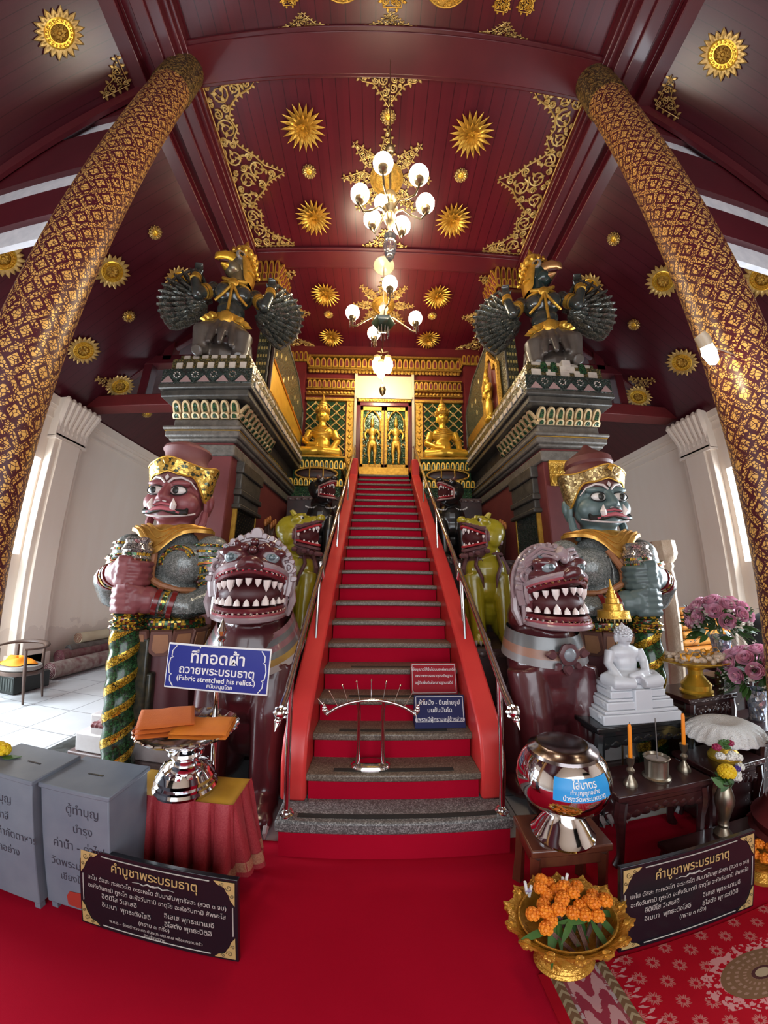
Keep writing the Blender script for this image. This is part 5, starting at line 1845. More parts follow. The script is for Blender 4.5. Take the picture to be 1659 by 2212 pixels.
def lion(s, base, k, skin, yaw, hyaw, label, kind):
    """seated lion; kind 'front' has a broad mask-like face, 'side' a long open muzzle"""
    t = thing('lion_statue', label, 'statue', base, yaw)
    HC = Vector((0, -.16, 1.70)) * k
    H = Matrix.Translation(HC) @ RZ(hyaw) @ Matrix.Scale(k, 4)
    B = Matrix.Scale(k, 4)
    fr = kind == 'front'
    mb = MB()
    mb.M = B
    for c, r in (((0, -.02, 1.12), (.35, .29, .36)), ((0, .02, .86), (.33, .30, .30)), ((0, .16, .62), (.33, .30, .40)), ((-.24, .20, .36), (.19, .28, .36)), ((.24, .20, .36), (.19, .28, .36)), ((0, .06, 1.45), (.28, .27, .26))):
        mb.ell(c, r, 18)
    for e in (-1, 1):
        mb.tube([(e * .23, -.10, 1.06), (e * .225, -.17, .72), (e * .215, -.20, .42), (e * .21, -.22, .16)], [.17, .155, .125, .12], 14)
        mb.ell((e * .21, -.30, .09), (.135, .20, .10), 14)
        for q in range(4):
            mb.ell((e * .21 - .099 + .066 * q, -.46, .065), (.038, .085, .06), 8)
        mb.ell((e * .30, .08, .08), (.12, .26, .09), 12)
    mb.M = H
    mb.ell((0, .10, .10), (.29, .24, .27), 18)
    if fr:
        mb.ell((0, -.09, .125), (.26, .21, .105), 16)
        mb.ell((0, -.30, .16), (.085, .075, .06), 12)
        for e in (-1, 1):
            mb.ell((e * .065, -.29, .135), (.05, .06, .042), 10)
            mb.ell((e * .14, -.16, .24), (.12, .09, .06), 12)
            mb.ell((e * .235, .06, -.06), (.07, .16, .20), 12)
            mb.ell((e * .08, -.15, .30), (.05, .05, .04), 10)
        mb.ell((0, -.10, -.25), (.255, .21, .065), 16)
        mb.ell((0, .07, -.20), (.25, .18, .14), 16)
    else:
        mb.tube([(0, -.02, .15), (0, -.25, .185), (0, -.44, .225)], [.20, .135, .10], 14)
        mb.ell((0, -.51, .27), (.095, .07, .07), 12)
        for e in (-1, 1):
            mb.ell((e * .13, -.12, .26), (.09, .10, .07), 12)
            mb.ell((e * .18, .02, .0), (.10, .18, .18), 12)
        mb.tube([(0, .04, -.12), (0, -.20, -.235), (0, -.37, -.265)], [.2, .12, .085], 14)
    mb.M = Matrix()
    pick = None
    mats = [skin]
    if not fr and skin is M_lgrn:
        mats = [skin, M_plum]
        Hi = H.inverted()
        def pick(c):
            h = Hi @ c
            return 1 if (h.y < -.12 and -.40 < h.z < .16 - .5 * (h.y + .12) * .3 and abs(h.x) < .4) else 0
    blob('body', mb, mats, t, .020 * k, 4, pick=pick)
    # mouth lining, teeth, lips
    R = (.262, .315) if fr else (.115, .42)
    def jaw(f, z, grow=1.0):                   # f in -1..1 along the jaw arc, corner to corner
        if fr:
            a = f * 1.45
            return Vector((R[0] * grow * math.sin(a), .02 - R[1] * grow * math.cos(a), z))
        a = f * 1.4
        c_ = max(0, math.cos(a)) ** .8
        return Vector((R[0] * grow * math.sin(a) * (1 + .45 * abs(f) ** 3), -.04 - (R[1] + .02) * grow * c_, z + (.13 if z > -.04 else -.12) * c_))
    up = .012 if fr else .0
    dn = -.185 if fr else -.08
    mb = MB()
    mb.M = H
    if fr:
        mb.ell((0, -.06, -.085), (.245, .20, .125), 16)
    else:
        mb.tube([(0, -.02, -.04), (0, -.22, -.03), (0, -.40, -.02)], [.13, .14, .13], 12)
    ob('mouth_lining', mb, M_mouth, t)
    mb = MB()
    mb.M = H
    n = 11
    for i in range(n):
        f = -1 + 2 * i / (n - 1)
        f *= .93
        big = abs(abs(f) - .37) < .1 or abs(f) > .9
        for z, d in ((up - .025, -1), (dn + .03, 1)):
            lift = (1 - abs(f) ** 1.4) * (.055 if d < 0 else -.01) if fr else (0.02 if d < 0 else -.02) * (1 - abs(f))
            p = jaw(f, z + lift, .97)
            h = (.088 if big else .06) * (1 if fr else .8) * (1 if d < 0 else .85)
            rr = (.030 if big else .025) * (1 if fr else .75)
            mb.tube([p, p + Vector((0, 0, d * h * .5)), p + Vector((0, 0, d * h))], [rr, rr * .85, .003], 8)
    ob('teeth', mb, M_tooth, t)
    for nm, mm, rad, off, gr in (('gums', M_gum if fr else mat('bright_red_gum', (.33, .018, .025), .35), .022 if fr else .02, 0, 1.0 if fr else 1.06), ('lips', M_trim if fr else M_plum, .025, .062, 1.05)) + ((('outer_lips', mat('rose_relief', (.30, .065, .08), .32, coat=.4), .013, .034, 1.07),) if fr else ()):
        mb = MB()
        mb.M = H
        P = []
        for i in range(25):
            f = -1 + i / 12
            P.append(jaw(f, up + off + (.085 * (1 - abs(f) ** 1.3) - .03 * abs(f) ** 4 if fr else .03 * (1 - abs(f))), gr))
        for i in range(25):
            f = 1 - i / 12
            P.append(jaw(f, dn - off - (.02 * (1 - f * f) if fr else -.01), gr))
        mb.tube(P, rad, 7, closed=True)
        if nm == 'outer_lips':
            P2 = [p + Vector((0, -.012, .0)) for p in P]
        ob(nm, mb, mm, t)
    if fr:                                     # studs along the gums
        mb = MB()
        mb.M = H
        for i in range(19):
            f = (-1 + 2 * i / 18) * .95
            for z, g_ in ((up + .012 + .085 * (1 - abs(f) ** 1.3), 1.07), (dn - .018 - .02 * (1 - f * f), 1.07)):
                p = jaw(f, z, g_)
                mb.ell(p, (.013, .013, .013), 6)
        ob('jaw_studs', mb, M_mirror, t)
    for e in (-1, 1):
        mb = MB()
        mb.M = H
        c = Vector((e * .145, -.205, .205)) if fr else Vector((e * .115, -.20, .28))
        mb.ell(c, (.062, .045, .055) if fr else (.035, .05, .04), 12)
        ob('eye', mb, mat('grey_glass_eye', (.20, .24, .25), .15, coat=.5) if fr else M_eye, t)
        mb = MB()
        mb.M = H
        mb.ell(c + Vector((e * .004, -.038, 0)), (.026, .014, .026), 10)
        if fr:
            mb.prism([(-.075, -.02), (-.03, .045), (.0, .06), (.07, .10), (.06, .02), (.02, -.06), (-.04, -.06)], .02, T(c.x, c.y + .02, c.z) @ RX(PI / 2) @ SC(e, 1, 1), bevel=.1)
        ob('eye_rim', mb, mat('teal_grey_relief', (.07, .105, .115), .3, coat=.4) if fr else M_blackp, t)
    if fr:
        # arched mane round the face, relief curls
        mb = MB()
        mb.M = H
        for rr, w_, y in ((1.0, .035, -.02), (.88, .022, -.06), (1.1, .02, .03)):
            mb.tube([(.305 * rr * math.cos(a) * (1 if abs(math.cos(a)) < .95 else 1), y, .02 + .36 * rr * math.sin(a)) for a in [-.35 + j * (PI + .7) / 26 for j in range(27)]], w_, 7)
        for j in range(17):
            a = .05 + j * (PI - .1) / 16
            F = T(.30 * math.cos(a), -.045, .02 + .355 * math.sin(a)) @ RX(PI / 2) @ RZ(a - PI / 2)
            mb.prism(arch(.055, .06, 4), .02, F, bevel=.3)
        if s < 0:
            mb.prism(arch(.12, .12, 5), .05, T(0, -.02, .36) @ RX(PI / 2), bevel=.3)
        for e in (-1, 1):
            spiral(mb, (e * .27, .14), .075, .02, 1.3, PI / 2, e, 16, T(0, -.07, 0) @ RX(PI / 2))
            spiral(mb, (e * .30, -.08), .06, .018, 1.3, -PI / 2, -e, 16, T(0, .03, 0) @ RX(PI / 2))
            mb.tube([(e * .31, .05, .02), (e * .335, .02, -.15), (e * .30, .0, -.27)], [.03, .035, .02], 7)
        ob('mane_relief', mb, M_trim, t)
        mb = MB()
        mb.M = H
        for x, y, z, r in ((-.06, -.20, .285, .034), (.06, -.20, .285, .034), (-.13, -.14, .32, .03), (.13, -.14, .32, .03), (0, -.22, .265, .035), (0, -.15, .335, .036)):
            mb.ell((x, y, z), r, 10)
        if s > 0:
            mb.prism([(-.07, 0), (0, -.085), (.07, 0), (0, .085)], .05, T(0, -.20, .31) @ RX(PI / 2 - .5), bevel=.5)
            for e in (-1, 1):
                for q in range(3):
                    mb.tube([(e * .06, -.22 + .02 * q, .27 + .04 * q), (e * .16, -.19 + .02 * q, .30 + .035 * q), (e * .25, -.08, .22 + .03 * q), (e * .285, .0, .10)], .016, 6)
        ob('brow_relief', mb, M_lred if s < 0 else M_trim, t)
        # broad collar with medallion
        mb = MB()
        mb.M = B
        cols = [0, 1, 0, 1, 2, 3] if s < 0 else [1, 1, 3, 2]
        zt = 1.42
        for i, cidx in enumerate(cols):
            mb.k = cidx
            if s < 0:
                z0, z1 = zt - .045 * i, zt - .045 * (i + 1)
                r0, r1 = .295 + .02 * i, .295 + .02 * (i + 1)
                dy = .05 * (i / 6)
            else:
                zz = (1.38, 1.33, 1.28, 1.21, 1.15)
                z0, z1 = zz[i], zz[i + 1]
                r0, r1 = (.30, .315, .33, .345, .36)[i:i + 2]
                dy = 0
            mb.grid(lambda u, v: ((r0 + (r1 - r0) * v + .012) * math.sin(2 * PI * u), -(r0 + (r1 - r0) * v + .012) * .9 * math.cos(2 * PI * u) + .01, z0 + (z1 - z0) * v - (.16 if s < 0 else .05) * math.cos(2 * PI * u)), 40, 3, cu=True)
        ob('collar', mb, [mat('mauve_collar', (.26, .12, .13), .32, col2=(.18, .08, .09), sc=8, coat=.4), mat('silver_grey_collar', (.17, .17, .17), .25, .3), mat('ochre_collar', (.42, .27, .06), .35, col2=(.30, .17, .04), sc=8) if s < 0 else mat('pale_grey_collar', (.22, .20, .20), .3), mat('white_grey_collar', (.40, .36, .35), .3, coat=.3) if s < 0 else mat('peach_collar', (.30, .15, .10), .35)], t)
        mb = MB()
        mb.M = B
        cz = 1.12 if s < 0 else 1.22
        F = T(0, -.375 if s < 0 else -.345, cz) @ RX(PI / 2 + (.25 if s < 0 else .1))
        mb.M = B @ F
        mb.k = 0
        mb.lathe([(.085, 0), (.085, .02), (.06, .03)], 20, lob=lambda a, j: 1 + .07 * math.cos(a * 14))
        mb.k = 1
        mb.lathe([(.058, .02), (.05, .035), (.03, .045), (.001, .05)], 16)
        mb.k = 0
        for e in (-1, 1):
            mb.prism(leaf(.11, .08), .02, T(e * .09, 0, 0) @ RZ(-e * PI / 2), bevel=.3)
            mb.prism(leaf(.08, .06), .02, T(e * .06, -.07, 0) @ RZ(-e * PI * .75), bevel=.3)
        mb.prism(leaf(.10, .09), .02, T(0, -.075, 0) @ RZ(PI), bevel=.3)
        ob('medallion', mb, [mat('rose_medallion', (.26, .10, .10), .35, coat=.3) if s < 0 else M_plum, mat('grey_gem', (.22, .24, .26), .2)], t)
    else:
        mb = MB()
        mb.M = H
        for e in (-1, 1):
            mb.tube([(e * .12, -.06, .33), (e * .15, -.02, .40), (e * .12, .05, .42)], [.05, .04, .015], 8)
            mb.ell((e * .10, -.14, .33), (.05, .06, .04), 8)
        for q in range(6):
            mb.ell((0, -.44 + .07 * q, .21 + .015 * (q % 2)), (.07, .04, .035), 8)
        ob('brow_curls', mb, skin if skin is not M_lblk else M_plum, t)
        mb = MB()
        if skin is M_lgrn:
            mb.M = H
            for j in range(9):
                f = -1 + j / 4
                p = jaw(f, -.22, 1.1)
                mb.ell(p, (.05, .05, .045), 8)
            for e in (-1, 1):
                for j in range(5):
                    mb.ell((e * (.15 + .015 * j), -.16 + .07 * j, -.08 + .05 * (j % 2)), (.04, .06, .07), 8)
            mb.M = B
            mb.tube([(.29 * math.cos(a), .04 + .27 * math.sin(a), 1.42 - .02 * math.sin(a)) for a in [j * PI / 12 for j in range(24)]], .03, 7, closed=True)
            # mane ribbons down the breast
            for e in (-1, 1):
                mb.tube([(e * .16, -.24, 1.40), (e * .20, -.29, 1.22), (e * .12, -.325, 1.02), (e * .10, -.31, .86)], [.05, .065, .06, .01], 8, flat=.5)
                mb.tube([(e * .28, .02, 1.38), (e * .36, .0, 1.16), (e * .37, .06, .96)], [.05, .06, .01], 8)
            ob('mane_ribbons', mb, M_plum, t)
        else:
            mb.M = B
            for e in (-1, 1):
                for j in range(9):
                    a = -.9 + j * .25
                    mb.ell((e * .22 + .16 * math.sin(a), -.27 + .05 * abs(a), 1.16 - .11 * math.cos(a) + .22), (.018, .018, .024), 6)
            ob('bead_garland', mb, mat('white_bead', (.5, .46, .44), .4), t)
            mb = MB()
            mb.M = H
            mb.tube([jaw(-1 + i / 12, up + .06, 1.16) for i in range(25)] + [jaw(1 - i / 12, dn - .05, 1.16) for i in range(25)], .02, 6, closed=True)
            ob('muzzle_line', mb, mat('pale_muzzle_line', (.35, .20, .18), .4), t)
    mb = MB()
    mb.M = B
    for e in (-1, 1):
        for q in range(4):
            x = e * .21 - .099 + .066 * q
            mb.tube([(x, -.52, .07), (x, -.555, .045), (x, -.56, .01)], [.022, .018, .004], 6)
    ob('claws', mb, mat('pale_claw', (.34, .27, .26), .4), t)
    return t
lion(-1, (-1.20, 2.84, 0), 1.0, M_lred, .05, .22, 'dark red lion with gaping teeth and mauve collar beside the offering table', 'front')
lion(1, (1.33, 2.80, 0), .97, M_lred, .05, .10, 'dark red lion with gaping teeth and grey collar behind the alms bowl', 'front')
lion(-1, (-1.15, 3.78, 1.06), .70, M_lgrn, .15, .95, 'yellow-green lion with open red mouth facing the stairs from the left', 'side')
lion(1, (1.20, 3.78, 1.06), .70, M_lgrn, -.15, -.95, 'yellow-green lion with open red mouth facing the stairs from the right', 'side')
lion(-1, (-1.12, 5.05, 2.04), .67, M_lblk, .10, .70, 'black lion with open mouth and bead garland high on the left plinth', 'side')
lion(1, (1.13, 5.05, 2.04), .67, M_lblk, -.10, -.70, 'black lion with open mouth and bead garland high on the right plinth', 'side')

# ---------------------------------------------------------------- bird-men on the pedestals
M_feath = mosaic('dark_smoked_mirror_feathers', [(.09, .095, .085), (.13, .135, .12), (.18, .175, .15), (.07, .085, .075), (.12, .11, .085)], 50, .14, .35, grout=(.03, .03, .026))
M_bird = mat('smoked_glass_body', (.026, .032, .029), .16, .2, col2=(.055, .060, .056), sc=8, coat=.5)
M_taupe = mat('taupe_carved_skirt', (.050, .040, .034), .35, col2=(.085, .07, .06), sc=6, coat=.3)
for s in (-1, 1):
    w = 'left' if s < 0 else 'right'
    t = thing('bird_man_statue', 'winged bird-man statue with gold crown and beak on the %s pedestal' % w, 'statue', (s * 2.42, 3.80, 4.66), -s * .30)
    t.scale = (1.08, 1.08, 1.08)
    mb = MB()
    for c, r in (((0, 0, .72), (.20, .16, .16)), ((0, 0, .95), (.19, .15, .22)), ((0, -.01, 1.22), (.27, .18, .20)), ((-.12, -.1, 1.2), (.13, .1, .13)), ((.12, -.1, 1.2), (.13, .1, .13))):
        mb.ell(c, r, 16)
    mb.tube([(0, 0, 1.3), (0, -.02, 1.52)], [.13, .11], 12)
    for e in (-1, 1):
        mb.ell((e * .29, 0, 1.30), (.11, .11, .11), 12)
        mb.tube([(e * .29, 0, 1.30), (e * .44, -.12, 1.06)], [.10, .08], 12)
        mb.ell((e * .44, -.12, 1.05), (.085, .085, .085), 10)
        mb.tube([(e * .44, -.12, 1.05), (e * .50, -.17, 1.22), (e * .50, -.15, 1.34)], [.08, .065, .05], 12)
        mb.ell((e * .50, -.14, 1.40), (.06, .05, .075), 10)
        for q in range(4):
            mb.tube([(e * .50 - .045 + .03 * q, -.15, 1.43), (e * .50 - .05 + .033 * q, -.17, 1.51), (e * .50 - .045 + .03 * q, -.21, 1.53)], [.017, .016, .012], 7)
        mb.tube([(e * .45, -.15, 1.38), (e * .42, -.2, 1.43)], [.02, .014], 7)
    blob('body', mb, M_bird, t, .016, 4)
    for e in (-1, 1):
        mb = MB()
        for j, (r0, n, L, wd, y) in enumerate(((.14, 13, .64, .084, .10), (.12, 11, .44, .078, .05), (.10, 9, .25, .07, .0))):
            for i in range(n):
                a = math.radians(64 - i * (112 / (n - 1)))
                d = Vector((e * math.cos(a), 0, math.sin(a)))
                Ln = L * (1 - .22 * abs(i / (n - 1) - .35))
                P = [Vector((e * .26, y, 1.06)) + d * (r0 + Ln * f) + Vector((0, -.10 * f * f + .03, -.03 * f)) for f in (0, .3, .6, .85, 1.0)]
                mb.tube(P, [wd * .5, wd * .9, wd, wd * .8, wd * .25], 8, flat=.42)
        ob('wing', mb, M_feath, t)
    for e in (-1, 1):
        mb = MB()
        P = [Vector((e * .26, .12, 1.06)) + Vector((e * math.cos(a), 0, math.sin(a))) * .70 + Vector((0, -.07, 0)) for a in [math.radians(66 - i * 11.5) for i in range(11)]]
        mb.tube(P, .02, 6)
        ob('wing_border', mb, M_taupe, t)
    # feathered skirt and kneeling legs
    mb = MB()
    mb.ell((0, -.02, .50), (.26, .22, .24), 14)
    for e in (-1, 1):
        mb.tube([(e * .10, -.02, .56), (e * .25, -.18, .38), (e * .24, -.16, .10), (e * .25, -.26, .04)], [.16, .13, .09, .07], 12)
    mb.ell((0, .06, .18), (.30, .24, .2), 12)
    for i in range(9):
        a = PI + i * PI / 8
        mb.tube([(.2 * math.cos(a), .17 * math.sin(a), .62), (.30 * math.cos(a), .25 * math.sin(a), .40), (.36 * math.cos(a), .28 * math.sin(a), .18)], [.05, .055, .03], 8)
    blob('skirt_and_legs', mb, M_taupe, t, .016, 2)
    mb = MB()
    for e in (-1, 1):
        A, Bq = Vector((e * .29, 0, 1.30)), Vector((e * .44, -.12, 1.06))
        mb.tube([A.lerp(Bq, .42), A.lerp(Bq, .60)], .105, 14)
        mb.tube([A.lerp(Bq, .66), A.lerp(Bq, .72)], .098, 14)
        mb.tube([(e * .502, -.168, 1.235), (e * .502, -.162, 1.28)], .072, 14)
        mb.tube([(e * .502, -.157, 1.305), (e * .502, -.154, 1.33)], .066, 14)
    ob('arm_bands', mb, M_gold, t)
    mb = MB()
    mb.lathe([(.21, .60), (.245, .66), (.235, .72), (.215, .78)], 26, ey=.84)
    mb.ell((0, -.20, .67), (.10, .05, .11), 14)
    for e in (-1, 1):
        for q in range(3):
            mb.prism(leaf(.14, .08), .03, T(e * (.10 + .05 * q), -.185 + .03 * q, .66) @ RX(PI / 2) @ RZ(-e * (1.2 + .3 * q)), bevel=.3)
    mb.prism(leaf(.2, .12), .03, T(0, -.2, .62) @ RX(PI / 2) @ RZ(PI), bevel=.3)
    ob('belt', mb, M_gold, t)
    mb = MB()
    mb.lathe([(.12, 1.44), (.17, 1.40), (.24, 1.34), (.23, 1.31)], 26, ey=.8)
    mb.ell((0, -.215, 1.28), (.075, .04, .075), 12)
    mb.tube([(0, -.225, 1.24), (0, -.21, 1.05), (0, -.20, .80)], [.022, .02, .02], 7)
    for e in (-1, 1):
        mb.tube([(0, -.225, 1.24), (e * .10, -.205, 1.06), (e * .21, -.10, 1.02)], .02, 7)
        mb.tube([(e * .03, -.22, 1.30), (e * .16, -.16, 1.38)], .025, 7)
    ob('breast_chains', mb, M_gold, t)
    # head
    hy = s * .95
    H = T(0, -.03, 1.74) @ RZ(hy) @ Matrix.Scale(1.18, 4)
    mb = MB()
    mb.M = H
    mb.ell((0, .02, .02), (.155, .17, .19), 16)
    mb.ell((0, -.06, -.08), (.12, .13, .10), 14)
    mb.tube([(0, .02, -.1), (0, .03, -.26)], [.12, .12], 12)
    ob('head', mb, mat('teal_black_glass_face', (.02, .04, .038), .2, coat=.5) if s > 0 else mat('grey_gold_face', (.30, .22, .09), .25, .5, col2=(.16, .15, .13), sc=6), t)
    mb = MB()
    mb.M = H
    mb.tube([(0, -.10, .06), (0, -.21, .03), (0, -.29, -.04), (0, -.315, -.10)], [.095, .075, .045, .006], 12, flat=1.0)
    mb.tube([(0, -.08, -.08), (0, -.17, -.10), (0, -.24, -.105)], [.085, .06, .012], 12, flat=.7)
    ob('beak', mb, M_goldb if s < 0 else mat('copper_gilt_beak', (.50, .27, .11), .28, .7), t)
    mb = MB()
    mb.M = H
    mb.tube([(0, -.09, -.02), (0, -.2, -.045), (0, -.262, -.075)], [.07, .045, .01], 10, flat=.5)
    ob('open_mouth', mb, M_mouth, t)
    for e in (-1, 1):
        mb = MB()
        mb.M = H @ T(e * .135, -.075, .075) @ RY(e * PI / 2) @ RX(e * .0)
        mb.k = 0
        mb.lathe([(.062, -.02), (.066, .0), (.055, .016), (.045, .014)], 20)
        mb.k = 1
        mb.lathe([(.046, .0), (.044, .012), (.030, .018)], 18)
        mb.k = 2
        mb.lathe([(.03, .01), (.022, .026), (.001, .032)], 14)
        ob('ringed_eye', mb, [mat('grey_eye_ring', (.30, .28, .26), .3, .3), M_gold, M_blackp], t)
    mb = MB()
    mb.M = H
    def cap_(u, v):
        a = 2 * PI * u
        f = math.cos(a)                       # 1 at the back
        lo = -.28 if f > -.1 else (.12 if f < -.55 else -.28 + .40 * (-.1 - f) / .45)
        z = lo + (.17 - lo) * v
        r = .175 + .022 * math.sin(v * PI) - .05 * v * v
        return (r * math.sin(a) * .95, r * math.cos(a) + .02, z)
    mb.grid(cap_, 40, 10, cu=True)
    mb.lathe([(.15, .13), (.165, .17), (.13, .21), (.14, .25), (.10, .30), (.11, .33), (.06, .40), (.035, .46), (.002, .56)], 22, (0, .02, 0))
    for k in range(14):
        a = 2 * PI * k / 14
        mb.prism(leaf(.10, .06), .02, T(.165 * math.cos(a), .02 + .165 * math.sin(a), .15) @ RZ(a + PI / 2) @ RX(PI / 2), bevel=.3)
    for e in (-1, 1):
        mb.lathe([(.055, -.02), (.06, 0), (.04, .02)], 16, (e * .15, .07, -.13))
        for k in range(5):
            mb.ell((e * .16, .06 + .03 * k, .10 - .055 * k), (.03, .03, .03), 8)
    ob('crown', mb, M_gold, t)
# ---------------------------------------------------------------- grey donation boxes
M_grey = mat('grey_painted_board', (.125, .145, .185), .5, col2=(.165, .185, .22), sc=5)
M_ink = mat('dark_marker_ink', (.03, .025, .04), .7)
def donation_box(x, y, wd, dp, h, label, lines, slot):
    t = thing('donation_box', label, 'box', (x, y, 0))
    ob('body', MB().box((0, 0, h / 2 + .01), (wd, dp, h - .06)), M_grey, t, bev=.006)
    ob('lid', MB().box((0, 0, h - .012), (wd + .02, dp + .02, .024)), M_grey, t, bev=.005)
    ob('coin_slot', MB().box((slot, .0, h + .0005), (.09, .010, .003)), M_black, t)
    mb = MB()
    for a in (-1, 1):
        for b in (-1, 1):
            mb.box((a * (wd / 2 - .03), b * (dp / 2 - .03), .02), (.035, .035, .04))
    ob('feet', mb, M_grey, t)
    mb = MB()
    text_mesh(mb, lines, T(0, -dp / 2 - .0005, 0) @ RX(PI / 2), -.004)
    o = ob('handwritten_lettering', mb, M_ink, t, smooth=0)
    return t
donation_box(-1.585, 1.68, .40, .30, .69, 'grey donation box next to the red table, its coin slot facing up',
             [('ตู้ทำบุญ', .062, .05, .565, 'CENTER'), ('บำรุง', .058, .05, .47, 'CENTER'), ('ค่าน้ำ - ค่าไฟ', .062, .02, .375, 'CENTER'), ('วัดพระมหาธาตุ', .056, -.15, .275, 'LEFT'), ('เชียงใหม่', .052, -.10, .20, 'LEFT')], .0)
donation_box(-2.01, 1.64, .42, .30, .71, 'grey donation box at the left edge of the picture with a yellow flower on top',
             [('ตู้ทำบุญ', .06, -.02, .56, 'CENTER'), ('ค่าทาสี', .056, -.02, .47, 'CENTER'), ('บำรุงวัด-ค่าภัตตาหาร', .056, .0, .38, 'CENTER'), ('ทุกอย่าง', .056, .02, .29, 'CENTER')], .06)
t = bpy.data.objects['donation_box']
ob('red_paint_patch', MB().prism([(-.045, -.04), (.03, -.045), (.05, .0), (.04, .045), (-.03, .04), (-.05, .01)], .002, T(-.02, -.1515, .10) @ RX(PI / 2)), mat('red_patch', (.30, .02, .01), .7), t)
M_mari = mat('orange_marigold', (.85, .26, .01), .6, col2=(.72, .17, .005), sc=40)
M_yel = mat('yellow_flower', (.80, .58, .01), .6, col2=(.70, .42, .01), sc=40)
M_leaf = mat('green_leaf', (.06, .15, .03), .5, col2=(.03, .09, .02), sc=8)
def puff(mb, c, r, n, seed, flat=.8, pet=.32):
    """a ruffled many-petalled bloom"""
    rnd = random.Random(seed)
    c = Vector(c)
    mb.ell(c, (r * .8, r * .8, r * .62), 10)
    for i in range(n):
        z = 1 - (i + .5) / n * 1.55
        a = i * 2.39996
        q = math.sqrt(max(0, 1 - z * z))
        d = Vector((q * math.cos(a), q * math.sin(a), z))
        mb.ell(c + Vector((d.x * r * .78, d.y * r * .78, d.z * r * .62 * 1.05)), (r * pet * rnd.uniform(.8, 1.1), r * pet * rnd.uniform(.8, 1.1), r * pet * .55), 6, d.to_track_quat('Z', 'Y').to_matrix())
t = thing('yellow_flower', 'small yellow flower lying on the lid of the leftmost grey box', 'flower', (-2.16, 1.62, .711))
mb = MB()
puff(mb, (0, 0, .035), .05, 26, 3)
puff(mb, (-.06, .03, .03), .04, 22, 4)
ob('blooms', mb, M_yel, t)
ob('leaves', MB().prism(leaf(.10, .05), .003, T(.02, -.02, .004) @ RZ(-1)), M_leaf, t)

# ---------------------------------------------------------------- offering table with pleated cloth
tx, ty, tz = -1.235, 1.985, .52
t = thing('offering_table', 'small offering table under its pleated cloth, beside the grey boxes', 'table', (tx, ty, 0))
ob('table_top', MB().box((0, 0, tz - .03), (.64, .24, .04)), M_brownwood, t)
for a in (-1, 1):
    for b in (-1, 1):
        ob('leg', MB().box((a * .28, b * .085, .24), (.045, .045, .48)), M_brownwood, t)
M_silk = mat('crimson_silk_with_gold_thread', (.30, .020, .032), .42, .15, col2=(.38, .05, .055), sc=140)
t = thing('tablecloth', 'crimson pleated silk cloth with yellow top on the offering table', 'tablecloth', (tx, ty, 0))
mb = MB()
def cloth_top(u, v):
    x, y = -.335 + .67 * u, -.135 + .27 * v
    return (x, y, tz + .004 + .004 * math.sin(x * 20) * math.sin(y * 23) - (.012 if u in (0, 1) or v in (0, 1) else 0))
mb.grid(cloth_top, 24, 10)
ob('yellow_top', mb, mat('mustard_satin', (.46, .24, .02), .5, col2=(.38, .17, .015), sc=6), t)
def skirt(u, v):
    """perimeter from the back left corner along the left end, the front and the right end; v runs down"""
    L = (.27, .67, .27)
    d = u * sum(L)
    if d < L[0]:
        x, y, n = -.335, .135 - d, (-1, 0)
    elif d < L[0] + L[1]:
        x, y, n = -.335 + (d - L[0]), -.135, (0, -1)
    else:
        x, y, n = .335, -.135 + (d - L[0] - L[1]), (1, 0)
    ph = (d - .27) / .112
    f = ph - math.floor(ph)
    fold = math.cos(PI * (f - .5) / .76) ** .5 if abs(f - .5) < .37 else -1.1
    out = .006 + v ** .7 * (.042 * fold + .016) + .02 * v * v
    if d > .94:
        out += .05 * v * (.6 + .4 * math.sin(d * 30))
    dep = (tz + .002) * (1 - v) + .06 * v + (.04 * v if .0 < d - .94 < .1 else 0)
    return (x + n[0] * out, y + n[1] * out, dep)
mb = MB()
mb.grid(skirt, 260, 14)
ob('pleated_skirt', mb, M_silk, t, smooth=60)
mb = MB()
mb.grid(lambda u, v: tuple(Vector(skirt(u, .80 + .13 * v)) + Vector((math.copysign(.003, u - .8) if u > .78 or u < .22 else 0, -.003, 0))), 260, 3)
ob('brocade_hem', mb, mat('gold_brocade_hem', (.42, .16, .10), .35, .4, col2=(.55, .34, .20), sc=120), t, smooth=60)

# silver pedestal tray with two folded robes
px, py = -1.235, 1.965
t = thing('pedestal_tray', 'silver footed tray with scalloped rim on the offering table', 'tray', (px, py, tz + .008))
ob('foot', MB().lathe([(.175, 0), (.18, .015), (.17, .03), (.172, .045), (.16, .055), (.162, .075), (.145, .10), (.125, .13), (.09, .155), (.065, .165), (.085, .18), (.10, .20), (.095, .215), (.06, .225), (.055, .24), (.08, .25), (.105, .262), (.08, .275)], 48), M_silver, t)
mb = MB()
mb.lathe([(.05, .268), (.12, .268), (.20, .292), (.265, .325), (.29, .345), (.285, .352), (.26, .333), (.2, .302), (.12, .28), (.001, .279)], 96, lob=lambda a, j: 1 + (.018 * math.sin(a * 26) if 3 <= j <= 5 else 0))
ob('dish', mb, M_silver, t)
mb = MB()
for k in range(14):
    a = 2 * PI * k / 14
    mb.prism(arch(.04, .05, 4), .006, T(.142 * math.cos(a), .142 * math.sin(a), .085) @ RZ(a + PI / 2) @ RX(PI / 2 - .3), bevel=.3)
ob('petal_embossing', mb, M_silver, t)
M_robe = mat('orange_robe_cloth', (.66, .19, .012), .75, col2=(.56, .14, .01), sc=6, bump=.15, bsc=160)
M_robe2 = mat('deep_orange_robe_cloth', (.56, .125, .012), .75, col2=(.48, .10, .01), sc=6, bump=.15, bsc=160)
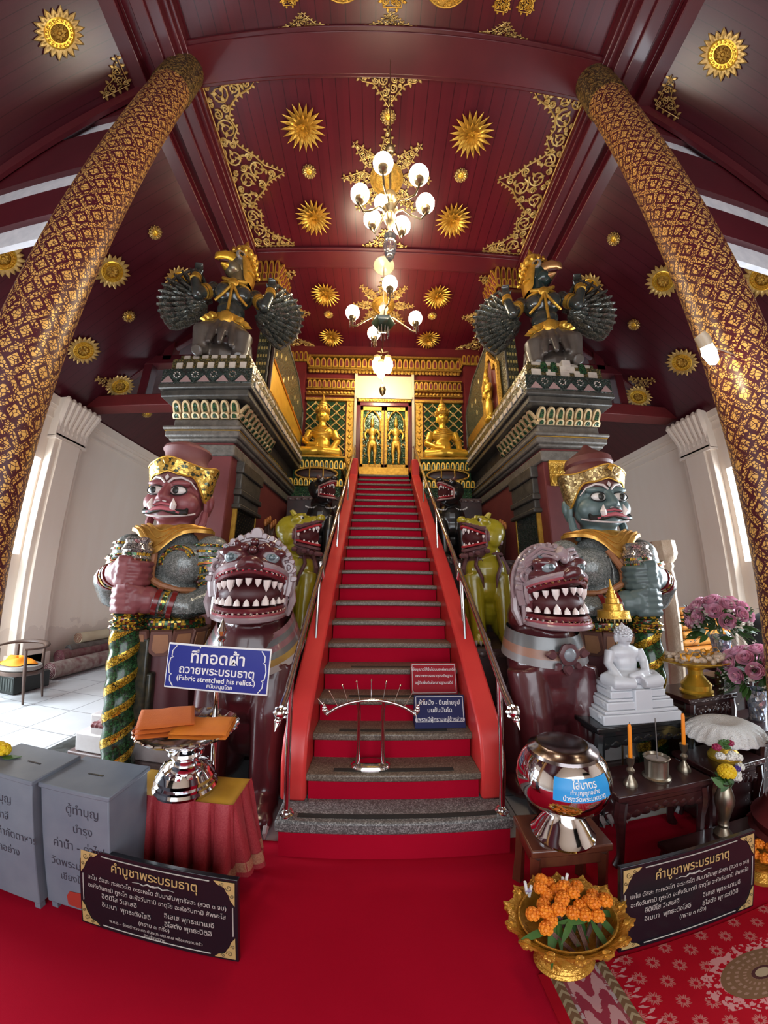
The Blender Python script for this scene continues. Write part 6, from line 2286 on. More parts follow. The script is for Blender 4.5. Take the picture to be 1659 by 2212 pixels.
def folded(loc, rz, size, n, m, label, tip=0):
    t = thing('folded_robe', label, 'cloth', loc, rz, 'folded orange robes on the silver tray')
    for k in range(n):
        h = size[2] / n
        w, d = size[0] * (1 - .012 * ((k * 7) % 3)), size[1] * (1 - .015 * ((k * 5) % 3))
        def lay(u, v):
            a = 2 * PI * v
            r = .5 * h * .98
            # rounded fold at the front edge, open layers behind
            yy = -d / 2 + r + (d - 2 * r) * min(1, max(0, (1 - math.cos(a)) / 2))
            zz = r + r * math.sin(a) * (1 if True else 0)
            x = -w / 2 + w * u
            return (x, yy + (-r * max(0, math.cos(a)) if math.cos(a) > .5 else 0), zz + h * k + .005 * math.sin(u * 9 + k) * v + tip * (yy / d))
        mb = MB()
        mb.grid(lay, 14, 18, cv=True)
        for e in (0, 13):
            pass
        o = ob('fold_layer', mb, m, t, smooth=60)
        o.modifiers.new('thick', 'SOLIDIFY').thickness = .004
    return t
folded((px - .105, py - .045, tz + .352), .52, (.30, .27, .075), 3, M_robe2, 'deep orange folded robe on the silver tray, left of the two and thicker', .02)
folded((px + .125, py - .045, tz + .352), .14, (.31, .22, .042), 2, M_robe, 'bright orange folded robe on the silver tray, right of the two and thinner', .02)

# blue enamel sign on a steel pole
t = thing('pole_sign', 'blue enamel sign with white Thai and English lettering on a steel pole', 'sign', (-1.165, 2.15, 0))
t.scale = (1, 1, .945)
ob('pole', MB().tube([(0, .02, 0), (0, .02, 1.41)], .018, 12), M_steel, t)
ob('pole_base', MB().lathe([(.07, 0), (.07, .015), (.03, .03), (.02, .06)], 24, (0, .02, 0)), M_steel, t)
ob('finial', MB().lathe([(.018, 1.40), (.03, 1.42), (.018, 1.44), (.034, 1.475), (.02, 1.51), (.004, 1.555), (.001, 1.56)], 14, (0, .02, 0)), M_steel, t)
SW, SH = .68, .29
mb = MB()
sg = T(-.0, -.004, 1.225) @ RY(math.radians(2.0))
mb.M = sg
mb.box((0, 0, 0), (SW + .012, .008, SH + .012))
ob('white_border', mb, M_white, t, bev=.003)
mb = MB()
mb.M = sg
mb.box((0, -.005, 0), (SW - .004, .004, SH - .012))
ob('blue_panel', mb, mat('ultramarine_enamel', (.012, .022, .235), .35), t)
mb = MB()
mb.M = sg
text_mesh(mb, [('ทีทอดผ้า', .108, 0, .032, 'CENTER'), ('ถวายพระบรมธาตุ', .074, 0, -.042, 'CENTER'), ('(Fabric stretched his relics.)', .047, 0, -.090, 'CENTER'), ('สนับสนุนโดย', .034, .03, -.126, 'CENTER')], T(0, -.0072, 0) @ RX(PI / 2), .018)
mb.M = sg @ T(0, -.0085, 0)
mb.slab(-.128, -.121, -.001, .001, .128, .142)
for e in (-1, 1):
    P = [(.285, .135), (.31, .10), (.312, .065), (.30, .058), (.318, .05), (.326, 0), (.318, -.05), (.30, -.058), (.312, -.065), (.31, -.10), (.285, -.135)]
    mb.tube([(e * x, 0, z) for x, z in P], .0035, 5)
ob('white_lettering', mb, M_white, t, smooth=0)

# ---------------------------------------------------------------- black plaques with gold writing
M_plq = mat('black_granite_plaque', (.008, .008, .012), .18)
M_gilt = mat('pale_gold_paint', (.50, .34, .13), .5, .2)
M_silv = mat('silver_paint', (.46, .42, .38), .5, .2)
PT = [('คำบูชาพระบรมธาตุ', .062, 0, .118, 'CENTER')]
PB = [('นะโม ตัสสะ ภะคะวะโต อะระหะโต สัมมาสัมพุทธัสสะ (สวด ๓ จบ)', .0305, 0, .052, 'CENTER'),
      ('อะหังวันทามิ ทูระโต อะหังวันทามิ ธาตุโย อะหังวันทามิ สัพพะโส', .0305, 0, .010, 'CENTER'),
      ('อิติปิโส วิเสเสอิ', .0345, -.285, -.032, 'LEFT'), ('อิเสเส พุทธะนาเมอิ', .0345, .055, -.045, 'LEFT'),
      ('อิเมนา  พุทธะตังโสอิ', .0345, -.285, -.076, 'LEFT'), ('อิโสตัง พุทธะปิติอิ', .0345, .055, -.090, 'LEFT'), ('(กราบ ๓ ครั้ง)', .030, 0, -.118, 'CENTER')]
PE = [('พ.ต.อ. - ร้อยตำรวจเอก นันทนา ๗๗.๗.๗ พร้อมครอบครัว', .022, 0, -.150, 'CENTER'), ('จัดสร้างถวาย', .022, 0, -.176, 'CENTER')]
def plaque(loc, rz, tilt, w, h, extra, label):
    t = thing('prayer_plaque', label, 'plaque', loc, rz)
    L = RX(-tilt)
    mb = MB()
    mb.M = L
    mb.box((0, .014, h / 2), (w, .026, h))
    ob('slab', mb, M_plq, t, bev=.003)
    mb = MB()
    mb.M = L @ T(0, 0, h / 2)
    text_mesh(mb, PT, T(0, -.0005, 0) @ RX(PI / 2), .012)
    for ex in (-1, 1):
        for ez in (-1, 1):
            Q = T(ex * (w / 2 - .012), -.001, ez * (h / 2 - .014)) @ RX(PI / 2) @ SC(-ex, -ez, 1)
            for pts in ([(0, 0), (.10, 0), (.082, .016), (.05, .026), (.04, .045), (.028, .06), (.02, .085), (0, .11)],):
                mb.prism(pts, .0016, Q)
    ob('gold_title_lettering', mb, M_gilt, t, smooth=0)
    mb = MB()
    mb.M = L @ T(0, 0, h / 2)
    text_mesh(mb, PB + (PE if extra else []), T(0, -.0005, 0) @ RX(PI / 2), .008)
    hw, hh = w / 2 - .022, h / 2 - .022
    for a, b in (((-hw + .11, hh), (hw - .11, hh)), ((-hw + .11, -hh), (hw - .11, -hh)), ((-hw, -hh + .11), (-hw, hh - .11)), ((hw, -hh + .11), (hw, hh - .11))):
        mb.tube([(a[0], -.001, a[1]), (b[0], -.001, b[1])], .003, 4)
    for e in (-1, 1):
        mb.tube([(e * .008, -.001, .094), (e * .03, -.001, .100), (e * .05, -.001, .090), (e * .075, -.001, .097), (e * .11, -.001, .093)], [.004, .004, .003, .002, .001], 4)
    mb.ell((0, -.001, .095), (.012, .001, .006), 6)
    ob('silver_lettering', mb, M_silv, t, smooth=0)
    mb = MB()
    mb.M = L @ T(0, 0, h / 2)
    for ex in (-1, 1):
        for ez in (-1, 1):
            Q = T(ex * (w / 2 - .012), -.003, ez * (h / 2 - .014)) @ RX(PI / 2) @ SC(-ex, -ez, 1)
            for c_, r_ in (((.028, .025), .016), ((.060, .012), .010), ((.012, .062), .010)):
                spiral(mb, c_, r_, .0022, 1.3, 0, 1, 12, Q)
    ob('corner_scroll_pattern', mb, mat('brown_scroll_line', (.10, .06, .02), .6), t)
    return t
plaque((-1.148, 1.49, 0), -.045, .06, .83, .405, True, 'black prayer plaque with gold corners leaning by the red pleated table')
plaque((1.395, 1.405, 0), .0, .10, .825, .42, False, 'black prayer plaque with gold corners standing on the edge of the patterned rug')

# ---------------------------------------------------------------- things on the stairs
def board_sign(name, loc, w, h, depth, m, border, lines, label):
    t = thing(name, label, 'sign', loc)
    L = RX(-.20)
    mb = MB()
    mb.M = L
    mb.box((0, .006, h / 2), (w, .012, h))
    ob('panel', mb, m, t, bev=.002)
    mb = MB()
    mb.add([(-w / 2, .01, 0), (w / 2, .01, 0), (w / 2, depth, 0), (-w / 2, depth, 0), (-w / 2, .014 + h * .2, h * .96), (w / 2, .014 + h * .2, h * .96), (w / 2, depth, .01), (-w / 2, depth, .01)],
           [(0, 1, 2, 3), (4, 5, 6, 7), (0, 1, 5, 4), (3, 2, 6, 7), (0, 3, 7, 4), (1, 2, 6, 5)])
    ob('easel_back', mb, m, t)
    mb = MB()
    mb.M = L @ T(0, 0, h / 2)
    a, b = w / 2 - .012, h / 2 - .012
    for p, q in (((-a, b), (a, b)), ((a, b), (a, -b + border)), ((a, -b + border), (-a, -b + border)), ((-a, -b + border), (-a, b))):
        mb.tube([(p[0], -.001, p[1]), (q[0], -.001, q[1])], .0028, 4)
    text_mesh(mb, lines, T(0, -.0005, 0) @ RX(PI / 2), .01)
    ob('lettering_and_border', mb, mat('pale_sign_print', (.62, .60, .60), .5), t, smooth=0)
    return t
y3, z3 = nose(3); y4, z4 = nose(4)
board_sign('notice_board', (.375, y3 + .085, z3 + .002), .40, .235, .13, mat('navy_acrylic', (.006, .008, .062), .8), .035,
           [('ห้ามนั่ง - ยืนถ่ายรูป', .044, .0, .050, 'CENTER'), ('บนขั้นบันได', .044, 0, -.004, 'CENTER'), ('(เพราะมีผู้กราบอยู่ข้างล่าง)', .038, 0, -.066, 'CENTER')],
           'navy blue notice with white Thai lettering on the third step')
board_sign('notice_board', (.372, y4 + .10, z4 + .002), .40, .245, .10, mat('red_acrylic', (.27, .003, .012), .85), .0,
           [('ไม่อนุญาตให้ขึ้นไปบนองค์พระเจดีย์', .029, 0, .062, 'CENTER'), ('เพราะพระบรมธาตุประดิษฐาน', .029, 0, .012, 'CENTER'), ('อยู่ติดพื้นดินใจกลางฐานเจดีย์', .029, 0, -.042, 'CENTER')],
           'red notice with white Thai lettering on the fourth step behind the navy one')
y2, z2 = nose(2)
t = thing('candle_arch', 'polished steel arch with spikes for candles on the second step', 'candle stand', (-.165, y2 + .11, z2))
ob('foot_plate', MB().lathe([(.145, 0), (.14, .018), (.125, .028), (.06, .034), (.001, .034)], 32, ey=.5), M_steel, t)
for e in (-1, 1):
    mb = MB().tube([(e * .092, 0, .03), (e * .088, 0, .10), (e * .086, 0, .38), (e * .095, -.01, .45)], [.020, .013, .012, .018], 10)
    ob('upright', mb, M_steel, t)
RA = .36
def arcp(a): return Vector((RA * 1.06 * math.sin(a), -.01, .455 - RA * (1 - math.cos(a)) * .60))
ob('arch_bar', MB().tube([arcp(-1.0 + i * .1) for i in range(21)], .011, 10), M_steel, t)
mb = MB()
for i in range(9):
    a = -.9 + i * .225
    p = arcp(a)
    d = Vector((math.sin(a) * .8, 0, math.cos(a)))
    q = p + d * .135
    ob('spike', MB().tube([p, q, q + d * .012], [.003, .003, .001], 6), M_steel, t)
    mb.lathe([(.002, -.006), (.011, 0), (.002, .006)], 10, tuple(q))
ob('wax_cups', mb, M_steel, t)
for e in (-1, 1):
    p = arcp(e * 1.0)
    mb = MB()
    d = Vector((e * .25, 0, 1)).normalized()
    for k, r in enumerate((.013, .022, .017, .010, .004)):
        mb.ell(p + Vector((e * .005, 0, 0)) + d * (.012 + .018 * k), r, 10)
    ob('finial', mb, M_steel, t)

# ---------------------------------------------------------------- alms bowl on a stool
sx, sy, sz = .885, 1.82, .375
t = thing('low_stool', 'low brown wooden stool under the steel alms bowl', 'stool', (sx, sy, 0), -.07)
ob('seat', MB().box((0, 0, sz - .02), (.44, .30, .04)), M_brownwood, t, bev=.008)
ob('apron', MB().box((0, 0, sz - .075), (.40, .26, .07)), M_brownwood, t, bev=.006)
for a in (-1, 1):
    for b in (-1, 1):
        ob('leg', MB().tube([(a * .18, b * .115, .32), (a * .185, b * .12, .18), (a * .19, b * .125, .0)], [.034, .028, .036], 4), M_brownwood, t)
BOWL = [(.09, .15), (.15, .165), (.205, .205), (.238, .262), (.247, .312), (.236, .372), (.208, .425), (.182, .455)]
t = thing('alms_bowl', 'big polished steel alms bowl with blue Thai label on the low stool', 'bowl', (.885, 1.80, sz))
ob('stand', MB().lathe([(.165, 0), (.168, .012), (.15, .03), (.115, .085), (.085, .115), (.08, .135), (.10, .15), (.115, .16), (.10, .175)], 48), M_silver, t)
ob('bowl', MB().lathe(BOWL, 64), M_silver, t)
ob('lid', MB().lathe([(.192, .44), (.182, .462), (.15, .478), (.14, .488), (.125, .492), (.06, .494), (.001, .495)], 48), mat('smoky_steel_lid', (.20, .17, .17), .18, 1.0), t)
def lab(u, v, d=0.0):
    a = math.radians(-94 + 72 * (u - .5))
    z = .312 + .098 * v
    r = (.226 if z < .26 else .241) + .004 + d
    r = .0
    for (r0, z0), (r1, z1) in zip(BOWL[:-1], BOWL[1:]):
        if z0 <= z <= z1:
            r = r0 + (r1 - r0) * (z - z0) / (z1 - z0) + .004 + d
    return (r * math.cos(a), r * math.sin(a), z)
mb = MB()
mb.grid(lambda u, v: lab(u, v), 24, 8)
o = ob('blue_label', mb, mat('sky_blue_label', (.01, .27, .62), .35), t)
tm = MB()
text_mesh(tm, [('ใส่บาตร', .042, 0, .062, 'CENTER'), ('ทำบุญทุกอย่าง', .026, 0, .036, 'CENTER'), ('บำรุงวัดพระมหาธาตุ', .028, 0, .008, 'CENTER')], Matrix(), .014)
mb = MB()
mb.add([lab(.5 + v.x / .305, v.y / .098, .0015) for v in tm.v], tm.f)
ob('label_lettering', mb, M_white, t, smooth=0)

# ---------------------------------------------------------------- altar on the right: tables
def carved_table(name, label, x, y, w, d, h, m=M_wood, inlay=True, legs=4, cat='table'):
    t = thing(name, label, cat, (x, y, 0))
    ob('top', MB().box((0, 0, h - .018), (w, d, .036)), m, t, bev=.006)
    mb = MB()
    mb.box((0, 0, h - .055), (w - .06, d - .04, .035))
    mb.box((0, -d / 2 + .03, h - .10), (w - .08, .02, .06))
    n = 9
    for k in range(n):
        f = -1 + 2 * k / (n - 1)
        mb.ell((f * (w / 2 - .07), -d / 2 + .03, h - .135 + .03 * (1 - abs(f))), (w / n * .62, .014, .035), 8)
    ob('apron', mb, m, t)
    for a in (-1, 1):
        for b in (-1, 1):
            X, Y = a * (w / 2 - .045), b * (d / 2 - .04)
            ob('leg', MB().tube([(X, Y, h - .05), (X + a * .012, Y, h - .14), (X, Y, h * .45), (X - a * .004, Y, .06), (X + a * .018, Y - .01 * (b < 0), 0)], [.038, .04, .026, .024, .036], 8), m, t)
    if inlay:
        if h > .3:
            ob('side_panels', MB().box((0, .01, h * .46), (w - .10, d - .07, h * .80)), m, t, bev=.01)
        mb = MB()
        rnd = random.Random(int(x * 100))
        for k in range(int(w * 55)):
            mb.ell((rnd.uniform(-w / 2 + .02, w / 2 - .02), -d / 2 - .001 + .03 * 0, h - .018 + rnd.uniform(-.012, .012)), (rnd.uniform(.004, .012), .0015, .004), 5)
            mb.ell((rnd.uniform(-w / 2 + .06, w / 2 - .06), -d / 2 + .018, h - .10 + rnd.uniform(-.03, .03)), (rnd.uniform(.004, .012), .003, .005), 5)
            if h > .3:
                mb.ell((rnd.choice((-1, 1)) * rnd.uniform(w * .18, w / 2 - .06), -d / 2 + .044, rnd.uniform(.08, h - .15)), (rnd.uniform(.004, .010), .003, rnd.uniform(.004, .012)), 5)
        ob('shell_inlay_pattern', mb, mat('mother_of_pearl', (.55, .52, .54), .2, .2), t)
    return t
carved_table('carved_table', 'low dark rosewood table holding the orange candles', 1.655, 2.07, .70, .34, .455, inlay=False)
carved_table('altar_table', 'black altar table under the white marble buddha', 1.86, 2.50, .86, .44, .70, mat('black_altar_lacquer', (.010, .011, .012), .22, coat=.4), inlay=False)
carved_table('inlaid_side_table', 'dark side table with mother-of-pearl inlay under the white lace tray', 2.33, 2.14, .50, .36, .455)
carved_table('inlaid_side_table', 'tall dark inlaid stand under the gold tray with ribbons', 2.62, 2.62, .52, .42, .775)
carved_table('inlaid_side_table', 'dark inlaid table under the right-hand vase of roses', 2.95, 2.28, .56, .44, .585)
carved_table('inlaid_side_table', 'dark inlaid stand under the farther vase of roses', 3.08, 2.72, .42, .34, .975)
carved_table('low_bench', 'very low dark inlaid bench in front of the altar tables, carrying the brass vase', 2.0, 1.80, .80, .24, .115)

# white marble buddha on a stepped throne
M_marb = mat('white_marble', (.56, .57, .60), .32, col2=(.52, .53, .56), sc=3)
t = thing('white_buddha', 'seated white marble buddha on a stepped throne on the black altar table', 'statue', (1.83, 2.46, .70), -.10)
t.scale = (1, 1, .95)
mb = MB()
for z0, z1, w, d in ((0, .075, .62, .36), (.075, .10, .58, .34), (.10, .16, .53, .31), (.16, .18, .50, .29), (.18, .235, .44, .27), (.235, .275, .42, .26)):
    mb.box((0, 0, (z0 + z1) / 2), (w, d, z1 - z0))
mb.box((.02, -.13, .13), (.14, .07, .24))
for e in (-1, 1):
    for k in range(3):
        mb.ell((e * (.29 - .05 * k), -.12 + .02 * k, .05 + .085 * k), (.035, .05, .03), 8)
ob('stepped_throne', mb, M_marb, t, bev=.008)
mb = MB()
mb.ell((0, .0, .31), (.19, .125, .065), 16)
mb.ell((0, .02, .42), (.10, .075, .13), 16)
mb.ell((0, .015, .50), (.125, .07, .07), 16)
mb.tube([(0, .01, .54), (0, .0, .60)], [.04, .038], 12)
mb.ell((0, -.005, .635), (.060, .065, .075), 16)
mb.ell((0, .005, .70), (.035, .035, .03), 12)
mb.tube([(0, .005, .715), (0, .005, .755)], [.02, .003], 8)
mb.ell((0, -.065, .63), (.012, .014, .02), 8)
for e in (-1, 1):
    mb.tube([(e * .07, .02, .31), (e * .19, -.05, .305), (e * .17, -.12, .30), (e * .03, -.15, .295)], [.06, .06, .055, .04], 10)
    mb.ell((e * .062, .01, .62), (.012, .02, .045), 8)
mb.tube([(.115, .01, .52), (.145, -.01, .42), (.10, -.09, .36), (0, -.12, .352)], [.04, .036, .03, .025], 10)
mb.tube([(-.115, .01, .52), (-.15, -.01, .42), (-.14, -.09, .36), (-.13, -.145, .31), (-.125, -.16, .275)], [.04, .036, .03, .026, .018], 10)
mb.ell((0, -.12, .35), (.06, .035, .022), 10)
blob('body', mb, M_marb, t, .0085, 3)
mb = MB()
for k in range(40):
    a = k * 2.39996
    z = 1 - (k + .5) / 40 * .9
    q = math.sqrt(1 - z * z)
    mb.ell((.062 * q * math.cos(a), .0 + .066 * q * math.sin(a), .645 + .07 * z), .011, 5)
ob('hair_curls', mb, M_marb, t)
mb = MB()
for e in (-1, 1):
    mb.tube([(e * .008, -.066, .652), (e * .025, -.066, .660), (e * .044, -.052, .654)], .0025, 5)
    mb.tube([(e * .010, -.067, .640), (e * .025, -.067, .636), (e * .042, -.054, .640)], .003, 5)
mb.tube([(-.018, -.066, .603), (0, -.071, .600), (.018, -.066, .603)], .003, 5)
ob('face_lines', mb, mat('grey_marble_line', (.25, .24, .25), .5), t)
# tiered gilded umbrella behind it
t = thing('tiered_parasol', 'five-tiered gilded parasol on a thin pole behind the white buddha', 'parasol', (1.90, 2.64, 0))
ob('pole', MB().tube([(0, 0, 0), (0, 0, 1.70)], .008, 8), M_brass, t)
mb = MB()
for k, (z, r, h) in enumerate(((1.425, .128, .062), (1.492, .078, .05), (1.547, .055, .042), (1.592, .040, .034), (1.628, .030, .028), (1.658, .02, .024))):
    mb.k = 0
    mb.lathe([(r * 1.02, z), (r, z + .004), (r * .97, z + h), (r * .7, z + h + .004), (.005, z + h + .006)], 32)
mb.lathe([(.014, 1.68), (.010, 1.71), (.003, 1.755), (.001, 1.757)], 10)
ob('tiers', mb, M_gold, t)
mb = MB()
for k in range(26):
    a = 2 * PI * k / 26
    mb.tube([(.127 * math.cos(a), .127 * math.sin(a), 1.428), (.127 * math.cos(a), .127 * math.sin(a), 1.40)], [.005, .002], 5)
ob('fringe', mb, M_goldp, t)

# candles and incense pot
M_pewter = mat('old_brass', (.34, .29, .22), .32, .9, col2=(.24, .20, .15), sc=14)
for x, y, w in ((1.462, 2.0, 'left'), (1.925, 2.05, 'right')):
    t = thing('candlestick', 'small brass candlestick on the low rosewood table, %s of the incense pot' % w, 'candlestick', (x, y, .455))
    ob('stem', MB().lathe([(.042, 0), (.043, .012), (.032, .035), (.014, .06), (.012, .072), (.024, .09), (.025, .10), (.012, .118), (.018, .13), (.022, .14), (.026, .175), (.028, .18), (.014, .176)], 24), M_pewter, t)
    t = thing('candle', 'thin orange candle in the %s brass candlestick' % w, 'candle', (x, y, .63))
    ob('wax', MB().lathe([(.0125, 0), (.0115, .19), (.008, .205), (.001, .208)], 14), mat('orange_wax', (.85, .24, .005), .4), t)
    ob('wick', MB().tube([(0, 0, .205), (0.001, 0, .22)], .0015, 5), M_black, t)
t = thing('incense_pot', 'fluted brass incense pot with a bare stick between the two candles', 'pot', (1.692, 2.04, .455))
ob('bowl', MB().lathe([(.085, 0), (.088, .008), (.075, .016), (.072, .03), (.072, .12), (.082, .132), (.075, .135), (.066, .12), (.001, .118)], 60, lob=lambda a, j: 1 + (.04 * math.sin(a * 14) if j in (4, 5, 6) else 0)), M_pewter, t)
ob('sand', MB().lathe([(.066, .119), (.001, .126)], 20), mat('grey_ash', (.30, .25, .22), .9), t)
t = thing('incense_stick', 'single burnt incense stick standing in the fluted pot', 'incense stick', (1.69, 2.03, .57))
ob('stick', MB().tube([(0, 0, 0), (-.008, 0, .27)], .0032, 6), mat('grey_stick', (.13, .11, .10), .8), t)

# lace covered tray, gold stand with ribboned offerings
t = thing('lace_tray', 'gold footed tray under a white lace doily on the inlaid side table', 'tray', (2.33, 2.09, .455))
ob('foot', MB().lathe([(.105, 0), (.11, .02), (.09, .05), (.06, .09), (.055, .12), (.085, .16), (.09, .175)], 32), M_goldb, t)
ob('lace_doily', MB().lathe([(.001, .235), (.06, .238), (.10, .262), (.17, .258), (.235, .225), (.265, .175), (.262, .165)], 132, lob=lambda a, j: 1 + (.035 * math.sin(a * 22) if j >= 4 else 0)), mat('white_lace', (.70, .69, .68), .8, bump=.8, bsc=120), t)
t = thing('gold_tray', 'gold footed tray with pale flowers and orange ribbons on the tall inlaid stand', 'tray', (2.60, 2.56, .775))
ob('foot', MB().lathe([(.125, 0), (.13, .015), (.115, .03), (.12, .07), (.085, .11), (.055, .15), (.06, .19), (.10, .22), (.13, .235)], 36), M_goldb, t)
ob('dish', MB().lathe([(.09, .225), (.2, .24), (.27, .27), (.275, .28), (.2, .255), (.001, .25)], 72, lob=lambda a, j: 1 + (.03 * math.sin(a * 18) if 2 <= j <= 3 else 0)), M_goldb, t)
t = thing('garland_offering', 'ring of pale jasmine with orange ribbons lying on the gold tray', 'garland', (2.60, 2.56, 1.03))
mb = MB()
rnd = random.Random(8)
for k in range(90):
    a = rnd.uniform(0, 6.28)
    r = .17 + rnd.uniform(-.05, .06)
    mb.ell((r * math.cos(a), r * math.sin(a), .025 + rnd.uniform(0, .03)), rnd.uniform(.014, .026), 6)
ob('blossoms', mb, mat('cream_blossom', (.70, .52, .38), .7, col2=(.74, .64, .54), sc=30), t)
mb = MB()
for x, y in ((-.16, -.1), (.14, -.02)):
    for e in (-1, 1):
        mb.tube([(x, y, .05), (x + e * .04, y, .10), (x + e * .09, y - .01, .10), (x + e * .10, y - .02, .07), (x + e * .05, y, .055), (x, y, .05)], .009, 6, flat=.4)
    mb.ell((x, y, .06), (.03, .02, .03), 8)
ob('ribbon_bows', mb, mat('orange_ribbon', (.80, .36, .02), .4), t)

# flowers in vases
M_rose = mat('pink_rose_petal', (.84, .36, .54), .6, col2=(.90, .58, .72), sc=30)
M_wpet = mat('white_petal', (.72, .70, .64), .6)
def rose(mb, c, d, r):
    q = Vector(d).to_track_quat('Z', 'Y').to_matrix()
    c = Vector(c)
    for ring, (n, rr, z0, z1) in enumerate(((3, .22, -.3, .62), (3, .40, -.4, .58), (4, .60, -.5, .48), (5, .82, -.55, .30), (5, 1.02, -.5, .10))):
        for k in range(n):
            a = 2 * PI * (k + .37 * ring) / n
            def pet(u, v):
                b = a + (u - .5) * 2 * PI / n * 1.5
                R = rr * (.45 + .55 * math.sin(min(1, v * 1.25) * PI / 2)) + (.10 * max(0, v - .7) / .3 if ring > 1 else -.05 * v)
                z = z0 + (z1 - z0) * v - .16 * (2 * u - 1) ** 2 * v
                return tuple(c + q @ (Vector((R * math.cos(b), R * math.sin(b), z)) * r))
            mb.grid(pet, 6, 5)
def bouquet(name, loc, label, vlabel, vase, R, n, seed):
    rnd = random.Random(seed)
    t = thing('crystal_vase', vlabel, 'vase', loc)
    h = vase
    mb = MB().lathe([(.001, .006), (.055, .006), (.062, .0), (.060, .02), (.072, h * .5), (.088, h), (.082, h), (.066, h * .5), (.05, .03), (.001, .028)], 36, lob=lambda a, j: 1 + .02 * math.cos(a * 18))
    ob('cut_glass', mb, mosaic('cut_crystal', [(.40, .46, .56), (.62, .68, .78), (.22, .26, .36), (.80, .85, .92), (.32, .36, .46)], 40, .08, .5, grout=(.25, .28, .36), edge=.03, tilt=.7), t)
    b = thing('rose_bouquet', label, 'flowers', (loc[0], loc[1], loc[2] + h))
    mb, wb, gb = MB(), MB(), MB()
    C = Vector((0, 0, .15))
    for k in range(n):
        a = k * 2.39996 + seed
        z = 1 - (k + .5) / n * 1.15
        q = math.sqrt(max(0, 1 - z * z))
        d = Vector((q * math.cos(a), q * math.sin(a), z))
        p = C + Vector((d.x * R, d.y * R, d.z * R * .75))
        rose(mb, p, d, R * .25)
        gb.tube([(0, 0, -.1), C * .4, p], .004, 5)
    for k in range(46):
        d = Vector((rnd.gauss(0, 1), rnd.gauss(0, 1), rnd.gauss(.2, .8))).normalized()
        p = C + Vector((d.x * R * .98, d.y * R * .98, d.z * R * .72))
        for j in range(4):
            wb.ell(p + Vector((rnd.uniform(-.02, .02), rnd.uniform(-.02, .02), rnd.uniform(-.015, .02))), (.014, .014, .009), 5)
    for k in range(120):
        a, z = rnd.uniform(0, 6.28), rnd.uniform(-.6, .75)
        d = Vector((math.cos(a), math.sin(a), z)).normalized()
        F = frame(C + d * R * rnd.uniform(.45, .85) + Vector((0, 0, -.05)), Vector((rnd.uniform(-1, 1), rnd.uniform(-1, 1), .6)), d)
        gb.prism(leaf(R * .5, R * .2, 4), .002, F)
    for k in range(60):
        a = rnd.uniform(0, 6.28)
        d = Vector((math.cos(a), math.sin(a), rnd.uniform(-.9, .3)))
        gb.tube([C + d * R * .5, C + d * R * rnd.uniform(1.0, 1.35)], [.002, .0012], 4)
        wb.ell(C + d * R * rnd.uniform(.9, 1.3), .007, 5)
    ob('roses', mb, M_rose, b, smooth=60)
    ob('white_sprays', wb, M_wpet, b)
    ob('foliage', gb, M_leaf, b)
bouquet('b', (2.99, 2.62, .976), 'round bouquet of pink roses in the farther crystal vase, upper of two', 'cut crystal vase of the upper rose bouquet', .24, .25, 20, 1)
bouquet('b', (2.93, 2.28, .585), 'round bouquet of pink roses at the right edge, lower of two', 'cut crystal vase of the lower rose bouquet at the right edge', .24, .24, 20, 4)
t = thing('brass_vase', 'slender brass vase on the low bench', 'vase', (2.03, 1.83, .115))
ob('body', MB().lathe([(.055, 0), (.058, .015), (.045, .03), (.028, .055), (.035, .075), (.028, .09), (.035, .12), (.055, .20), (.060, .24), (.045, .29), (.032, .32), (.044, .345), (.038, .345), (.026, .32), (.001, .31)], 28), M_pewter, t)
t = thing('small_bouquet', 'small bunch with a yellow chrysanthemum and white flowers in the brass vase', 'flowers', (2.03, 1.83, .45))
mb = MB()
puff(mb, (-.045, -.05, .105), .062, 60, 2, pet=.22)
ob('yellow_bloom', mb, M_yel, t)
mb = MB()
for k, (x, y, z) in enumerate(((.05, -.04, .07), (.09, -.03, .10), (.02, -.02, .17), (-.04, 0, .18), (.06, .0, .17), (.10, -.01, .15), (.04, -.05, .05))):
    puff(mb, (x, y, z), .032, 20, k, pet=.3)
ob('white_blooms', mb, M_wpet, t)
mb = MB()
puff(mb, (.035, -.055, .11), .024, 16, 9)
ob('violet_bloom', mb, mat('violet_petal', (.06, .03, .22), .6), t)
mb = MB()
puff(mb, (-.07, .0, .24), .03, 16, 10)
puff(mb, (.07, .02, .235), .026, 16, 11)
ob('crimson_blooms', mb, mat('crimson_petal', (.28, .01, .06), .6), t)
mb = MB()
rnd = random.Random(6)
for k in range(26):
    F = frame((rnd.uniform(-.05, .06), rnd.uniform(-.04, .02), rnd.uniform(-.04, .02)), (rnd.uniform(-1, 1), -1, .3), (rnd.uniform(-1, 1), 0, .5))
    mb.prism(leaf(.10, .035, 4), .002, F)
for k in range(14):
    puff(mb, (rnd.uniform(-.05, .04), 0, rnd.uniform(.22, .27)), .018, 6, k)
ob('leaves', mb, M_leaf, t)

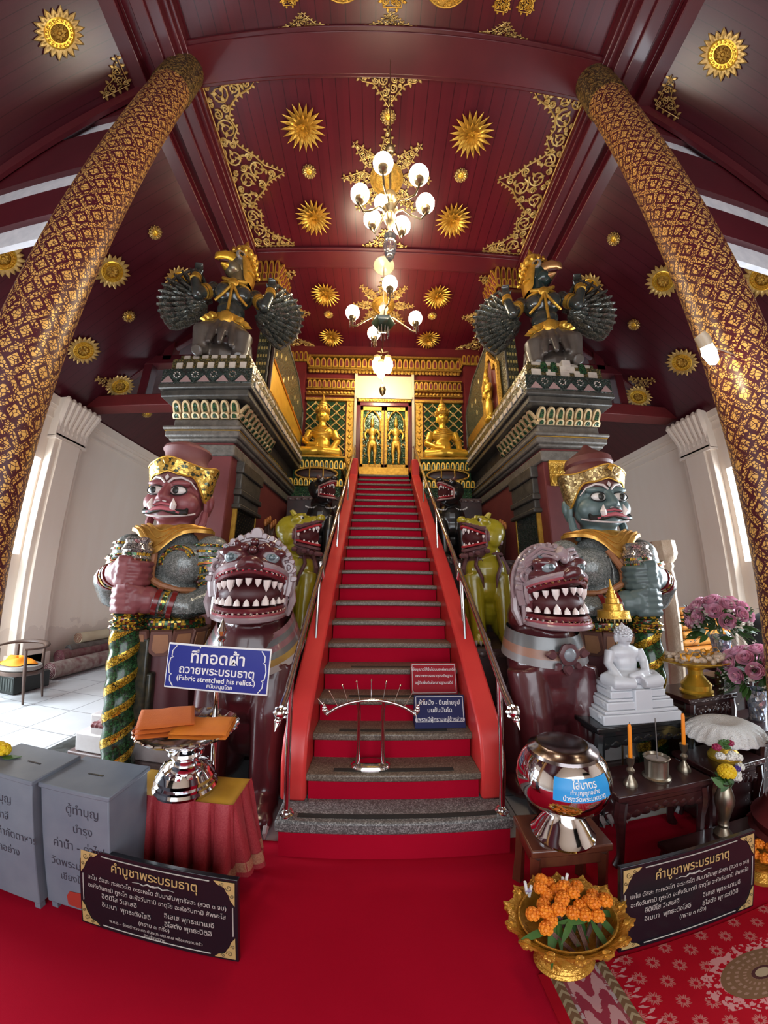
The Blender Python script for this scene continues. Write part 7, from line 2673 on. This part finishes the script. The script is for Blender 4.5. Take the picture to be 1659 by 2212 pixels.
# ---------------------------------------------------------------- rug and the gilded bowl of marigolds
t = ob('patterned_rug', MB().slab(-.045, 3.0, -3.3, .02, .0, .008), make_rug())
t.location = (.62, 1.36, .001)
tag(t, 'red patterned rug with braided border and a medallion at the lower right', 'rug')
gx, gy = .72, 1.43
t = thing('offering_bowl', 'gilded oval footed bowl with flame-pointed rim holding marigolds, on the rug', 'bowl', (gx, gy, .009))
t.scale = (1, .84, 1)
M_acr = mat('translucent_gilt', (.62, .33, .05), .18, .55, col2=(.45, .20, .02), sc=18, bump=.35, bsc=60)
ob('foot', MB().lathe([(.135, 0), (.14, .008), (.128, .02), (.132, .03), (.115, .05), (.112, .12), (.125, .14)], 48), M_acr, t)
ob('inner_bowl', MB().lathe([(.08, .13), (.16, .14), (.20, .175), (.222, .235), (.214, .235), (.19, .185), (.15, .16), (.001, .158)], 48), M_acr, t)
mb = MB()
for k in range(14):
    a = 2 * PI * k / 14
    F = T(.205 * math.cos(a), .205 * math.sin(a), .215) @ RZ(a + PI / 2) @ RX(PI / 2 + 1.12) @ SC(1.0, .72, 1)
    mb.prism([(-.05, .0), (-.066, .06), (-.05, .085), (-.02, .10), (0, .135), (.02, .10), (.05, .085), (.066, .06), (.05, 0)], .012, F, bevel=.15)
    mb.ell(tuple(F @ Vector((0, .075, .012))), (.026, .026, .022), 8)
    for q in range(6):
        b = q * PI / 3
        mb.ell(tuple(F @ Vector((.03 * math.cos(b), .075 + .03 * math.sin(b), .012))), .011, 6)
ob('petal_rim', mb, M_acr, t)
rnd = random.Random(21)
POS = [(-.14, -.03, 3), (-.04, .13, 4), (.07, .10, 3), (.15, .02, 4), (-.06, .03, 3), (.10, -.02, 2), (.02, .02, 2)]
M_stick = mat('brown_incense_sticks', (.10, .035, .03), .7, col2=(.17, .09, .07), sc=30)
for i, (x, y, n) in enumerate(POS):
    where = ('at the left side', 'at the back left', 'at the back', 'at the right side', 'left of the middle', 'right of the middle, in front', 'in the middle')[i]
    b = thing('marigold_bundle', 'marigolds with incense sticks in the gilded bowl, ' + where, 'flowers', (gx, gy, .17), group='marigold bundles in the gilded bowl')
    mb = MB()
    for k in range(n + 1):
        a = k * 2.4 + i
        puff(mb, (x + .042 * math.cos(a), y + .036 * math.sin(a), .10 + .02 * (k % 2) + .05 * y), .035, 26, i * 7 + k, pet=.26)
    ob('blooms', mb, M_mari, b)
    mb = MB()
    foot = Vector((.02 + x * .35, -.13 + .03 * (i % 3), .012))
    for k in range(3):
        mb.tube([foot + Vector((.006 * k - .006, 0, 0)), Vector((x + .008 * k, y - .02, .09))], .0045, 5)
    ob('sticks', mb, M_stick, b)
    mb = MB()
    mb.tube([foot, (x, y, .085)], .006, 5)
    for k in range(2):
        d = Vector((rnd.uniform(-1, 1), rnd.uniform(-1, 0), .3))
        mb.prism(leaf(.16, .028, 5), .002, frame((x * .8, y * .8 - .03, .08), (rnd.uniform(-.5, .5), -.5, 1), d))
    ob('leaves', mb, M_leaf, b)
t = thing('candle_stub', 'pair of small white candles among the marigolds, at the back left', 'candle', (gx - .14, gy + .13, .27))
ob('sticks', MB().tube([(0, 0, 0), (-.012, 0, .06)], .007, 7).tube([(.012, 0, -.02), (.02, 0, .035)], .007, 7), M_white, t)
ob('tie', MB().tube([(-.008, 0, .015), (.022, 0, .012)], .009, 6), mat('thread', (.3, .25, .4), .6), t)
t = thing('candle_stub', 'pair of small white candles among the marigolds, at the back centre', 'candle', (gx + .055, gy + .14, .27))
ob('sticks', MB().tube([(0, 0, 0), (.012, 0, .06)], .007, 7).tube([(-.014, 0, -.01), (-.012, 0, .045)], .007, 7), M_white, t)
ob('tie', MB().tube([(-.018, 0, .01), (.012, 0, .012)], .009, 6), MATS['thread'], t)
# a second flower dish only just in the picture at the right edge
t = thing('marigold_dish', 'golden dish with orange flowers cut by the right edge beside the plaque', 'bowl', (2.04, 1.56, .0))
ob('dish', MB().lathe([(.09, 0), (.09, .02), (.05, .06), (.12, .10), (.14, .13), (.11, .12), (.001, .11)], 28), M_acr, t)
mb = MB()
for k in range(6):
    puff(mb, (.07 * math.cos(k), .07 * math.sin(k), .16), .04, 20, k, pet=.26)
ob('blooms', mb, M_mari, t)

# ---------------------------------------------------------------- carved post, folded orange cloth and cushion behind the altar
t = thing('carved_post', 'pale carved wooden post with a square head behind the altar', 'post', (3.29, 3.45, 0))
t.scale = (1.08, 1.08, 1.03)
M_pale = mat('pale_limed_wood', (.52, .38, .26), .6, col2=(.62, .50, .38), sc=4, bump=.5, bsc=30)
ob('shaft', MB().lathe([(.10, 0), (.10, .1), (.075, .14), (.08, 1.2), (.072, 1.55), (.08, 1.72), (.07, 1.80), (.085, 1.84), (.075, 1.88)], 20, lob=lambda a, j: 1 + .05 * math.cos(a * 8)), M_pale, t)
ob('head_block', MB().lathe([(.075, 1.87), (.115, 1.92), (.135, 1.98), (.13, 2.06), (.125, 2.13), (.10, 2.135)], 8), M_pale, t)
M_ocloth = mat('amber_robe_cloth', (.52, .20, .012), .7, col2=(.42, .13, .01), sc=5, bump=.3, bsc=20)
t = thing('robe_rack', 'rack hung with folded amber robes by the right wall', 'cloth rack', (4.9, 4.6, 0))
ob('frame', MB().slab(-.5, .5, -.12, .12, 0, .62).slab(-.5, .5, -.02, .02, .62, 1.32), M_wood, t)
for k in range(6):
    mb = MB()
    mb.box((-.02 * (k % 2), -.02, .68 + .115 * k), (.96, .34, .105))
    ob('robe_fold', mb, M_ocloth, t, bev=.05)
t = thing('dark_cushion', 'dark round cushion lying behind the pink roses at the right edge', 'cushion', (4.6, 3.2, 0))
ob('cover', MB().ell((0, 0, 1.05), (.42, .3, .28), 18), mat('charcoal_cloth', (.018, .018, .022), .8), t)
ob('stand', MB().slab(-.4, .4, -.25, .25, 0, .82), M_wood, t)

# ---------------------------------------------------------------- left aisle: chair, rolled carpets
t = thing('wooden_armchair', 'round-backed dark wooden armchair with grey seat by the left wall', 'chair', (-4.95, 4.05, 0), .25)
M_cw = mat('walnut_chair_wood', (.055, .030, .022), .4, col2=(.08, .045, .03), sc=5)
ob('seat', MB().lathe([(.001, .40), (.24, .405), (.27, .43), (.26, .47), (.2, .485), (.001, .485)], 28, ey=.95), mat('grey_vinyl_seat', (.24, .22, .20), .5), t)
mb = MB()
mb.lathe([(.27, .36), (.275, .38), (.27, .41), (.2, .41)], 28, ey=.95)
ob('seat_frame', mb, M_cw, t)
for i in range(4):
    a = PI / 4 + i * PI / 2
    tp = .70 if True else .4
    ob('leg', MB().tube([(.30 * math.cos(a), .28 * math.sin(a), 0), (.27 * math.cos(a), .25 * math.sin(a), .38), (.27 * math.cos(a), .26 * math.sin(a), .70)], [.014, .024, .017], 10), M_cw, t)
P = [(.30 * math.cos(a), .29 * math.sin(a), .71 + .03 * max(0, math.sin(a))) for a in [math.radians(-50 + i * 14) for i in range(21)]]
ob('arm_rail', MB().tube(P, [.026] * 5 + [.03 + .02 * math.sin(PI * i / 10) for i in range(11)] + [.026] * 5, 10, flat=.55), M_cw, t)
t = thing('folded_cloth', 'crumpled bright orange cloth on the grey seat of the armchair', 'cloth', (-4.97, 4.02, .487), .25)
mb = MB()
def crump(u, v):
    a = 2 * PI * u
    r = .24 * (1 + .06 * math.sin(a * 3) + .05 * math.sin(a * 5 + 1))
    z = .085 * (1 - v ** 3) * (1 + .25 * math.sin(a * 2 + 5 * v)) + .02 * math.sin(9 * v + a * 3) * v
    return (r * v * math.cos(a), r * v * .8 * math.sin(a), max(0, z))
mb.grid(crump, 36, 12, cu=True)
ob('cloth_body', mb, mat('bright_orange_cloth', (.80, .24, .006), .7), t, smooth=70)
def roll(x, y, z, r, L, m, label, az=.0, end=(.10, .02, .03)):
    t = thing('rolled_carpet', label, 'carpet', (x, y, z), az, 'rolled carpets along the left wall')
    ob('roll_body', MB().tube([(0, 0, r), (0, L * .5, r), (0, L, r)], r, 20), m, t)
    mb = MB()
    for e in (0, L):
        q = -.004 if e == 0 else L + .004
        P = [((r * (1 - .9 * i / 50)) * math.cos(i * .55), q, r + (r * (1 - .9 * i / 50)) * math.sin(i * .55)) for i in range(51)]
        mb.tube(P, .006, 4)
    ob('spiral_ends', mb, mat('carpet_edge_%d' % int(end[0] * 1000), end, .9), t)
def pat(name, a, b, sc): return mat(name, a, .95, col2=b, sc=sc)
roll(-5.45, 5.0, 0, .135, 3.2, pat('grey_red_carpet', (.30, .25, .21), (.16, .06, .06), 9), 'grey and red rolled carpet on the floor by the left wall, in front', .0)
roll(-5.62, 5.32, .17, .12, 3.0, pat('brown_red_carpet', (.16, .09, .075), (.12, .02, .03), 10), 'brown and crimson rolled carpet lying behind the front roll', .0)
roll(-5.62, 5.5, .33, .07, 2.0, pat('grey_brown_carpet', (.13, .11, .09), (.08, .05, .045), 9), 'thin grey rolled carpet in the middle of the stack by the left wall', .0, (.08, .07, .065))
roll(-5.68, 5.75, .46, .095, 1.5, pat('cream_roll', (.55, .46, .31), (.48, .38, .25), 4), 'cream rolled mat on top of the stack by the left wall', .0, (.20, .06, .04))
roll(-5.62, 7.0, .30, .10, 1.2, pat('rose_roll', (.42, .24, .20), (.34, .2, .17), 6), 'rose-coloured rolled mat at the far end of the stack by the left wall', .0)
t = thing('storage_crate', 'dark plastic crate on the floor behind the wooden armchair', 'crate', (-5.35, 4.45, 0))
ob('tub', MB().slab(-.18, .18, -.3, .3, 0, .24), mat('dark_crate_plastic', (.012, .016, .014), .5), t, bev=.01)
mb = MB()
for k in range(7):
    mb.slab(-.186, -.18, -.26 + .08 * k, -.23 + .08 * k, .04, .21)
    mb.slab(-.16 + .05 * k, -.14 + .05 * k, -.306, -.30, .04, .21)
ob('ribs', mb, mat('crate_rib', (.05, .06, .055), .5), t)
t = thing('drain_cover', 'small round metal drain cover in the floor left of the club', 'drain cover', (-3.02, 3.12, -.0138))
ob('grate', MB().lathe([(.055, 0), (.055, .004), (.048, .006), (.04, .003), (.03, .006), (.02, .003), (.01, .006), (.001, .005)], 24), mat('drain_metal', (.2, .19, .18), .5, .5), t)
# ---------------------------------------------------------------- tidy the object tree
def split_part(names):
    """pieces of one mesh that are parts in their own right become objects of their own"""
    for o in list(bpy.data.objects):
        if o.type != 'MESH' or o.name.split('.')[0] not in names or o.data.users > 1:
            continue
        new = names[o.name.split('.')[0]]
        me = o.data
        lab = list(range(len(me.vertices)))
        def find(a):
            while lab[a] != a:
                lab[a] = lab[lab[a]]
                a = lab[a]
            return a
        for e in me.edges:
            a, b = find(e.vertices[0]), find(e.vertices[1])
            if a != b:
                lab[a] = b
        groups = {}
        for p in me.polygons:
            groups.setdefault(find(p.vertices[0]), []).append(p)
        if len(groups) < 2:
            continue
        for ps in groups.values():
            ids = sorted({v for p in ps for v in p.vertices})
            mp = {v: i for i, v in enumerate(ids)}
            m2 = bpy.data.meshes.new(new)
            m2.from_pydata([tuple(me.vertices[v].co) for v in ids], [], [tuple(mp[v] for v in p.vertices) for p in ps])
            for m in me.materials:
                m2.materials.append(m)
            m2.polygons.foreach_set('material_index', [p.material_index for p in ps])
            m2.shade_smooth()
            m2.set_sharp_from_angle(angle=math.radians(40))
            n = link(bpy.data.objects.new(new, m2), o.parent)
            n.location, n.rotation_euler, n.scale = o.location, o.rotation_euler, o.scale
        bpy.data.objects.remove(o)
split_part({'tusks': 'tusk', 'armlets': 'armlet', 'armlet_rims': 'armlet_rim', 'arm_stripes': 'arm_stripe', 'feet': 'foot', 'claws': 'claw', 'prisms': 'prism', 'arm_bands': 'arm_band',
            'club_rings': 'club_ring', 'wax_cups': 'wax_cup', 'ribbon_bows': 'ribbon_bow', 'flame_tips': 'flame_tip'})
# details that belong to a part rather than to the whole thing
SUBS = {'eye_outline': 'eye', 'eye_rim': 'eye', 'crown_beading': 'crown_band', 'globe_cup': 'globe', 'pilaster_edging': 'inner_pilaster', 'oval_frame': 'oval_opening', 'jewellery': 'body', 'medallion': 'collar',
        'jaw_studs': 'gums', 'petal_embossing': 'foot', 'label_lettering': 'blue_label', 'blue_panel': 'white_border', 'lamp_cap': 'lamp_shade', 'brocade_hem': 'pleated_skirt', 'bead_garland': 'body', 'diamond_relief': 'strip'}
for o in list(bpy.data.objects):
    b = o.name.split('.')[0]
    if b in SUBS and o.parent and o.parent.type == 'EMPTY':
        c = [x for x in o.parent.children if x.name.split('.')[0] == SUBS[b] and x.matrix_basis == Matrix()]
        if c:
            ctr = lambda q: sum((Vector(v) for v in q.bound_box), Vector()) / 8
            c.sort(key=lambda x: (ctr(x) - ctr(o)).length)
            o.parent = c[0]
# a thing made of one single mesh needs no empty above it
for e in list(bpy.data.objects):
    if e.type == 'EMPTY' and e.parent is None and len(e.children) == 1 and not e.children[0].children and e.get('category'):
        c = e.children[0]
        nm = e.name
        M = e.matrix_basis @ c.matrix_basis
        for k in ('label', 'category', 'group'):
            if k in e:
                c[k] = e[k]
        c.parent = None
        c.matrix_world = M
        bpy.data.objects.remove(e)
        c.name = nm
